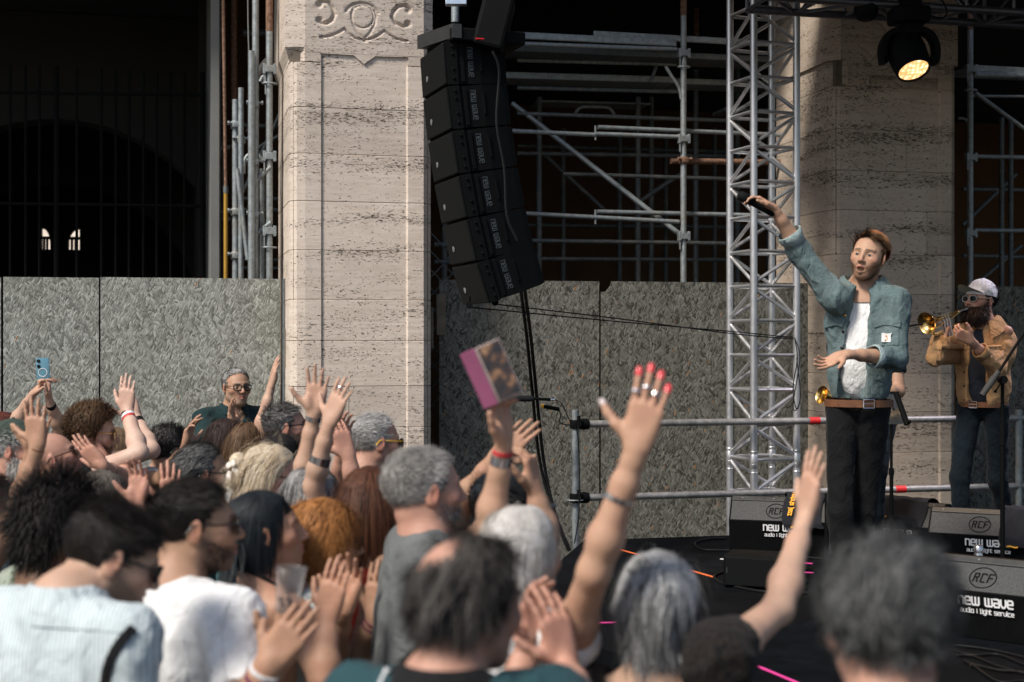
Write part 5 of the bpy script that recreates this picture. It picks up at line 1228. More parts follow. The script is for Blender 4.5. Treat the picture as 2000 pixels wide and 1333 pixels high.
# ------------------------------------------------------------------ hair of many narrow locks over a cap
def hair(root, C, M, sc, st, seed=0, name='hair', body=None, near=False):
    """st keys: n, len, w, c1, c2, mix, lift, grav, curl, cf, front, nape, side, bald, part, vol, seg, tipc"""
    g = dict(n=3000, len=.05, lenv=.3, w=.0030, c1=(.03, .02, .015), c2=None, mix=.5, lift=.5, grav=.3, curl=0.0, cf=60, front=.058, nape=-.072, side=-.016, bald=None, vol=.004, seg=5, comb=(0, -1, 0), long_=1.0, rand=.25, sides=None, tipc=None, cap=True, clump=0.0)
    g.update(st); r = np.random.RandomState(seed + 11)
    g['w'] *= .85; g['n'] = int(g['n'] * .85); g['seg'] = (3 if g['len'] < .062 and g['curl'] == 0 else min(g['seg'], 6)); g['n'] = int(min(g['n'], 5200 if g['seg'] == 3 else 3600))
    c0 = np.array([0, -.018, .032]); rad = np.array([.0765, .0985, .0835])
    c1 = np.array(g['c1']); c2 = np.array(g['c2'] if g['c2'] is not None else [min(1, x * 1.9) for x in g['c1']])
    def mask(p, jit=None):
        x, y, z = np.abs(p[:, 0]), p[:, 1], p[:, 2]
        fr_ = g['front'] + (z - .075) * .35 - np.clip(x - .03, 0, 1) * .55
        top = (z > .035) & (y < fr_)
        mid = (z <= .035) & (z > g['side'] - .9 * np.clip(-y - .01, 0, .09)) & (y < .032 + (z - .035) * .45)
        back = (y < -.035) & (z > g['nape'])
        m = top | mid | back
        if g['bald'] is not None:
            b = g['bald']; m &= ~((((p[:, 0] - b[0]) / b[3]) ** 2 + ((y - b[1]) / b[4]) ** 2 + ((z - b[2]) / b[5]) ** 2) < (1.25 if jit is None else jit))
        return m
    # cap
    VV, QQ, CC = [], [], []; off = 0
    if g['cap']:
        nu, nv = 40, 30; u = np.linspace(0, 2 * math.pi, nu, endpoint=False); v = np.linspace(.02, 2.35, nv)
        U, Vv = np.meshgrid(u, v, indexing='ij'); D = np.stack([np.sin(Vv) * np.cos(U), np.sin(Vv) * np.sin(U), np.cos(Vv)], -1).reshape(-1, 3)
        S = c0 + D * rad; mk = mask(S); thick = (g['vol'] + .0015) * (1 + .35 * wob(S, 70, seed)) * np.where(mk, 1, .0) - np.where(mk, 0, .004)
        nrm = unit_rows(D / rad); S2 = S + nrm * thick[:, None]; S2[:, 2] *= g['long_']
        q = np.array([(i * nv + j, i * nv + j + 1, (i + 1) % nu * nv + j + 1, (i + 1) % nu * nv + j) for i in range(nu) for j in range(nv - 1)])
        q = q[mk[q].sum(1) >= 2]
        t = np.clip(g['mix'] + .35 * wob(S, 45, seed + 1) + .12 * r.randn(len(S)), 0, 1)[:, None]
        VV.append(C + (S2 * sc) @ M.T); QQ.append(q); CC.append((c1 * (1 - t) + c2 * t) * .8); off = len(S2)
    # locks
    N = g['n']; D = r.randn(N * 4, 3); D = unit_rows(D); S = c0 + D * rad; ok = mask(S, g.get('bsoft', .55) + (1.25 - g.get('bsoft', .55)) * r.rand(len(S)) ** .6); S, D = S[ok][:N], D[ok][:N]; N = len(S)
    nrm = unit_rows(D / rad); comb = np.array(g['comb'], float) if g['comb'] is not None else (M.T @ np.array([0, 0, -1.0])) + np.array([0, -.35, 0])
    if g.get('part'):                              # hair falls to both sides of a parting
        comb = np.stack([np.sign(S[:, 0] - g.get('partx', 0)) * np.clip((S[:, 1] + .07) / .08, 0, 1), np.full(N, g.get('partb', -.35)), np.full(N, -.45)], 1)
    flow = np.stack([wob(S, 30, seed + 21), wob(S, 30, seed + 22), wob(S, 30, seed + 23)], 1)
    tang = comb - nrm * np.sum(comb * nrm, 1, keepdims=True); tang = unit_rows(tang); tang = unit_rows(tang + flow * g.get('flow', .35))
    wisp = r.rand(N) < g.get('wisp', .10)
    Lk = g['len'] * (1 + g['lenv'] * (r.rand(N) * 2 - 1)); 
    if g['sides'] is not None:                     # short sides
        tt = np.clip((S[:, 2] - .025) / .04, 0, 1); Lk = Lk * (g['sides'] + (1 - g['sides']) * tt)
    dirv = unit_rows(nrm * g['lift'] + tang * (1 - g['lift']) + r.randn(N, 3) * g['rand'] * .4)
    dirv = np.where(wisp[:, None], unit_rows(dirv + nrm * .35 + r.randn(N, 3) * .35), dirv); Lk = np.where(wisp, Lk * 1.25, Lk)
    if g['clump'] > 0:
        kx = np.floor(S / .022); ph_ = np.sin(kx @ np.array([12.9, 78.2, 37.7])) * 43758.5; ph_ = ph_ - np.floor(ph_)
        dirv = unit_rows(dirv + g['clump'] * np.stack([np.sin(ph_ * 40), np.cos(ph_ * 57), np.sin(ph_ * 91)], 1))
    sg = g['seg']; Pn = S + nrm * g['vol'] * .7; pts = [Pn]; down = (M.T @ np.array([0, 0, -1.0]))
    ph0 = r.rand(N) * 6.28; side = np.cross(dirv, nrm)
    for k in range(sg):
        step = (Lk / sg)[:, None]; dirv = unit_rows(dirv + down * g['grav'] * (.5 + .5 * k) * np.minimum(1, Lk / .06)[:, None])
        Pn = Pn + dirv * step
        if g['curl'] > 0:
            a = ph0 + (k + 1) / sg * Lk * g['cf']; Pc = Pn + (side * np.sin(a)[:, None] + nrm * np.cos(a)[:, None]) * g['curl']
        else: Pc = Pn
        e = np.linalg.norm((Pc - c0) / (rad + g['vol'] * .6), axis=1); ins = e < 1
        Pc = np.where(ins[:, None], c0 + (Pc - c0) / np.maximum(e, .2)[:, None] * 1.0, Pc)
        e2 = np.linalg.norm((Pn - c0) / (rad + g['vol'] * .6), axis=1); i2 = e2 < 1
        Pn = np.where(i2[:, None], c0 + (Pn - c0) / np.maximum(e2, .2)[:, None], Pn)
        # keep long hair outside the neck and shoulders
        if Lk.max() > .12:
            nk = np.array([0, -.03, 0]); dxy = Pn[:, :2] - nk[:2]; rr = np.linalg.norm(dxy, axis=1); low = (Pn[:, 2] < -.05); lim = .075 + np.clip(-.17 - Pn[:, 2], 0, .2) * .5
            push = low & (rr < lim); fct = np.where(push, lim / np.maximum(rr, .02), 1.0)
            Pn[:, :2] = nk[:2] + dxy * fct[:, None]; Pc = np.where(push[:, None], Pn, Pc)
        pts.append(Pc)
    A = np.stack(pts, 1); A[..., 2] *= g['long_']
    tg = np.gradient(A, axis=1); outw = A - np.array([0, -.018, .02]); wd = np.cross(tg, outw); wd /= np.linalg.norm(wd, axis=-1, keepdims=True) + 1e-9
    prof = np.array([1.0 - .82 * (k / sg) ** 2 for k in range(sg + 1)]); wdt = g['w'] * np.where(wisp, .45, .5 + .9 * r.rand(N))[:, None, None] * prof[None, :, None]
    Vr = np.stack([A - wd * wdt / 2, A + wd * wdt / 2], 2).reshape(N, -1, 3); m = (sg + 1) * 2
    base = np.array([(2 * k, 2 * k + 1, 2 * k + 3, 2 * k + 2) for k in range(sg)])
    q = (base[None] + (np.arange(N) * m)[:, None, None]).reshape(-1, 4)
    t = np.clip(g['mix'] + .40 * wob(S, 38, seed + 1) + .32 * r.randn(N), 0, 1)[:, None]
    cl = (c1 * (1 - t) + c2 * t); cl = np.repeat(cl[:, None], m, 1)
    if g['tipc'] is not None:
        tf = np.repeat((np.arange(sg + 1) / sg) ** 1.5, 2)[None, :, None]; cl = cl * (1 - tf) + np.array(g['tipc']) * tf
    VV.append(C + (Vr.reshape(-1, 3) * sc) @ M.T); QQ.append(q + off); CC.append(cl.reshape(-1, 3))
    return nmesh(name, np.concatenate(VV), np.concatenate(QQ), M_HAIR, root, np.clip(np.concatenate(CC), 0, 1))
def unit_rows(A): return A / (np.linalg.norm(A, axis=-1, keepdims=True) + 1e-9)

def beard(root, C, M, sc, ln=.012, n=900, c1=(.05, .035, .025), c2=None, seed=0, full=True, w=.003, mix=.4, name='beard'):
    r = np.random.RandomState(seed + 5); c2 = np.array(c2 if c2 is not None else [min(1, x * 2.2) for x in c1]); c1 = np.array(c1)
    c0 = np.array([0, .020, -.040]); rad = np.array([.0665, .0735, .078])
    D = unit_rows(r.randn(n * 7, 3)); S = c0 + D * rad; x, y, z = np.abs(S[:, 0]), S[:, 1], S[:, 2]
    ok = (y > -.012) & (z < -.028 - .35 * np.clip(y - .02, 0, .1) + np.where(y < .02, .03, 0)) & (z > -.118)
    ok &= ~((x < .022) & (z > -.074) & (z < -.055) & (y > .05)); ok &= ~((x < .04) & (z > -.045) & (y > .04))
    if not full: ok &= (z < -.05) | (y < .02)
    must = (x < .03) & (z > -.056) & (z < -.044) & (y > .05); ok |= must
    S, D = S[ok][:n], D[ok][:n]; N = len(S); nrm = unit_rows(D / rad)
    dirv = unit_rows(nrm * .6 + np.array([0, .05, -.75]) + r.randn(N, 3) * .3); L = ln * (.6 + .8 * r.rand(N)) * np.where(S[:, 2] > -.056, .55, 1)
    P1 = S - nrm * .003; P2 = S + dirv * (L * .55)[:, None]; P3 = P2 + unit_rows(dirv + np.array([0, 0, -.5]) + r.randn(N, 3) * .35) * (L * .5)[:, None]
    A = np.stack([P1, P2, P3], 1); wd = unit_rows(np.cross(dirv, nrm)); ww = w * np.array([1, .9, .25])
    V = np.stack([A - wd[:, None] * ww[None, :, None] / 2, A + wd[:, None] * ww[None, :, None] / 2], 2).reshape(N, 6, 3)
    q = (np.array([(0, 1, 3, 2), (2, 3, 5, 4)])[None] + (np.arange(N) * 6)[:, None, None]).reshape(-1, 4)
    t = np.clip(mix + .3 * r.randn(N), 0, 1)[:, None, None]; col = np.repeat(c1 * (1 - t) + c2 * t, 6, 1).reshape(-1, 3)
    return nmesh(name, C + (V.reshape(-1, 3) * sc) @ M.T, q, M_HAIR, root, np.clip(col, 0, 1))

# ------------------------------------------------------------------ spectacles, caps, eyes
def glasses(root, C, M, sc, frame=None, lens=None, arm=None, rx=.025, ry=.019, name='sunglasses', z0=.0, sq=2.6, th=.0025, drop=0.0):
    T = lambda p: C + M @ (np.array(p) * sc); frame = frame or M_FRAMEB; lens = lens or M_SUNG
    m = MB(); ml = []; ma = []
    for s in (-1, 1):
        ring = []
        for a in np.linspace(0, 2 * math.pi, 25)[:-1]:
            ca, sa = math.cos(a), math.sin(a); x = rx * np.sign(ca) * abs(ca) ** (2 / sq); z = ry * np.sign(sa) * abs(sa) ** (2 / sq)
            ring.append((s * .032 + x, .1015 - .25 * abs(x * s + .0) * (1 if (x * s) > 0 else .2) - .10 * max(0, -z), z0 + z - .002))
        R_ = [T(p) for p in ring]; m.tube(R_ + [R_[0]], th * sc, 6, cap=False)
        cen = T((s * .032, .1015, z0 - .002)); ml.append(MB()); ml[-1].add([cen] + R_, [(0, k + 1, (k + 1) % 24 + 1) for k in range(24)])
        ma.append(MB()); ma[-1].tube([T((s * .058, .092, z0 + .008)), T((s * .074, .075, z0 + .008)), T((s * .0805, .02, z0 + .010)), T((s * .0815, -.018, z0 + .012)), T((s * .081, -.035, z0 - .008))], .0028 * sc, 6)
    m.tube([T((-.008, .1015, z0 + .003)), T((0, .104, z0 + .006)), T((.008, .1015, z0 + .003))], .0022 * sc, 6)
    g_ = m.build(name, frame, root, smooth=60); [x.build('lens', lens, g_) for x in ml]; [x.build('temple_arm', arm or frame, g_, smooth=60) for x in ma]; return g_
def eyes(root, C, M, sc):
    for s in (-1, 1):
        m = MB(); c = C + M @ (np.array([s * .031, .0712, -.0005]) * sc); f = M[:, 1]
        m.disc_lathe([(.0005, -.0128 * sc), (.008 * sc, -.010 * sc), (.0128 * sc, 0), (.0105 * sc, .0073 * sc), (.0062 * sc, .0112 * sc)], c, f, 16, 0, cap=False)
        e = m.build('eye', M_EYE, root, smooth=80); m = MB(); m.disc_lathe([(.0072 * sc, .0112 * sc), (.004 * sc, .0130 * sc), (.0004, .0134 * sc)], c, f, 12, cap=False); m.build('iris', M_IRIS, e, smooth=80)
def cap_hat(root, C, M, sc, mat, brim=None, name='baseball_cap', tilt=0, brim_len=.075, high=.012, back=True, brim_up=-.010):
    T = lambda p: C + M @ (np.array(p) * sc); c0 = np.array([0, -.014, .045]); rad = np.array([.086, .107, .083 + high]); G = []
    for v in np.linspace(.03, 1.72, 13):
        G.append([T(c0 + rad * np.array([math.sin(v) * math.cos(u), math.sin(v) * math.sin(u), math.cos(v)]) * (1 + .006 * math.cos(6 * u))) for u in np.linspace(0, 2 * math.pi, 33)])
    m = MB(); m.grid(G); o = m.build(name, mat, root, smooth=60)
    m = MB(); m.disc_lathe([(.009 * sc, 0), (.006 * sc, .005 * sc), (.0005, .006 * sc)], T(c0 + (0, 0, rad[2])), M[:, 2], 10); m.build('top_button', mat, o, smooth=60)
    B = []
    for k in range(9):
        a = R(-62 + 124 * k / 8); row = []
        for j in range(6):
            t = j / 5; ca = math.sin(a); x = .081 * ca * (1 - .06 * t); y = .092 * math.cos(a) + brim_len * t * math.cos(a * .92) ** .7; z = .052 - .016 * (ca ** 2) * (1 + t) + brim_up * t
            row.append((x, y, z))
        B.append(row)
    m = MB(); m.grid([[T(p) for p in r_] for r_ in B]); m.grid([[T((p[0], p[1], p[2] - .004)) for p in r_][::-1] for r_ in B], 1)
    m.build('brim', [mat, brim or mat], o, smooth=60)
    return o

# ------------------------------------------------------------------ a whole person
def ring_band(m, c, ax, r, w, th=.003, f=1.0, fl_=None):
    """bracelet or watch strap: a short tube around a limb"""
    ax = unit(ax); a = np.array([0, 0, 1.0]) if abs(ax[2]) < .9 else np.array([1.0, 0, 0]); u = np.cross(ax, a); u /= np.linalg.norm(u); v = np.cross(ax, u)
    if fl_ is not None: v = unit(fl_ - ax * np.dot(fl_, ax)); u = np.cross(v, ax)
    G = []
    for (rr, h) in ((r, -w / 2), (r + th, -w / 2), (r + th, w / 2), (r, w / 2)):
        G.append([c + ax * h + u * rr * math.cos(t) + v * rr * f * math.sin(t) for t in np.linspace(0, 2 * math.pi, 25)])
    m.grid(G); m.grid([G[3], G[0]]); return m
PEOPLE = {}
def person(label, px, py, d, yaw=35, pitch=0, roll=0, sc=1.0, fem=False, tone='fair', body_yaw=None, group='people in the crowd', ground=0.0, hairst=None, hair_near=False,
           shirt=None, sleeve=.45, arms=(), stub=0.0, stubc=(.10, .07, .05), mouth=0.0, width=1.0, girth=1.0, lean=(0, 0), vox=None, glasses_=None, cap=None, beard_=None, show_eyes=False,
           neck='crew', trousers=None, seed=0, bare=False, legs=True, jaw=1.0, long_=1.0, age=.3, lips=(.42, .13, .11), torso_len=.56, collar=None, shoulders=None, leg_pts=None, no_shirt=False, hipw=1.0, dress=None, tight=0.0, waist=None, hide_arm=0.0, hip_shift=0.0):
    C = at(px, py, d); sc_h = sc * (.96 if ground < .1 else 1.0); M = rotm(yaw, pitch, roll); tone = SK[tone] if isinstance(tone, str) else tone; hs = sc_h
    by = yaw if body_yaw is None else body_yaw; fw = np.array([math.cos(R(by)), math.sin(R(by)), 0]); rt_ = np.array([math.sin(R(by)), -math.cos(R(by)), 0]); up = np.array([0, 0, 1.0])
    Nb = C + M @ (np.array([0, -.040, -.115]) * hs) + np.array([0, 0, -.022 * hs]) - fw * .015 + fw * lean[0] + rt_ * lean[1] + (up * lean[2] if len(lean) > 2 else 0)
    k = sc; w = width * (.9 if fem else 1.0)
    root = thing('person', label, 'person', (Nb[0], Nb[1], ground), group=group)
    vx = vox or (.0050 if d < 4.5 else .0060)
    # --- head, neck and the skin that shows at the collar
    sd = SDF(vx); head_sdf(sd, C, M, hs, fem, mouth, long_, jaw)
    nr = (.047 if fem else .056) * k
    sd.cone(C + M @ (np.array([0, -.030, -.055]) * hs), Nb + up * .0, nr, nr * 1.10, .03)
    sd.cone(Nb + up * .005, Nb - up * .06 - fw * .005, nr * 1.05, nr * 1.15, .03)
    S = {}
    for s, nm in ((-1, 'L'), (1, 'R')):
        S[nm] = Nb + rt_ * s * .178 * k * w - up * .062 * k + (shoulders[nm] if shoulders and nm in shoulders else 0)
        sd.cone(Nb - up * .015 * k - fw * .012, S[nm] + up * .008 - rt_ * s * .03, .040 * k, .038 * k, .05)
    if bare:
        sd.ell(Nb - up * .19 * k - fw * .005, np.array([.172 * w, .108 * girth, .20]) * k, np.stack([rt_, fw, up], 1), .06); sd.ell(Nb - up * .40 * k, np.array([.145 * w, .105 * girth, .2]) * k, np.stack([rt_, fw, up], 1), .06)
    else:
        sd.ell(Nb - up * .13 * k + fw * .01, np.array([.13 * w, .082, .12]) * k, np.stack([rt_, fw, up], 1), .04)
    hm = sd.mesh()
    if not bare:                       # what the shirt hides is left out
        keep = (hm[0][hm[1]][:, :, 2] > Nb[2] - .085 * k).any(1); hm = (hm[0], hm[1][keep])
    parts = [hm]; info = dict(C=C, M=M, Nb=Nb, S=S, fw=fw, rt=rt_, root=root, arms={})
    # --- arms
    for A in arms:
        nm = A['side']; right = nm == 'R'; sh = S[nm]; ak = k * A.get('k', 1.0) * (.93 if fem else 1.0)
        if 's' in A: sh = at(*A['s']); S[nm] = sh
        Lu, Lf, Lh = .295 * ak, .255 * ak, .182 * ak
        e = A['e']; E = at(*e) if len(e) == 3 else reach(sh, e[0], e[1], Lu, A.get('ef', True))
        w_ = A['w']; Wr = at(*w_) if len(w_) == 3 else reach(E, w_[0], w_[1], Lf, A.get('wf', True))
        t = A['t']; fx = at(t[0], t[1], Wr[1]) - Wr; l = np.linalg.norm(fx)
        f = fx / Lh if l > Lh else fx / Lh + np.array([0, 1, 0]) * math.sqrt(max(0, 1 - (l / Lh) ** 2)) * A.get('td', 0)
        f = unit(f); hk = ak * A.get('hk', 1.0) * .95
        sa = SDF(A.get('vox', vx * .93)); th_ = A.get('thick', 1.0) * (.81 if fem else .95) * k
        sa.cone(sh, sh + (E - sh) * .35, .052 * th_, .050 * th_, .02); sa.cone(sh + (E - sh) * .3, E, .049 * th_, .039 * th_, .03)
        F1 = E + (Wr - E) * .28; F2 = E + (Wr - E) * .72
        sa.cone(E, F1, .039 * th_, .043 * th_, .02); p = np.array(A['p'], float); p = unit(p - f * np.dot(p, f))
        sa.cone(F1, F2, .043 * th_, .031 * th_, .02); fa = unit(Wr - E); pw = unit(p - fa * np.dot(p, fa))
        sa.cone(F2, Wr, .0315 * th_, .0255 * th_, .02, w=pw, f=.84); sa.cone(Wr - fa * .02, Wr + f * .02, .0250 * th_, .024 * th_, .015, w=pw, f=.78)
        tips, th, pp, ff = hand_sdf(sa, Wr + f * .006, f, p, right, hk, A.get('pose', 'flat'), A.get('curl'), A.get('spread'), A.get('thumb'), A.get('curls'))
        am = sa.mesh(); sl = sleeve[nm] if isinstance(sleeve, dict) else sleeve; sl = min(max(sl, hide_arm), .99)
        if (shirt is not None or hide_arm) and sl > 0:
            u_ = E - sh; keep = (((am[0][am[1]] - sh) @ u_) / (u_ @ u_) > sl - .3).any(1); am = (am[0], am[1][keep])
        parts.append(am); info['arms'][nm] = dict(S=sh, E=E, W=Wr, f=ff, p=pp, th=th, tips=tips, k=ak, hk=hk, fa=fa, pw=pw, th_=th_)
    V, Q = join(parts); us = np.unique(Q); mp_ = np.zeros(len(V), int); mp_[us] = np.arange(len(us)); V = V[us]; Q = mp_[Q]
    col = skin_col(V, C, M, hs, tone, age, stub, stubc, lips, fem, seed)
    for nm, a in info['arms'].items():      # redder palms and knuckles
        dd = np.linalg.norm(V - (a['W'] + a['f'] * .09), axis=1); m_ = np.clip(1.2 - dd / .10, 0, 1)[:, None] * .30; col = col * (1 - m_) + np.array([tone[0] * 1.02, tone[1] * .80, tone[2] * .76]) * m_
    info['body'] = nmesh('body', V, Q, M_SKIN, root, np.clip(col, 0, 1))
    if show_eyes: eyes(root, C, M, hs)
    if mouth > 0:
        m = MB(); G = [[C + M @ (np.array([x, .086 - 12 * x * x, z]) * hs) for x in np.linspace(-.015, .015, 9)] for z in (-.0595, -.0655)]; m.grid(G); m.build('teeth', M_TEETH, root, smooth=60)
    # --- shirt
    Rb = np.stack([rt_, fw, up], 1); lo_z = Nb[2] - torso_len * k
    hip = Nb - up * torso_len * k - fw * lean[0] * .6 + rt_ * hip_shift; info['hip'] = hip; info['hs'] = hip_shift
    if shirt is not None and not no_shirt:
        sv = .015 if d > 3.9 else .0095
        ss = SDF(sv); ss.ell(Nb - up * .185 * k - fw * .003, (np.array([.190 * w, .125 * girth, .205]) - tight) * k, Rb, .06)
        mid = Nb * .35 + hip * .65; ss.ell(mid, (np.array([.160 * w, .122 * girth, .24]) - tight * .5) * k, Rb, .06)
        for s, nm in ((-1, 'L'), (1, 'R')):
            if not tight: ss.cone(Nb - up * .030 * k - fw * .014, S[nm] + up * .006, .050 * k, .062 * k, .05)
            else: ss.cone(Nb - up * .05 * k, Nb - up * .075 * k + rt_ * s * .09, .046 * k, .040 * k, .05)
            if nm in info['arms']: a = info['arms'][nm]; E = a['E']; Wr = a['W']
            else: E = S[nm] - up * .29 * k + rt_ * s * .04 - fw * .02; Wr = E - up * .1 + fw * .22
            sl = sleeve[nm] if isinstance(sleeve, dict) else sleeve
            if sl > 0:
                rs_ = max(.060 * k, (info['arms'][nm]['th_'] * .052 + .011) if nm in info['arms'] else 0)
                if sl <= 1: ss.cone(S[nm], S[nm] + (E - S[nm]) * sl, rs_, rs_ - .002, .045, flat=True)
                else: ss.cone(S[nm], E, rs_ + .002, .052 * k, .045); ss.cone(E, E + (Wr - E) * (sl - 1), .053 * k, .044 * k, .02, flat=True)
        if neck == 'crew': ss.sub(Nb + up * .035 * k + fw * .018, np.array([.078, .080, .075]) * k, Rb, .012)
        elif neck == 'wide': ss.sub(Nb + up * .03 * k - fw * .01, np.array([.115, .12, .115]) * k, Rb, .012)
        elif neck == 'v': ss.sub(Nb + up * .03 * k + fw * .05, np.array([.075, .10, .11]) * k, Rb, .012)
        ss.cutz(lo_z - .05)
        V, Q = ss.mesh(); N = vnormals(V, Q)
        fo = (.35 - np.abs(wob(V * np.array([1, 1, .55]), 15, seed + 3))) * .013 + (.35 - np.abs(wob(V * np.array([.8, .8, 1.1]), 30, seed + 4))) * .008
        fo = np.maximum(fo + .003, -.001) * (.3 if tight else 1.0)
        V = V + N * fo[:, None]; info['shirt'] = nmesh('shirt', V, Q, shirt, root)
        if collar is not None:
            m = MB(); G = []
            for (r_, h, o_) in ((.068, .02, 0), (.070, .045, -.004), (.080, .040, .0), (.098, -.002, .012)):
                G.append([Nb + rt_ * r_ * k * 1.02 * math.cos(t) + fw * (r_ * k * math.sin(t) + o_ * 0 + .006) + up * (h - .028 * (math.sin(t) > 0) * math.sin(t) - .004) * k for t in np.linspace(R(112), R(428), 29)])
            m.grid(G); m.build('collar', collar, root, smooth=60)
    if dress is not None:
        dm, top = dress; ss = SDF(.012); ss.ell(Nb - up * .19 * k - fw * .005, np.array([.180 * w, .117 * girth, .208]) * k, Rb, .06); ss.ell(Nb - up * .42 * k, np.array([.160 * w, .118 * girth, .24]) * k, Rb, .06)
        ss.cutz(lo_z - .05); ss.cuttop(Nb[2] - top); V, Q = ss.mesh(); N = vnormals(V, Q); V = V + N * np.maximum(.003 + (.35 - np.abs(wob(V * np.array([1, 1, .5]), 22, seed))) * .010, 0)[:, None]; info['shirt'] = nmesh('dress', V, Q, dm, root)
    # --- legs down to the ground
    if legs:
        tm = trousers or cloth('dark trousers', (.02, .022, .028)); ls = SDF(.013 if ground > .1 else .03)
        ls.ell(hip + up * .02, np.array([.150 * w * hipw, .112 * girth, .12]) * k, Rb, .05)
        for s in (-1, 1):
            hj = hip + rt_ * s * .085 * w * k - up * .02
            kn_, an = (leg_pts[0 if s < 0 else 1] if leg_pts else (hj * .5 + np.array([hj[0], hj[1], ground]) * .5 + fw * .03, np.array([hj[0], hj[1], ground + .07]) + rt_ * s * .03))
            lk = 1.0; ls.cone(hj, kn_, .080 * k * lk, .060 * k * lk, .04); ls.cone(kn_, an, .060 * k * lk, .052 * k * lk, .03)
        if waist: ls.cuttop(waist)
        V, Q = ls.mesh(); N = vnormals(V, Q); V = V + N * (wob(V * np.array([1, 1, 1.6]), 30, seed + 9) * .004)[:, None]
        info['trousers'] = nmesh('trousers', V, Q, tm, root)
        for s in (-1, 1):
            an = (leg_pts[0 if s < 0 else 1][1] if leg_pts else np.array([hip[0], hip[1], ground + .07]) + rt_ * s * (.085 * w * k + .03))
            b_ = SDF(.014 if ground > .1 else .026); c_ = np.array([an[0], an[1], ground + .048]); b_.cone(c_ - fw * .03, c_ + fw * .13 - up * .012, .045, .034, .02); b_.cone(c_ + up * .04, c_, .048, .045, .02); b_.cutz(ground + .004)
            V, Q = b_.mesh(); nmesh('shoe', V, Q, M_LEATHER if s > 5 else pmat('dark_shoe', (.02, .018, .016), .5), root)
    # --- hair, beard, cap, glasses
    if hairst: info['hair'] = hair(root, C, M, hs, dict(hairst, long_=long_), seed, near=hair_near)
    if beard_: beard(root, C, M, hs, seed=seed, **beard_)
    if cap: cap_hat(root, C, M, hs, **cap)
    if glasses_: glasses(root, C, M, hs, **glasses_)
    PEOPLE[label] = info; return info
def bracelet(info, side, t, mat, w=.012, name='bracelet', th=.004, grow=1.0):
    """t: share of the way from the elbow to the wrist"""
    a = info['arms'][side]; c = a['E'] + (a['W'] - a['E']) * t; r = (.043 + (.0255 - .043) * np.clip((t - .28) / .72, 0, 1)) * a['th_'] * 1.03 * grow
    m = MB(); ring_band(m, c, a['fa'], r, w, th, .84 if t > .8 else .95, a['pw']); return m.build(name, mat, info['root'], smooth=50)
def finger_ring(info, side, i, mat=None, t=.45):
    a = info['arms'][side]; tip, d, n = a['tips'][i]; c = tip - d * .045 * a['hk']
    m = MB(); ring_band(m, c, d, .0088 * a['hk'], .004, .0018); return m.build('ring', mat or M_SILVER, info['root'], smooth=50)
# ================================================================== the people
T_WHITE = cloth('white_cotton', (.80, .80, .79)); T_GREEN = cloth('dark_green_pique', (.012, .032, .034)); T_NAVY = cloth('navy_cotton', (.02, .024, .034))
T_GREY = cloth('grey_cotton', (.135, .145, .145)); T_BLACK = cloth('black_cotton', (.010, .010, .011)); T_TEAL = cloth('teal_pique', (.020, .060, .070)); T_SLATE = cloth('slate_cotton', (.045, .06, .068))
T_STRIPE = cloth('pale_striped_cotton', (.62, .68, .68), 'stripe', (.27, .36, .40)); T_CORAL = cloth('coral_red_dress', (.62, .075, .05)); T_LACE = cloth('black_lace', (.006, .006, .007), 'lace', (.022, .017, .014))
T_FLORAL = cloth('pale_printed_cotton', (.55, .60, .58), 'floral', (.16, .20, .22)); T_PGREEN = cloth('pale_green_top', (.30, .34, .28), 'floral', (.10, .14, .08)); T_DTEAL = cloth('dusty_teal_top', (.06, .14, .15))
B, AWAY, TOW, LFT, RGT, UP = np.array, (0, 1, 0), (0, -1, 0), (-1, 0, 0), (1, 0, 0), (0, 0, 1)
def st(**k): return k
H_DARK = st(c1=(.006, .005, .005), c2=(.018, .015, .012), len=.045, sides=.3, lift=.35, comb=(.3, .7, 0), clump=.25)
H_GREY = st(c1=(.16, .155, .15), c2=(.50, .49, .47), len=.020, sides=.6, lift=.28, comb=(0, .5, 0), n=5200, mix=.55)
H_SALT = st(c1=(.035, .032, .03), c2=(.26, .25, .24), len=.035, sides=.35, lift=.35, comb=(.2, .6, 0), mix=.45, n=3600, clump=.2)
H_LONG = st(len=.30, lenv=.15, grav=.9, lift=.1, n=4200, comb=None, seg=9, vol=.008, rand=.15)
G_OLD = 'people in the crowd'

# ---- row along the hoarding
polo = person('man in dark green polo shirt and black glasses standing by the hoarding', 462, 757, 8.8, yaw=-57, sc=1.04, pitch=2, tone='tan', body_yaw=-62, hairst=dict(H_GREY, len=.016, front=.045), stub=.25, stubc=(.25, .22, .20), show_eyes=True,
    shirt=T_GREEN, collar=T_GREEN, neck='v', sleeve=.75, glasses_=dict(name='glasses', lens=M_GLASS, th=.0036, rx=.025, ry=.018), arms=[dict(side='R', e=(408, 880), w=(453, 838), t=(451, 786), p=(1, -.3, 0), ef=False, wf=False), dict(side='L', e=(500, 885), w=(470, 842), t=(458, 792), p=(-1, -.2, 0), ef=False, wf=False)], vox=.0048, seed=1)
person('auburn-haired person holding up a phone with both hands', 12, 850, 7.2, yaw=70, fem=True, tone='fair', hairst=dict(H_LONG, c1=(.06, .016, .012), c2=(.14, .04, .03), len=.18), shirt=T_NAVY, seed=2,
    arms=[dict(side='L', s=(5, 905, 7.2), e=(28, 832, 6.95), w=(62, 773, 6.9), t=(92, 735), p=(1, .2, -.2), pose='cup'), dict(side='R', s=(90, 905, 7.2), e=(118, 838, 7.0), w=(97, 785, 6.9), t=(94, 745), p=(-.9, -.4, 0), pose='grip')])
_i = PEOPLE['auburn-haired person holding up a phone with both hands']; bracelet(_i, 'R', .82, M_RUBBER, .03, 'watch'); finger_ring(_i, 'L', 2)
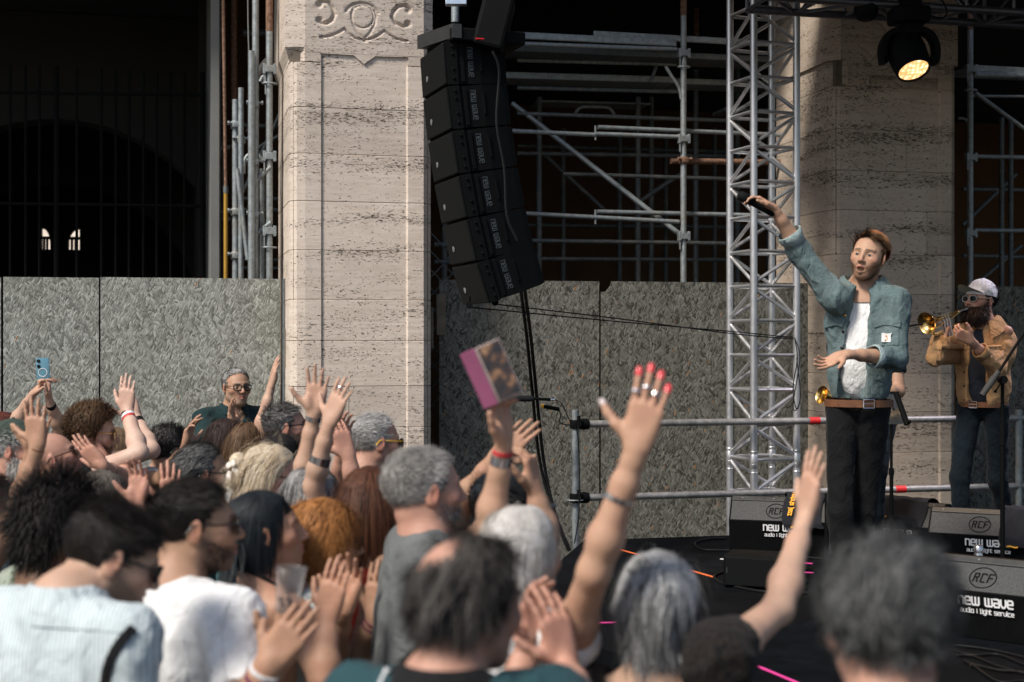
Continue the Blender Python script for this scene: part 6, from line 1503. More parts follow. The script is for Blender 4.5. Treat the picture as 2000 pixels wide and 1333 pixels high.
pw_ = person('brown-haired woman seen from behind beside the polo man, one arm raised high', 487, 872, 7.0, yaw=62, pitch=5, fem=True, tone='fair', hairst=dict(H_LONG, c1=(.045, .024, .013), c2=(.17, .10, .055), len=.26), shirt=T_WHITE, sleeve=0, neck='wide', seed=3,
    arms=[dict(side='R', e=(506, 852), w=(529, 757), t=(541, 700), p=(.9, .4, 0), ef=True)])
_i = person('dark-haired woman with earring and turquoise bracelet below the polo man', 446, 862, 7.3, yaw=40, fem=True, tone='rosy', hairst=dict(H_LONG, c1=(.018, .010, .009), c2=(.05, .03, .025), len=.22), shirt=T_BLACK, sleeve=.3, seed=4,
    arms=[dict(side='L', s=(405, 905, 7.5), e=(400, 884, 7.6), w=(446, 842, 7.55), t=(482, 838), p=(.5, .8, 0))])
bracelet(_i, 'L', .9, pmat('turquoise_band', (.05, .45, .50), .5), .022)
person('bearded man in black-framed glasses with short greying hair, before the pillar', 560, 834, 6.8, yaw=14, pitch=5, tone='rosy', hairst=dict(H_SALT, len=.03, sides=.25, lift=.5), stub=.6, stubc=(.10, .07, .055), beard_=dict(ln=.008, n=800, c1=(.07, .05, .04)), shirt=T_BLACK, glasses_=dict(name='glasses', lens=M_SUNG, th=.0036, rx=.024, ry=.019), seed=5)
person('dark-haired head under the man in black-framed glasses', 548, 898, 6.2, yaw=55, fem=True, tone='tan', hairst=dict(H_LONG, c1=(.008, .007, .007), c2=(.03, .026, .024), len=.12), shirt=T_BLACK, seed=6)
person('woman with fair brown hair half hidden behind the curly-haired man', 231, 878, 7.6, yaw=35, fem=True, tone='fair', hairst=dict(H_LONG, c1=(.10, .06, .03), c2=(.30, .20, .12), len=.22), shirt=T_NAVY, seed=7)

# ---- left group
_i = person('curly brown-haired man in round sunglasses clapping above his head', 184, 846, 6.4, yaw=12, pitch=-6, tone='pale', jaw=1.0, hairst=st(c1=(.030, .018, .010), c2=(.15, .085, .045), len=.055, lift=.75, curl=.011, cf=170, n=4600, vol=.016, seg=8, sides=.6, front=.064), stub=.5, beard_=dict(ln=.010, n=700, c1=(.07, .035, .02)), shirt=T_BLACK, sleeve=.3,
    glasses_=dict(frame=M_GOLD, rx=.0235, ry=.0215, sq=2.1, th=.0018), seed=8, arms=[dict(side='R', e=(273, 886), w=(248, 805), t=(248, 724), p=(.15, 1, 0), pose='clap', ef=False), dict(side='L', e=(296, 880), w=(266, 818), t=(236, 742), p=(.1, -1, 0), pose='open', ef=True)])
bracelet(_i, 'R', .90, M_WHITE, .012, 'bracelet'); bracelet(_i, 'R', .84, M_RED, .008, 'bracelet'); bracelet(_i, 'R', .96, M_RUBBER, .008, 'bracelet'); bracelet(_i, 'L', .88, M_RUBBER, .03, 'watch')
person('old man in a dark green cap with grey beard at the far left', 30, 880, 6.0, yaw=5, pitch=-2, tone='rosy', hairst=dict(H_GREY, len=.03), beard_=dict(ln=.045, n=1500, c1=(.25, .24, .22), c2=(.55, .53, .50)), shirt=T_NAVY, cap=dict(mat=cloth('faded_green_cap', (.045, .062, .05)), name='cap', brim_len=.055), seed=9)
_i = person('bald man in brown sunglasses tilting his head back, clapping', 106, 895, 5.9, yaw=18, pitch=20, tone='rosy', stub=.25, stubc=(.22, .16, .13), shirt=T_BLACK, sleeve=.5, glasses_=dict(frame=M_FRAMEBR, th=.0034), seed=10,
    arms=[dict(side='R', e=(262, 945), w=(203, 912), t=(140, 848), p=(.35, .9, .3), pose='flat', ef=False, wf=False), dict(side='L', e=(255, 935), w=(207, 905), t=(158, 838), p=(-.3, -.9, .0), pose='flat', ef=True)])
bracelet(_i, 'R', .80, M_LEATHER, .006, 'bracelet', .002)
_i = person('woman at the left edge in profile, both arms raised in applause', -26, 985, 5.3, yaw=3, pitch=5, fem=True, tone='tan', hairst=dict(H_DARK, len=.1, c1=(.03, .015, .01)), shirt=T_FLORAL, sleeve=0, neck='wide', seed=11,
    arms=[dict(side='R', s=(-30, 1100, 5.1), e=(18, 1050, 4.95), w=(74, 872, 4.9), t=(66, 786), p=(.1, 1, 0), pose='spread', spread=.13, thick=1.12, hk=1.06), dict(side='L', s=(-30, 1090, 5.4), e=(32, 990, 5.2), w=(62, 884, 5.1), t=(88, 792), p=(.1, -1, 0), pose='spread', spread=.10, hk=1.06)])
bracelet(_i, 'R', .97, M_LEATHER, .005, 'bracelet', .002); finger_ring(_i, 'L', 3)
_i = person('man with curly dark fade haircut and green glasses, a hand before his face', 332, 880, 6.8, yaw=38, pitch=0, tone='tan', hairst=st(c1=(.010, .009, .009), c2=(.13, .12, .115), len=.035, sides=.18, lift=.7, curl=.006, cf=220, n=3800, vol=.008, seg=6, mix=.25), shirt=T_WHITE, glasses_=dict(frame=M_FRAMEG, th=.003, name='sunglasses'), seed=12, stub=.4,
    arms=[dict(side='R', s=(285, 945, 6.7), e=(318, 935, 6.5), w=(362, 878, 6.4), t=(374, 820), p=(1, -.3, 0), pose='cup', curls=(.35, .3, .45, .6))])
finger_ring(_i, 'R', 0, M_GOLD)
person('man with swept grey-streaked black hair and thin glasses, in the middle of the crowd', 398, 925, 5.5, yaw=22, pitch=-4, tone='tan', hairst=st(c1=(.012, .012, .013), c2=(.30, .30, .29), len=.055, sides=.5, lift=.3, comb=(.2, -1, 0), n=3800, mix=.22, front=.05), shirt=T_DTEAL, collar=T_WHITE, glasses_=dict(name='glasses', frame=M_FRAMEB, lens=M_SUNG, th=.0018, ry=.016), stub=.3, seed=13)
_i = person('person with brown-grey hair in front of the bald man, hands held up clapping', 206, 985, 4.9, yaw=45, fem=True, tone='rosy', hairst=st(c1=(.06, .05, .04), c2=(.28, .25, .21), len=.09, lift=.3, n=4000, mix=.4, seg=7, grav=.5, comb=None, vol=.008), shirt=T_NAVY, seed=14,
    arms=[dict(side='L', s=(255, 1085, 4.9), e=(305, 1065, 4.75), w=(272, 988, 4.7), t=(272, 898), p=(-.15, -1, -.1), pose='open', curl=.2), dict(side='R', s=(300, 1090, 4.7), e=(352, 1060, 4.8), w=(331, 992, 4.85), t=(334, 925), p=(-.3, .9, 0), pose='open')])
_i = person('blonde woman with hair pinned in a clip and dark glasses', 532, 932, 5.1, yaw=12, pitch=-6, fem=True, tone=(.60, .30, .22), hairst=st(c1=(.42, .31, .19), c2=(.80, .70, .54), len=.10, lift=.12, comb=(.2, -1, -.25), n=4400, seg=7, mix=.55, grav=.25, vol=.008, front=.066, side=-.03), shirt=T_DTEAL, sleeve=.3, neck='wide', glasses_=dict(th=.0026), seed=15)
# twisted bun with a pale flower tie
def bun(info, loc, r, c1, c2, n=700, seed=0, name='hair_bun'):
    rr = np.random.RandomState(seed); C, M = info['C'], info['M']; c = np.array(loc); D = unit_rows(rr.randn(n, 3)); S = c + D * r
    T_ = unit_rows(np.cross(D, rr.randn(n, 3))); L = r * 1.3; A = np.stack([S - T_ * L * .5 - D * .1 * r, S + D * .12 * r, S + T_ * L * .5 - D * .1 * r], 1); wd = np.cross(T_, D); ww = r * .16 * np.array([.3, 1, .3])
    V = np.stack([A - wd[:, None] * ww[None, :, None], A + wd[:, None] * ww[None, :, None]], 2).reshape(n, 6, 3); q = (np.array([(0, 1, 3, 2), (2, 3, 5, 4)])[None] + (np.arange(n) * 6)[:, None, None]).reshape(-1, 4)
    t = np.clip(rr.rand(n, 1, 1), 0, 1); col = np.repeat(np.array(c1) * (1 - t) + np.array(c2) * t, 6, 1).reshape(-1, 3)
    return nmesh(name, C + V.reshape(-1, 3) @ M.T, q, M_HAIR, info['root'], col)
bun(_i, (.012, -.125, .045), .030, (.42, .31, .19), (.80, .70, .54), 900, 3)
m = MB()
for k in range(7):
    c = _i['C'] + _i['M'] @ np.array([.03 + .012 * math.sin(k * 2.1), -.142 + .016 * math.cos(k * 1.7), .050 - .010 * k]); m.disc_lathe([(.001, -.007), (.010, -.004), (.012, .002), (.001, .007)], c, _i['M'] @ np.array([.6, -.6, .2 * math.sin(k)]), 9)
m.build('flower_hair_tie', pmat('pale_flower_silk', (.72, .66, .60), .8), _i['root'], smooth=60)
gs = person('woman with grey-streaked dark bob raising both hands above the crowd', 617, 980, 4.85, yaw=22, pitch=-2, fem=True, tone='fair', hairst=st(c1=(.025, .024, .026), c2=(.50, .49, .47), len=.15, lenv=.12, lift=.1, comb=None, n=4200, seg=8, mix=.33, grav=.8, vol=.009), shirt=T_NAVY, sleeve=.2, neck='wide', seed=16,
    arms=[dict(side='L', s=(590, 1070, 4.95), e=(588, 948, 4.9), w=(614, 808, 4.85), t=(624, 716), p=(.05, -1, -.1), pose='spread', hk=1.02), dict(side='R', s=(640, 1060, 4.8), e=(612, 950, 4.75), w=(642, 828, 4.7), t=(672, 752), p=(.5, .8, .2), pose='spread', spread=.10, hk=1.0)])
bracelet(gs, 'L', .93, M_SILVER, .016, 'watch'); bracelet(gs, 'R', .42, M_SILVER, .034, 'cuff'); finger_ring(gs, 'R', 1, M_SILVER)
_i = person('man with grey crop and yellow-armed sunglasses, hands clapping before the pillar', 736, 864, 5.7, yaw=27, pitch=-2, tone='rosy', hairst=dict(H_GREY, len=.026, n=4600, front=.035), shirt=T_NAVY, sleeve=.8, glasses_=dict(frame=M_FRAMEB, arm=M_FRAMEY, th=.003, rx=.028, ry=.018), seed=17,
    arms=[dict(side='R', s=(735, 975, 5.5), e=(694, 985, 5.35), w=(682, 893, 5.35), t=(658, 826), p=(-.5, .8, 0), pose='clap', ef=False), dict(side='L', s=(700, 980, 5.8), e=(655, 975, 5.6), w=(668, 886, 5.5), t=(672, 822), p=(.6, -.7, 0), pose='cup', curl=.3)])

# ---- middle row
wa = person('woman with long auburn hair and coral dress seen from behind', 727, 985, 4.4, yaw=58, pitch=4, fem=True, tone='tan', bare=True, hairst=dict(H_LONG, c1=(.028, .012, .008), c2=(.14, .055, .028), len=.30, n=4800), shirt=None, dress=(T_CORAL, .045), seed=18, arms=[dict(side='R', s=(755, 1110, 4.25), e=(690, 1305, 4.1), w=(732, 1208, 4.0), t=(738, 1140), p=(.3, 1, 0), pose='clap')])
bracelet(wa, 'R', .93, pmat('purple_thread', (.16, .03, .08), .8), .006, 'bracelet'); bracelet(wa, 'R', .84, pmat('purple_thread', (.16, .03, .08), .8), .006, 'bracelet')
gin = person('ginger wavy-haired woman in dark glasses and pale printed top', 636, 1056, 4.05, yaw=18, pitch=-4, fem=True, tone='fair', hairst=st(c1=(.16, .055, .014), c2=(.50, .22, .07), len=.11, lift=.3, comb=None, curl=.007, cf=90, n=5000, seg=9, mix=.45, grav=.5, vol=.009, w=.0034), shirt=T_FLORAL, sleeve=.35, neck='wide', glasses_=dict(th=.003), seed=19)
bh = person('woman with sleek black hair and bare back, tied halter top, hands clapping', 520, 1040, 3.85, yaw=14, pitch=8, fem=True, tone=(.46, .27, .18), bare=True, body_yaw=42, hairst=dict(H_LONG, c1=(.006, .008, .010), c2=(.018, .026, .032), len=.115, n=5200, lift=.05, vol=.006), shirt=None, dress=(T_BLACK, .30), seed=20,
    arms=[dict(side='R', s=(575, 1200, 3.7), e=(632, 1330, 3.55), w=(638, 1212, 3.6), t=(664, 1086), p=(.25, 1, 0), pose='clap', thick=1.1), dict(side='L', e=(650, 1300, 3.95), w=(672, 1195, 3.75), t=(694, 1084), p=(-.2, -1, 0), pose='open', curl=.25)])
wt = person('man in plain white t-shirt and black sunglasses with short dark hair', 384, 1028, 3.4, yaw=18, pitch=2, tone='tan', body_yaw=42, hairst=dict(H_DARK, len=.035, sides=.25, n=5600, w=.0022, nape=-.09, c2=(.022, .018, .015)), stub=.75, stubc=(.05, .035, .028), beard_=dict(ln=.007, n=1500, c1=(.03, .02, .016), w=.002), shirt=T_WHITE, sleeve=.75, glasses_=dict(th=.0034), seed=21, vox=.0050,
    arms=[dict(side='R', s=(452, 1212, 3.25), e=(478, 1400, 3.1), w=(520, 1305, 3.05), t=(598, 1200), p=(.3, .9, .2), pose='flat', thick=1.1), dict(side='L', e=(480, 1360, 3.45), w=(548, 1290, 3.2), t=(588, 1150), p=(-.1, -1, .25), pose='cup', curls=(.45, .5, .55, .6))])
bracelet(wt, 'R', .90, M_WHITE, .02, 'wristband'); bracelet(wt, 'R', .78, pmat('purple_thread', (.16, .03, .08), .8), .01, 'wristband')
ss_ = person('man in pale striped shirt looking down, black strap over his shoulder', 222, 1090, 3.0, yaw=24, pitch=-22, tone='fair', body_yaw=58, hairst=dict(H_DARK, len=.055, sides=.35, n=6000, w=.0022, c2=(.022, .017, .014), lift=.25, nape=-.105), stub=.6, stubc=(.06, .045, .035), shirt=T_STRIPE, collar=T_STRIPE, sleeve=1.0, glasses_=dict(th=.0034), seed=22, vox=.0050, width=1.0, girth=1.05, lean=(-.03, .02, .03))
person('woman with big black afro curls in front of the clapping hands', 116, 1032, 4.2, yaw=38, fem=True, tone='brown', hairst=st(c1=(.005, .005, .006), c2=(.022, .018, .016), len=.085, lift=.8, curl=.013, cf=200, n=6500, seg=10, vol=.02, w=.0034, front=.07, nape=-.10, grav=.12), shirt=T_PGREEN, sleeve=.3, neck='wide', seed=23)
big = person('big man with grey crop, grey beard and plain grey t-shirt', 832, 958, 3.85, yaw=25, pitch=3, sc=1.06, tone='rosy', body_yaw=16, hairst=dict(H_GREY, c1=(.09, .085, .08), c2=(.46, .44, .41), len=.020, n=7500, w=.0022, lift=.35, nape=-.095), beard_=dict(ln=.012, n=1300, c1=(.10, .09, .085), c2=(.42, .40, .38), w=.0025), shirt=T_GREY, sleeve=.8, girth=.95, seed=24, lean=(.05, 0, .02))
_i = person('person in dark baseball cap and slate top with fists raised', 986, 1002, 4.4, yaw=8, pitch=-6, tone='tan', hairst=dict(H_DARK), stub=.4, shirt=T_SLATE, sleeve=.6, cap=dict(mat=cloth('navy_cap_twill', (.014, .018, .024)), brim=T_SLATE, brim_len=.075), seed=25,
    arms=[dict(side='R', s=(1010, 1110, 4.2), e=(1066, 1050, 4.05), w=(1046, 962, 4.05), t=(1034, 890), p=(-.9, .4, 0), pose='cup', curl=.7), dict(side='L', s=(880, 1080, 4.6), e=(900, 985, 4.5), w=(968, 898, 4.4), t=(1015, 850), p=(.3, .9, 0), pose='flat')], body_yaw=15, lean=(-.05, .0))

# ---- woman waving with red nails and filming with a phone
wh = person('white-haired woman waving a red-nailed hand and filming with a phone', 1022, 1086, 3.35, yaw=48, pitch=2, fem=True, tone=(.50, .31, .21), hairst=st(c1=(.42, .37, .31), c2=(.74, .72, .69), len=.075, lift=.15, comb=(.2, -1, -.3), n=5600, seg=7, mix=.55, grav=.4, vol=.009, w=.0026), shirt=T_WHITE, sleeve=0, neck='wide', seed=26, vox=.0048,
    arms=[dict(side='R', s=(1112, 1262, 3.0), e=(1160, 1118, 2.85), w=(1243, 880, 2.80), t=(1285, 712), p=(.15, 1, .1), pose='spread', spread=.085, hk=1.0, vox=.0038, thumb=1.05, thick=1.0), dict(side='L', s=(960, 1180, 3.4), e=(953, 1040, 3.45), w=(985, 872, 3.4), t=(968, 742), p=(.75, -.55, .1), pose='grip', curl=.55, vox=.0050)])
M_NAIL = pmat('coral_red_nail_varnish', (.75, .05, .06), .25, var=.06); M_NAILP = pmat('pale_nail_varnish', (.70, .60, .58), .25, var=.05)
def nails(info, side, mats, k=1.0):
    a = info['arms'][side]
    for i, (tip, d, n) in enumerate(a['tips']):
        mt = mats[i]
        if mt is None: continue
        nn = -unit(a['p'] - d * np.dot(a['p'], d)); sd_ = np.cross(d, nn); G = []
        for v in np.linspace(-1, 1, 7):
            row = []
            for u in np.linspace(-1, 1, 5):
                ww = .0060 * k * (1 - .3 * max(0, v) ** 2); row.append(tip + d * (.001 + .0085 * v) * k + sd_ * u * ww + nn * (.0066 - .0030 * u * u - .0010 * max(0, v)) * k)
            G.append(row)
        m = MB(); m.grid(G); m.build('fingernail', mt, info['root'], smooth=80)
nails(wh, 'R', [M_NAIL, M_NAIL, M_NAIL, M_NAIL, M_NAILP], 1.05)
finger_ring(wh, 'R', 0); finger_ring(wh, 'R', 1); finger_ring(wh, 'R', 2)
bracelet(wh, 'R', .62, M_SILVER, .010, 'bangle', .004); bracelet(wh, 'L', .84, M_SILVER, .022, 'bangle', .006); bracelet(wh, 'L', .93, pmat('red_bead', (.45, .02, .03), .4), .008, 'bangle', .006)

# ---- foreground
bm_ = person('balding man with dark hair and teal polo shirt, hands raised near his face', 918, 1180, 2.38, yaw=48, pitch=-6, tone='rosy', body_yaw=55, hairst=st(c1=(.012, .012, .013), c2=(.13, .115, .10), len=.06, lift=.3, comb=(.2, -.8, -.5), n=5200, seg=7, mix=.3, grav=.3, vol=.006, w=.0026, bald=(-.028, -.066, .100, .060, .062, .055), clump=.4), shirt=T_TEAL, collar=T_BLACK, sleeve=.8, seed=27, vox=.0050,
    arms=[dict(side='R', s=(1080, 1390, 2.35), e=(1150, 1420, 2.6), w=(1108, 1300, 2.85), t=(1066, 1158), p=(-.6, .8, 0), pose='open', curl=.18), dict(side='L', e=(985, 1400, 2.95), w=(1030, 1272, 3.0), t=(1050, 1125), p=(.6, -.6, .2), pose='cup', curl=.3)])
gw = person('woman with silver bob and black lace top, one arm stretched up', 1290, 1186, 3.0, yaw=72, pitch=2, fem=True, tone='fair', body_yaw=72, hairst=st(c1=(.04, .042, .042), c2=(.74, .74, .73), len=.105, lenv=.3, lift=.12, comb=None, part=True, partb=-.5, n=6500, seg=8, mix=.50, grav=.55, vol=.010, w=.0026, tipc=(.05, .052, .052), flow=.7, curl=.004, cf=60, clump=.15), shirt=T_LACE, sleeve=.28, neck='wide', seed=28, vox=.0048,
    arms=[dict(side='R', s=(1400, 1290, 2.85), e=(1520, 1190, 3.05), w=(1572, 1012, 3.25), t=(1594, 882), p=(.95, .35, .0), pose='open', curl=.05, spread=.16, thumb=.9)])
fg = person('head with curly salt-and-pepper hair, nearest the camera', 1732, 1222, 1.95, yaw=83, pitch=-3, tone='rosy', hairst=st(c1=(.010, .011, .012), c2=(.20, .203, .20), len=.05, lift=.5, curl=.009, cf=110, n=7000, seg=7, mix=.36, vol=.012, w=.0024, sides=.45, clump=.3), shirt=T_BLACK, sleeve=.8, seed=29, vox=.0050)

# ================================================================== performers on the stage
from mathutils.bvhtree import BVHTree
def stick(V, Q, o, d):
    t = BVHTree.FromPolygons([tuple(v) for v in V], [tuple(int(i) for i in q) for q in Q]); h, n, _, _ = t.ray_cast(Vector(o), Vector(d)); return (np.array(h), np.array(n)) if h is not None else (None, None)
def jacket(info, mat, k=1.0, w=1.0, girth=1.0, length=.47, sleeves={}, open_=.055, flare=0.0, seed=0, vox=.0095, name='jacket', fold=1.0, open_shift=0.0):
    Nb, S, fw, rt, root = info['Nb'], info['S'], info['fw'], info['rt'], info['root']; up = np.array([0, 0, 1.0]); Rb = np.stack([rt, fw, up], 1); ss = SDF(vox)
    ss.ell(Nb - up * .185 * k, np.array([.200 * w, .138 * girth, .21]) * k, Rb, .06); ss.ell(Nb - up * .42 * k + rt * info['hs'] * .7, np.array([.172 * w, .136 * girth, .25]) * k, Rb, .06)
    for s_, nm in ((-1, 'L'), (1, 'R')):
        ss.cone(Nb - up * .028 * k - fw * .012, S[nm] + up * .008, .054 * k, .063 * k, .05); a = info['arms'][nm]; E, Wr = a['E'], a['W']; sl = sleeves[nm]
        ss.cone(S[nm], E, .067 * k, .056 * k, .045)
        if sl > 1: ss.cone(E, E + (Wr - E) * (sl - 1), .055 * k, .048 * k, .02, flat=True)
    ss.sub(Nb + up * .04 * k + fw * .02, np.array([.080, .085, .085]) * k, Rb, .01)
    # open front: a long wedge, wider lower down
    for t in np.linspace(0, 1, 28):
        ss.sub(Nb - up * (.05 + t * (length - .02)) * k + fw * .15 * girth * k + rt * open_shift * t, np.array([open_ * (.75 + .7 * t), .12, .06]) * k, Rb, .006)
    ss.cutz(Nb[2] - length * k); V, Q = ss.mesh(); N = vnormals(V, Q)
    fo = ((.3 - np.abs(wob(V * np.array([1, 1, .7]), 19, seed))) * .018 + (.3 - np.abs(wob(V * np.array([1.2, 1.2, .8]), 40, seed + 1))) * .009) * fold; V = V + N * np.maximum(fo, -.003)[:, None]
    info['jacket'] = nmesh(name, V, Q, mat, root); info['jv'] = (V, Q); return info['jacket']
def front_patch(info, x, dz, wx, hz, mat, name, lift=.004, parent=None, th=.005, sl=0.0, wave=0.0):
    """a small panel laid on the chest: x to the wearer's right, dz below the neck"""
    V, Q = info['jv']; Nb, fw, rt = info['Nb'], info['fw'], info['rt']; t = BVHTree.FromPolygons([tuple(v) for v in V], [tuple(int(i) for i in q) for q in Q]); G = []
    for i in range(5):
        row = []
        for j in range(6):
            o = Nb + rt * (x + (j / 5 - .5) * wx) + np.array([0, 0, -dz + (.5 - i / 4) * hz - sl * abs(j / 5 - .5)]) + fw * .5; h, n, _, _ = t.ray_cast(Vector(o), Vector(-fw))
            if h is None: return None
            row.append(np.array(h) + np.array(n) * lift)
        G.append(row)
    m = MB(); m.grid(G); G2 = [[p - fw * th for p in r_] for r_ in G]
    m.grid([G[0], G2[0]]); m.grid([G[-1], G2[-1]]); m.grid([[r_[0] for r_ in G], [r_[0] for r_ in G2]]); m.grid([[r_[-1] for r_ in G], [r_[-1] for r_ in G2]])
    return m.build(name, mat, parent or info['jacket'], smooth=40)
def button(info, x, dz, mat, r=.008, parent=None):
    V, Q = info['jv']; h, n = stick(V, Q, info['Nb'] + info['rt'] * x - np.array([0, 0, dz]) + info['fw'] * .5, -info['fw'])
    if h is None: return
    m = MB(); m.disc_lathe([(r, 0), (r, .004), (r * .6, .006)], h, n, 12); m.build('button', mat, parent or info['jacket'], smooth=50)
def open_collar(info, mat, k=1.0, spread=1.0, parent=None, drop=.09):
    Nb, fw, rt = info['Nb'], info['fw'], info['rt']; up = np.array([0, 0, 1.0]); m = MB(); G = []
    for (r_, h, dr) in ((.082, .016, 0), (.086, .052, 0), (.104, .046, .2), (.136, -.002, .75), (.150, -.022, 1.0)):
        row = []
        for t in np.linspace(R(128), R(412), 33):
            fr_ = max(0, math.sin(t)); row.append(Nb + rt * r_ * 1.04 * k * math.cos(t) * (1 + .05 * fr_) + fw * (r_ * k * math.sin(t) * (1 + .10 * fr_) + .004) + up * (h - fr_ * (.045 + drop * dr * .6)) * k)
        G.append(row)
    m.grid(G); return m.build('collar', mat, parent or info['jacket'], smooth=60)
def cuff(info, side, t, mat, r0, r1, w, name='cuff', tilt=0.0, parent=None):
    a = info['arms'][side]; c = a['E'] + (a['W'] - a['E']) * t; ax = unit(a['fa'] + np.array([0, 0, tilt])); u = unit(np.cross(ax, (0, 0, 1.0) if abs(ax[2]) < .9 else (1.0, 0, 0))); v = np.cross(ax, u); G = []
    for (rr, h) in ((r0 * .92, -w * .5), (r0, -w * .45), (r1, 0), (r1 * .98, w * .45), (r1 * .9, w * .5), (r1 * .82, w * .2)):
        G.append([c + ax * h + (u * math.cos(q) + v * math.sin(q)) * rr * (1 + .06 * math.sin(3 * q + h * 80)) for q in np.linspace(0, 2 * math.pi, 25)])
    m = MB(); m.grid(G); return m.build(name, mat, parent or info['jacket'], smooth=60)
def belt(info, z, mat, w=1.0, g=1.0, h=.036, buckle=0.0):
    Nb, fw, rt, root = info['Nb'], info['fw'], info['rt'], info['root']; c = np.array([info['hip'][0], info['hip'][1], z]); G = []
    for (e, hh) in ((0, -h / 2), (.004, -h / 2), (.004, h / 2), (0, h / 2)): G.append([c + rt * (.158 * w + e) * math.cos(t) + fw * (.118 * g + e) * math.sin(t) + np.array([0, 0, hh]) for t in np.linspace(0, 2 * math.pi, 41)])
    m = MB(); m.grid(G); b_ = m.build('belt', mat, root, smooth=50)
    t = R(90 + buckle); p = c + rt * (.163 * w) * math.cos(t) + fw * (.123 * g) * math.sin(t); n = unit(rt * math.cos(t) / w + fw * math.sin(t) / g); tx = np.cross((0, 0, 1.0), n); m = MB()
    P = [p + n * .004 + tx * x + np.array([0, 0, zz]) for x, zz in ((-.026, -.021), (.026, -.021), (.026, .021), (-.026, .021), (-.026, -.021))]; m.tube(P, .0035, 8); m.tube([p + n * .006 - tx * .026, p + n * .006 + tx * .02], .0025, 6); m.build('buckle', M_SILVER, b_, smooth=40); return b_

T_DENIM = cloth('faded_green_denim', (.105, .152, .156), 'denim', (.205, .25, .25)); T_DENIML = cloth('pale_denim_inside', (.30, .38, .38), 'denim', (.38, .45, .44)); T_TAN = cloth('tan_canvas', (.46, .27, .13)); T_BLK = cloth('black_jeans', (.0035, .0038, .0046), rough=.85); T_INDIGO = cloth('indigo_jeans', (.006, .011, .016), 'denim', (.009, .020, .029))
# ---- singer
DS = 7.05
sg = person('singer in green denim jacket and white t-shirt, microphone arm flung high', 1696, 502, DS, yaw=-121, pitch=6, roll=8, sc=1.0, long_=1.07, jaw=.90, tone=(.49, .305, .205), group='performers on the stage', body_yaw=-106, ground=SZ, vox=.0038, mouth=.75, show_eyes=True, stub=.72, stubc=(.13, .075, .045), lips=(.45, .17, .14),
    hairst=st(c1=(.035, .020, .012), c2=(.17, .095, .05), len=.052, sides=.15, lift=.42, comb=(-.9, .15, .1), n=4600, clump=.3, seg=6, w=.0024, front=.052, grav=.12, bald=(0, -.105, .075, .14, .125, .12), bsoft=1.0), shirt=T_WHITE, sleeve=0, torso_len=.54, waist=at(1650, 786, DS)[2], trousers=T_BLK, seed=31, tight=.026, hide_arm=.9, lean=(0, .018), hip_shift=.022, beard_=dict(ln=.0045, n=2200, c1=(.11, .06, .035), w=.0014),
    arms=[dict(side='R', s=(1632, 585, 7.0), e=(1561, 489), w=(1512, 408), t=(1452, 372), p=(-.15, -.1, -1), pose='grip', ef=False, wf=False, curls=(.55, .6, .65, .7), thumb=.3, vox=.0038), dict(side='L', s=(1748, 590, 7.0), e=(1752, 700, 6.93), w=(1654, 692, 6.74), t=(1592, 720), p=(.1, -.55, 1), pose='open', curls=(.2, .3, .38, .45), spread=.14, vox=.0038, thumb=1.0)],
    leg_pts=[(at(1686, 1005, 7.1), at(1684, 1150, 7.15)), (at(1640, 1005, 6.98), at(1650, 1155, 6.95))], hipw=.98)
jacket(sg, T_DENIM, sleeves=dict(R=1.28, L=1.38), length=.565, open_=.056, seed=41, vox=.0076, w=.93, fold=1.2, open_shift=.065)
open_collar(sg, T_DENIM); cuff(sg, 'R', .30, T_DENIML, .051, .063, .07); cuff(sg, 'L', .42, T_DENIML, .047, .057, .06)
pk = front_patch(sg, -.115, .235, .115, .13, T_DENIM, 'chest_pocket', .004); front_patch(sg, -.115, .180, .125, .035, T_DENIM, 'pocket_flap', .009, sl=.03)
front_patch(sg, .125, .235, .105, .13, T_DENIM, 'chest_pocket', .004); front_patch(sg, .125, .180, .115, .035, T_DENIM, 'pocket_flap', .009, sl=.03)
front_patch(sg, -.120, .262, .040, .044, M_WHITE, 'cloth_label', .0095); M_SWIRL = pmat('orange_label_mark', (.70, .26, .03), .7)
_h, _n = stick(*sg['jv'], sg['Nb'] - sg['rt'] * .120 - np.array([0, 0, .262]) + sg['fw'] * .5, -sg['fw'])
if _h is not None:
    _u = unit(sg['rt']); m = MB(); P = [_h + _n * .012 - _u * .011 * math.cos(a) * (1 - .07 * k_) + np.array([0, 0, .011 * math.sin(a)]) for k_, a in enumerate(np.linspace(R(-130), R(140), 12))]; m.tube(P, .003, 6); m.build('label_mark', M_SWIRL, sg['jacket'])
for dz in (.15, .23, .31, .39, .47): button(sg, .085 + (dz - .15) * .08, dz, M_FRAMEB if dz > .2 else M_GOLD, .008)
button(sg, -.115, .178, M_GOLD); button(sg, .125, .178, M_GOLD)
front_patch(sg, -.12, .505, .16, .035, T_DENIM, 'waistband', .006)
belt(sg, at(1650, 788, DS)[2], M_LEATHER, w=1.04, g=1.08, buckle=18)
cap_mat = cloth('rust_brown_beanie', (.32, .105, .035))
def beanie(info, mat, sc):
    C, M = info['C'], info['M']; T = lambda p: C + M @ (np.array(p) * sc); c0 = np.array([0, -.038, .040]); rad = np.array([.0895, .097, .0985]); G = []
    for v in np.linspace(.02, 1.5, 12): G.append([T(c0 + np.array(Matrix.Rotation(R(38), 3, 'X') @ Vector(rad * np.array([math.sin(v) * math.cos(u), math.sin(v) * math.sin(u), math.cos(v)]))) * (1 + .01 * math.cos(4 * u))) for u in np.linspace(0, 2 * math.pi, 33)])
    m = MB(); m.grid(G); m.grid([G[-1], [p * .97 + (C + M @ (c0 * sc)) * .03 for p in G[-1]]]); return m.build('beanie', mat, info['root'], smooth=60)
beanie(sg, cap_mat, 1.02)
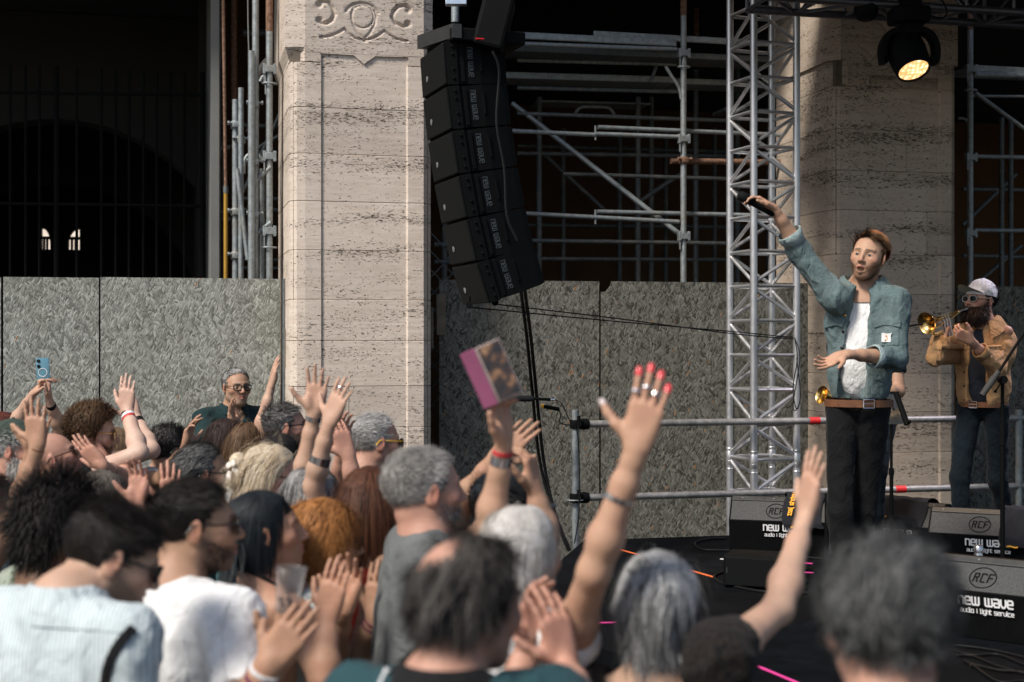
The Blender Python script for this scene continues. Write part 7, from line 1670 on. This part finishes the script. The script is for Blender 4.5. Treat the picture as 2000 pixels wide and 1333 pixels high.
# swallow tattoo as a real patch of ink on the forearm
a_ = sg['arms']['R']; m = MB(); c_ = a_['E'] + (a_['W'] - a_['E']) * .36; nrm_ = unit(np.array([-.25, -1, .1]) - a_['fa'] * np.dot((-.25, -1, .1), a_['fa'])); t_ = np.cross(a_['fa'], nrm_)
for P in ([(-.028, .0), (.006, .010), (.004, -.004)], [(0, .0), (.022, .020), (.012, -.002)], [(0, .002), (.026, -.016), (.008, -.008)]):
    Q_ = [c_ + nrm_ * .0435 + a_['fa'] * y * 1.1 + t_ * x * .8 - nrm_ * 8 * (x * x) for x, y in P]; m.add(Q_, [(0, 1, 2)])
m.build('tattoo', pmat('tattoo_ink', (.035, .035, .045), .6), sg['root'])
mic_ = thing('microphone', 'black handheld microphone gripped by the singer', 'microphone', at(1480, 388, 6.8))
w0 = a_['W']; hc = w0 + a_['f'] * .085 + a_['p'] * .028; md = unit(at(1450, 374, hc[1]) - at(1492, 398, hc[1])); m = MB(); m.disc_lathe([(.010, -.10), (.015, -.09), (.0175, .03), (.019, .045)], hc, md, 18); m.build('handle', M_BLACK, mic_, smooth=50)
m = MB(); m.disc_lathe([(.019, 0), (.0255, .012), (.027, .03), (.024, .05), (.014, .06), (.001, .063)], hc + md * .042, md, 20); m.build('grille_head', M_GRILLE, mic_, smooth=50)

# ---- trumpet player
DT = 9.3
tp = person('bearded trumpet player in tan jacket, white cap and sunglasses', 1914, 588, DT, yaw=-150, pitch=8, sc=1.03, tone=(.50, .29, .20), group='performers on the stage', body_yaw=-128, ground=SZ, vox=.0042, stub=.6, stubc=(.06, .035, .025), hairst=dict(H_DARK, len=.03, sides=.6), shirt=T_NAVY, sleeve=0, torso_len=.49, waist=at(1900, 790, DT)[2], trousers=T_INDIGO, seed=33, tight=.013, hide_arm=.9,
    beard_=dict(ln=.055, n=2600, c1=(.018, .012, .010), c2=(.06, .035, .025), w=.0035), glasses_=dict(frame=M_FRAMEP, arm=M_FRAMEP, th=.0028),
    arms=[dict(side='R', s=(1838, 672, 9.35), e=(1826, 700, 9.12), w=(1846, 650, 9.16), t=(1864, 598), p=(.8, .1, -.5), pose='cup', curls=(.6, .7, .7, .8)), dict(side='L', s=(1962, 665, 9.3), e=(1948, 722, 9.12), w=(1898, 668, 8.98), t=(1856, 642), p=(-.2, .7, .7), pose='grip', curl=.75)],
    leg_pts=[(at(1948, 935, 9.35), at(1972, 1040, 9.5)), (at(1874, 935, 9.3), at(1880, 1045, 9.25))])
jacket(tp, T_TAN, sleeves=dict(R=1.62, L=1.62), length=.54, open_=.050, seed=43, vox=.0095, open_shift=.0)
open_collar(tp, T_TAN); cuff(tp, 'R', .62, T_TAN, .050, .054, .06); cuff(tp, 'L', .62, T_TAN, .050, .054, .06)
front_patch(tp, -.115, .21, .11, .12, T_TAN, 'chest_pocket', .004); front_patch(tp, .115, .21, .11, .12, T_TAN, 'chest_pocket', .004); front_patch(tp, -.115, .155, .115, .035, T_TAN, 'pocket_flap', .009); front_patch(tp, .115, .155, .115, .035, T_TAN, 'pocket_flap', .009)
for dz in (.32, .41, .50): button(tp, .085, dz, M_FRAMEBR, .008)
belt(tp, at(1900, 790, DT)[2], M_LEATHER, buckle=-8)
cap_hat(tp['root'], tp['C'], tp['M'], 1.03, cloth('white_cap_twill', (.78, .78, .79)), cloth('grey_green_underbrim', (.30, .40, .37)), 'baseball_cap', brim_len=.095, high=.016, brim_up=.022)
M_BRASS = pmat('lacquered_brass', (.78, .52, .20), .22, 1.0, var=.12, scale=12)
tr = thing('trumpet', 'brass trumpet with wide bell, played by the man in the white cap', 'trumpet', at(1850, 620, 8.95))
lipp = tp['C'] + tp['M'] @ (np.array([0, .098, -.063]) * 1.03); bell = at(1816, 628, 9.07); ax = unit(bell - lipp); L = np.linalg.norm(bell - lipp); sdn = unit(np.array([0, 0, -1.0]) - ax * np.dot((0, 0, -1.0), ax)); X = lambda s_, d_, o_=0: lipp + ax * s_ + sdn * d_ + np.cross(ax, sdn) * o_
m = MB(); m.disc_lathe([(.013, 0), (.010, .02), (.005, .04), (.006, .085)], X(.006, 0), ax, 14); m.build('mouthpiece', M_SILVER, tr, smooth=50)
m = MB(); m.tube([X(.085, 0.005), X(.16, .025), X(.30, .05)], .0062, 10); m.tube(catmull([X(.30, .05), X(.335, .058), X(.345, .078), X(.335, .096), X(.30, .102)], 5), .0065, 10); m.tube([X(.30, .102), X(.12, .095)], .0065, 10); m.build('lead_pipe', M_BRASS, tr, smooth=50)
BO = .0; m = MB(); m.disc_lathe([(.0078, .0), (.0085, .10), (.011, .17), (.017, .235), (.027, .275), (.042, .305), (.060, .325), (.074, .332), (.0745, .334), (.072, .332), (.040, .30), (.016, .235)], X(L - .334, .004, -.03), unit(X(L, .014, -.03) - X(L - .334, .004, -.03)), 32, cap=False); m.build('bell', M_BRASS, tr, smooth=60)
m = MB(); m.tube(catmull([X(L - .334, .004, -.03), X(L - .365, .006, -.03), X(L - .392, .024, -.03), X(L - .392, .054, -.03), X(L - .365, .076, -.03), X(L - .23, .082, -.03)], 6), .0076, 12); m.build('bell_bow', M_BRASS, tr, smooth=50)
for k_ in range(3):
    m = MB(); c_ = X(.19 + k_ * .026, .02); m.tube([c_ + sdn * .0, c_ + sdn * .115], .0105, 14); m.tube([c_ - sdn * .03, c_], .004, 8); m.disc_lathe([(.009, 0), (.009, .004)], c_ - sdn * .034, -sdn, 12); m.build('valve', M_CHROME, tr, smooth=50)
cm = thing('clip_on_microphone', 'small black microphone clipped to the trumpet bell', 'microphone', at(1790, 632, 8.95))
m = MB(); m.tube(catmull([bell + sdn * .0 - ax * .02, bell + ax * .03 + (0, 0, .01), at(1800, 634, 8.98)], 5), .003, 6); m.tube([at(1802, 633, 8.98), at(1776, 637, 8.96)], [.006, .007], 8); m.build('capsule', M_BLACK, cm)

# ---- saxophone player hidden behind the singer
sx = person('musician in navy t-shirt and jeans almost hidden behind the singer', 1694, 585, 8.3, yaw=-110, pitch=-12, tone='tan', group='performers on the stage', ground=SZ, hairst=H_DARK, shirt=T_NAVY, sleeve=.62, trousers=T_INDIGO, seed=35, body_yaw=-100,
    arms=[dict(side='L', s=(1747, 672, 8.25), e=(1754, 765, 8.15), w=(1690, 770, 7.95), t=(1650, 780), p=(0, .2, 1), pose='grip'), dict(side='R', s=(1640, 680, 8.3), e=(1640, 770, 8.2), w=(1660, 800, 8.0), t=(1640, 830), p=(.5, .5, 0), pose='grip')], leg_pts=[(at(1712, 915, 8.2), at(1706, 1050, 8.25)), (at(1668, 915, 8.25), at(1660, 1050, 8.3))])
sxo = thing('saxophone', 'gleaming saxophone bell showing beside the singer\'s hip', 'saxophone', at(1620, 820, 7.9))
m = MB(); bt = at(1604, 768, 7.85); P = catmull([at(1690, 660, 8.0), at(1676, 740, 7.9), at(1672, 800, 7.9), at(1660, 815, 7.9), at(1645, 800, 7.85), at(1625, 780, 7.75)], 6)
m.tube(P, list(np.linspace(.010, .030, len(P))), 16); m.build('body_tube', M_BRASS, sxo, smooth=50)
dv = unit(np.array([-.85, -.35, .25])); m = MB(); m.disc_lathe([(.022, -.10), (.028, -.05), (.036, -.018), (.050, .003), (.051, .006), (.048, .004), (.032, -.025), (.022, -.08)], at(1606, 772, 7.7), dv, 28, cap=False); m.build('bell', M_BRASS, sxo, smooth=60)

# ================================================================== things held by the crowd
def phone(label, C, up, nrm, mat, w=.073, h=.150, screen=None, case=None, name='phone', lens=True):
    up = unit(up); nrm = unit(np.array(nrm) - up * np.dot(nrm, up)); rt = np.cross(up, nrm); Rm = np.stack([rt, up, nrm], 1); root = thing(name, label, 'phone', C)
    m = MB(); m.box(C, (w, h, .008), Rm, bev=.003); m.build('body', mat, root, smooth=40)
    if screen: m = MB(); m.box(C + nrm * .0045, (w - .008, h - .008, .001), Rm); m.build('screen', screen, root)
    if lens:
        for dy in (.052, .026):
            m = MB(); m.disc_lathe([(.0085, 0), (.0085, .003), (.006, .0035)], C + nrm * .004 - rt * .018 * 1 + up * dy, nrm, 14); m.build('camera_lens', M_SUNG, root, smooth=40)
    return root, Rm
M_BLUEP = pmat('pale_blue_phone_glass', (.13, .29, .37), .2, .1, var=.08)
pc = at(84, 726, 6.88); pr, Rp = phone('light blue phone held up at the far left', pc, (-.05, 0, 1), (0.1, -1, .1), M_BLUEP, .062, .132)
m = MB(); m.tube([pc + Rp @ np.array([.020 * math.cos(a), -.005 + .020 * math.sin(a), .0045]) for a in np.linspace(0, 2 * math.pi, 25)], .0018, 6, cap=False); m.build('charging_ring', M_WHITE, pr)
def m_screen():
    t = NT('phone_screen_picture'); v = t.coord(); n = t.noise(v, 28, 3, .6); sp = t.node('ShaderNodeSeparateXYZ'); t.l.new(v, sp.inputs[0])
    c = t.ramp(n, [(.36, (.008, .007, .008)), (.50, (.05, .025, .015)), (.62, (.30, .15, .07)), (.75, (.55, .42, .30))])
    t.put(t.b.inputs['Emission Color'], c); t.b.inputs['Emission Strength'].default_value = .55; return t.set((.02, .02, .02), .15)
a_ = wh['arms']['L']; pc = at(974, 724, 3.33); pu = unit(at(958, 690, 3.33) - at(990, 762, 3.33)); phr, Rp = phone('phone in an open pink wallet case filming the stage', pc, pu, (.35, -1, .15), pmat('phone_edge', (.35, .28, .26), .4), .066, .140, m_screen(), lens=False)
m = MB(); hl = pc - Rp[:, 0] * .036; fl_ = unit(-Rp[:, 0] * .50 + np.array([0, .85, 0])); c_ = hl + fl_ * .030; n_ = np.cross(fl_, Rp[:, 1]); m.box(c_, (.062, .142, .005), np.stack([fl_, Rp[:, 1], n_], 1), bev=.002); m.build('wallet_flap', pmat('pink_leather', (.30, .085, .17), .6, var=.12, bump=.2), phr)
# plastic cup
M_CUP = pmat('clear_plastic_cup', (.95, .96, .97), .12, var=.01); _c = M_CUP.node_tree.nodes['Principled BSDF']; _c.inputs['Transmission Weight'].default_value = .92; _c.inputs['IOR'].default_value = 1.12
cu = thing('plastic_cup', 'clear plastic cup held by the man in the white t-shirt', 'cup', at(566, 1190, 3.1)); m = MB(); c0 = at(560, 1196, 3.12); d_ = unit(at(570, 1108, 3.12) - c0)
m.disc_lathe([(.001, .001), (.024, 0), (.0265, .03), (.034, .098), (.0355, .100), (.0335, .098), (.0255, .03), (.0225, .004), (.001, .005)], c0, d_, 28, cap=False); m.build('wall', M_CUP, cu, smooth=50)
# halter ties, dress straps, shirt strap
def ribbon(info, pts, w, mat, name, nrm=(0, -1, 0)):
    P = catmull(pts, 6); m = MB(); G = []; n = len(P)
    for i, p in enumerate(P):
        t = unit(P[min(i + 1, n - 1)] - P[max(i - 1, 0)]); s_ = unit(np.cross(t, nrm)); G.append([p - s_ * w / 2, p + unit(nrm) * .002, p + s_ * w / 2])
    m.grid(G); return m.build(name, mat, info['root'], smooth=60)
def on_body(info, pts, lift=.006):
    """put picture points onto the figure's own surface"""
    me = info['body'].data; b_ = OFFS[info['body'].name]; n = len(me.vertices); co = np.empty(n * 3, np.float32); me.vertices.foreach_get('co', co); V = co.reshape(-1, 3) + b_
    src = [V]
    q = np.empty(len(me.loops), np.int32); me.loops.foreach_get('vertex_index', q); Q = q.reshape(-1, 4); t = BVHTree.FromPolygons([tuple(v) for v in V], [tuple(int(i) for i in r_) for r_ in Q])
    if 'shirt' in info:
        me2 = info['shirt'].data; co2 = np.empty(len(me2.vertices) * 3, np.float32); me2.vertices.foreach_get('co', co2); V2 = co2.reshape(-1, 3) + b_; q2 = np.empty(len(me2.loops), np.int32); me2.loops.foreach_get('vertex_index', q2); t2 = BVHTree.FromPolygons([tuple(v) for v in V2], [tuple(int(i) for i in r_) for r_ in q2.reshape(-1, 4)])
    else: t2 = None
    out = []
    for px, py in pts:
        d = ray(px, py); best = None
        for tt in (t, t2):
            if tt is None: continue
            h, nn, _, dist = tt.ray_cast(Vector(CAM), Vector(d))
            if h is not None and (best is None or dist < best[2]): best = (np.array(h), np.array(nn), dist)
        if best is not None: out.append(best[0] - d * lift)
    return out
def strap(info, pts, w, mat, name, lift=.006):
    P = on_body(info, pts, lift)
    if len(P) >= 2: ribbon(info, P, w, mat, name)
strap(ss_, [(262, 1225), (235, 1255), (215, 1290), (205, 1330), (202, 1380)], .020, T_BLACK, 'shoulder_strap')
strap(bh, [(478, 1112), (500, 1122), (525, 1135), (548, 1150)], .012, T_BLACK, 'halter_tie')

strap(bm_, [(740, 1345), (757, 1306), (782, 1274), (812, 1252)], .009, M_WHITE, 'collar_stripe'); strap(bm_, [(752, 1348), (768, 1312), (792, 1282), (820, 1262)], .010, T_BLACK, 'collar_stripe')
strap(wt, [(448, 1172), (438, 1200), (432, 1240), (434, 1290), (440, 1330)], .004, T_WHITE, 'sleeve_seam', .004); strap(ss_, [(60, 1222), (120, 1226), (180, 1230), (235, 1236)], .004, T_STRIPE, 'yoke_seam', .004)
# pony tail of the woman with the bare back
def tail(info, pts, n, c1, c2, seed, spread=.012, name='pony_tail', w=.0035):
    r = np.random.RandomState(seed); P = np.array(catmull(pts, 4)); m_ = len(P); VV = []; QQ = []; CC = []
    for i in range(n):
        o = r.randn(3) * spread; tt = np.linspace(0, 1, m_)[:, None]; A = P + o * (.4 + .9 * tt) + np.sin(tt * 6 + r.rand() * 6) * .003; d = unit_rows(np.gradient(A, axis=0)); s_ = unit_rows(np.cross(d, (0, -1, 0))); ww = w * (1 - .8 * tt ** 2) / 2
        VV.append(np.stack([A - s_ * ww, A + s_ * ww], 1).reshape(-1, 3)); QQ.append(np.array([(2 * k, 2 * k + 1, 2 * k + 3, 2 * k + 2) for k in range(m_ - 1)]) + i * 2 * m_); t = r.rand(); CC.append(np.tile(np.array(c1) * (1 - t) + np.array(c2) * t, (2 * m_, 1)))
    return nmesh(name, np.concatenate(VV), np.concatenate(QQ), M_HAIR, info['root'], np.concatenate(CC))
tail(bh, [at(462, 1040, 3.80), at(455, 1085, 3.74), at(450, 1120, 3.70), at(442, 1160, 3.68)], 130, (.006, .008, .010), (.02, .028, .034), 4)
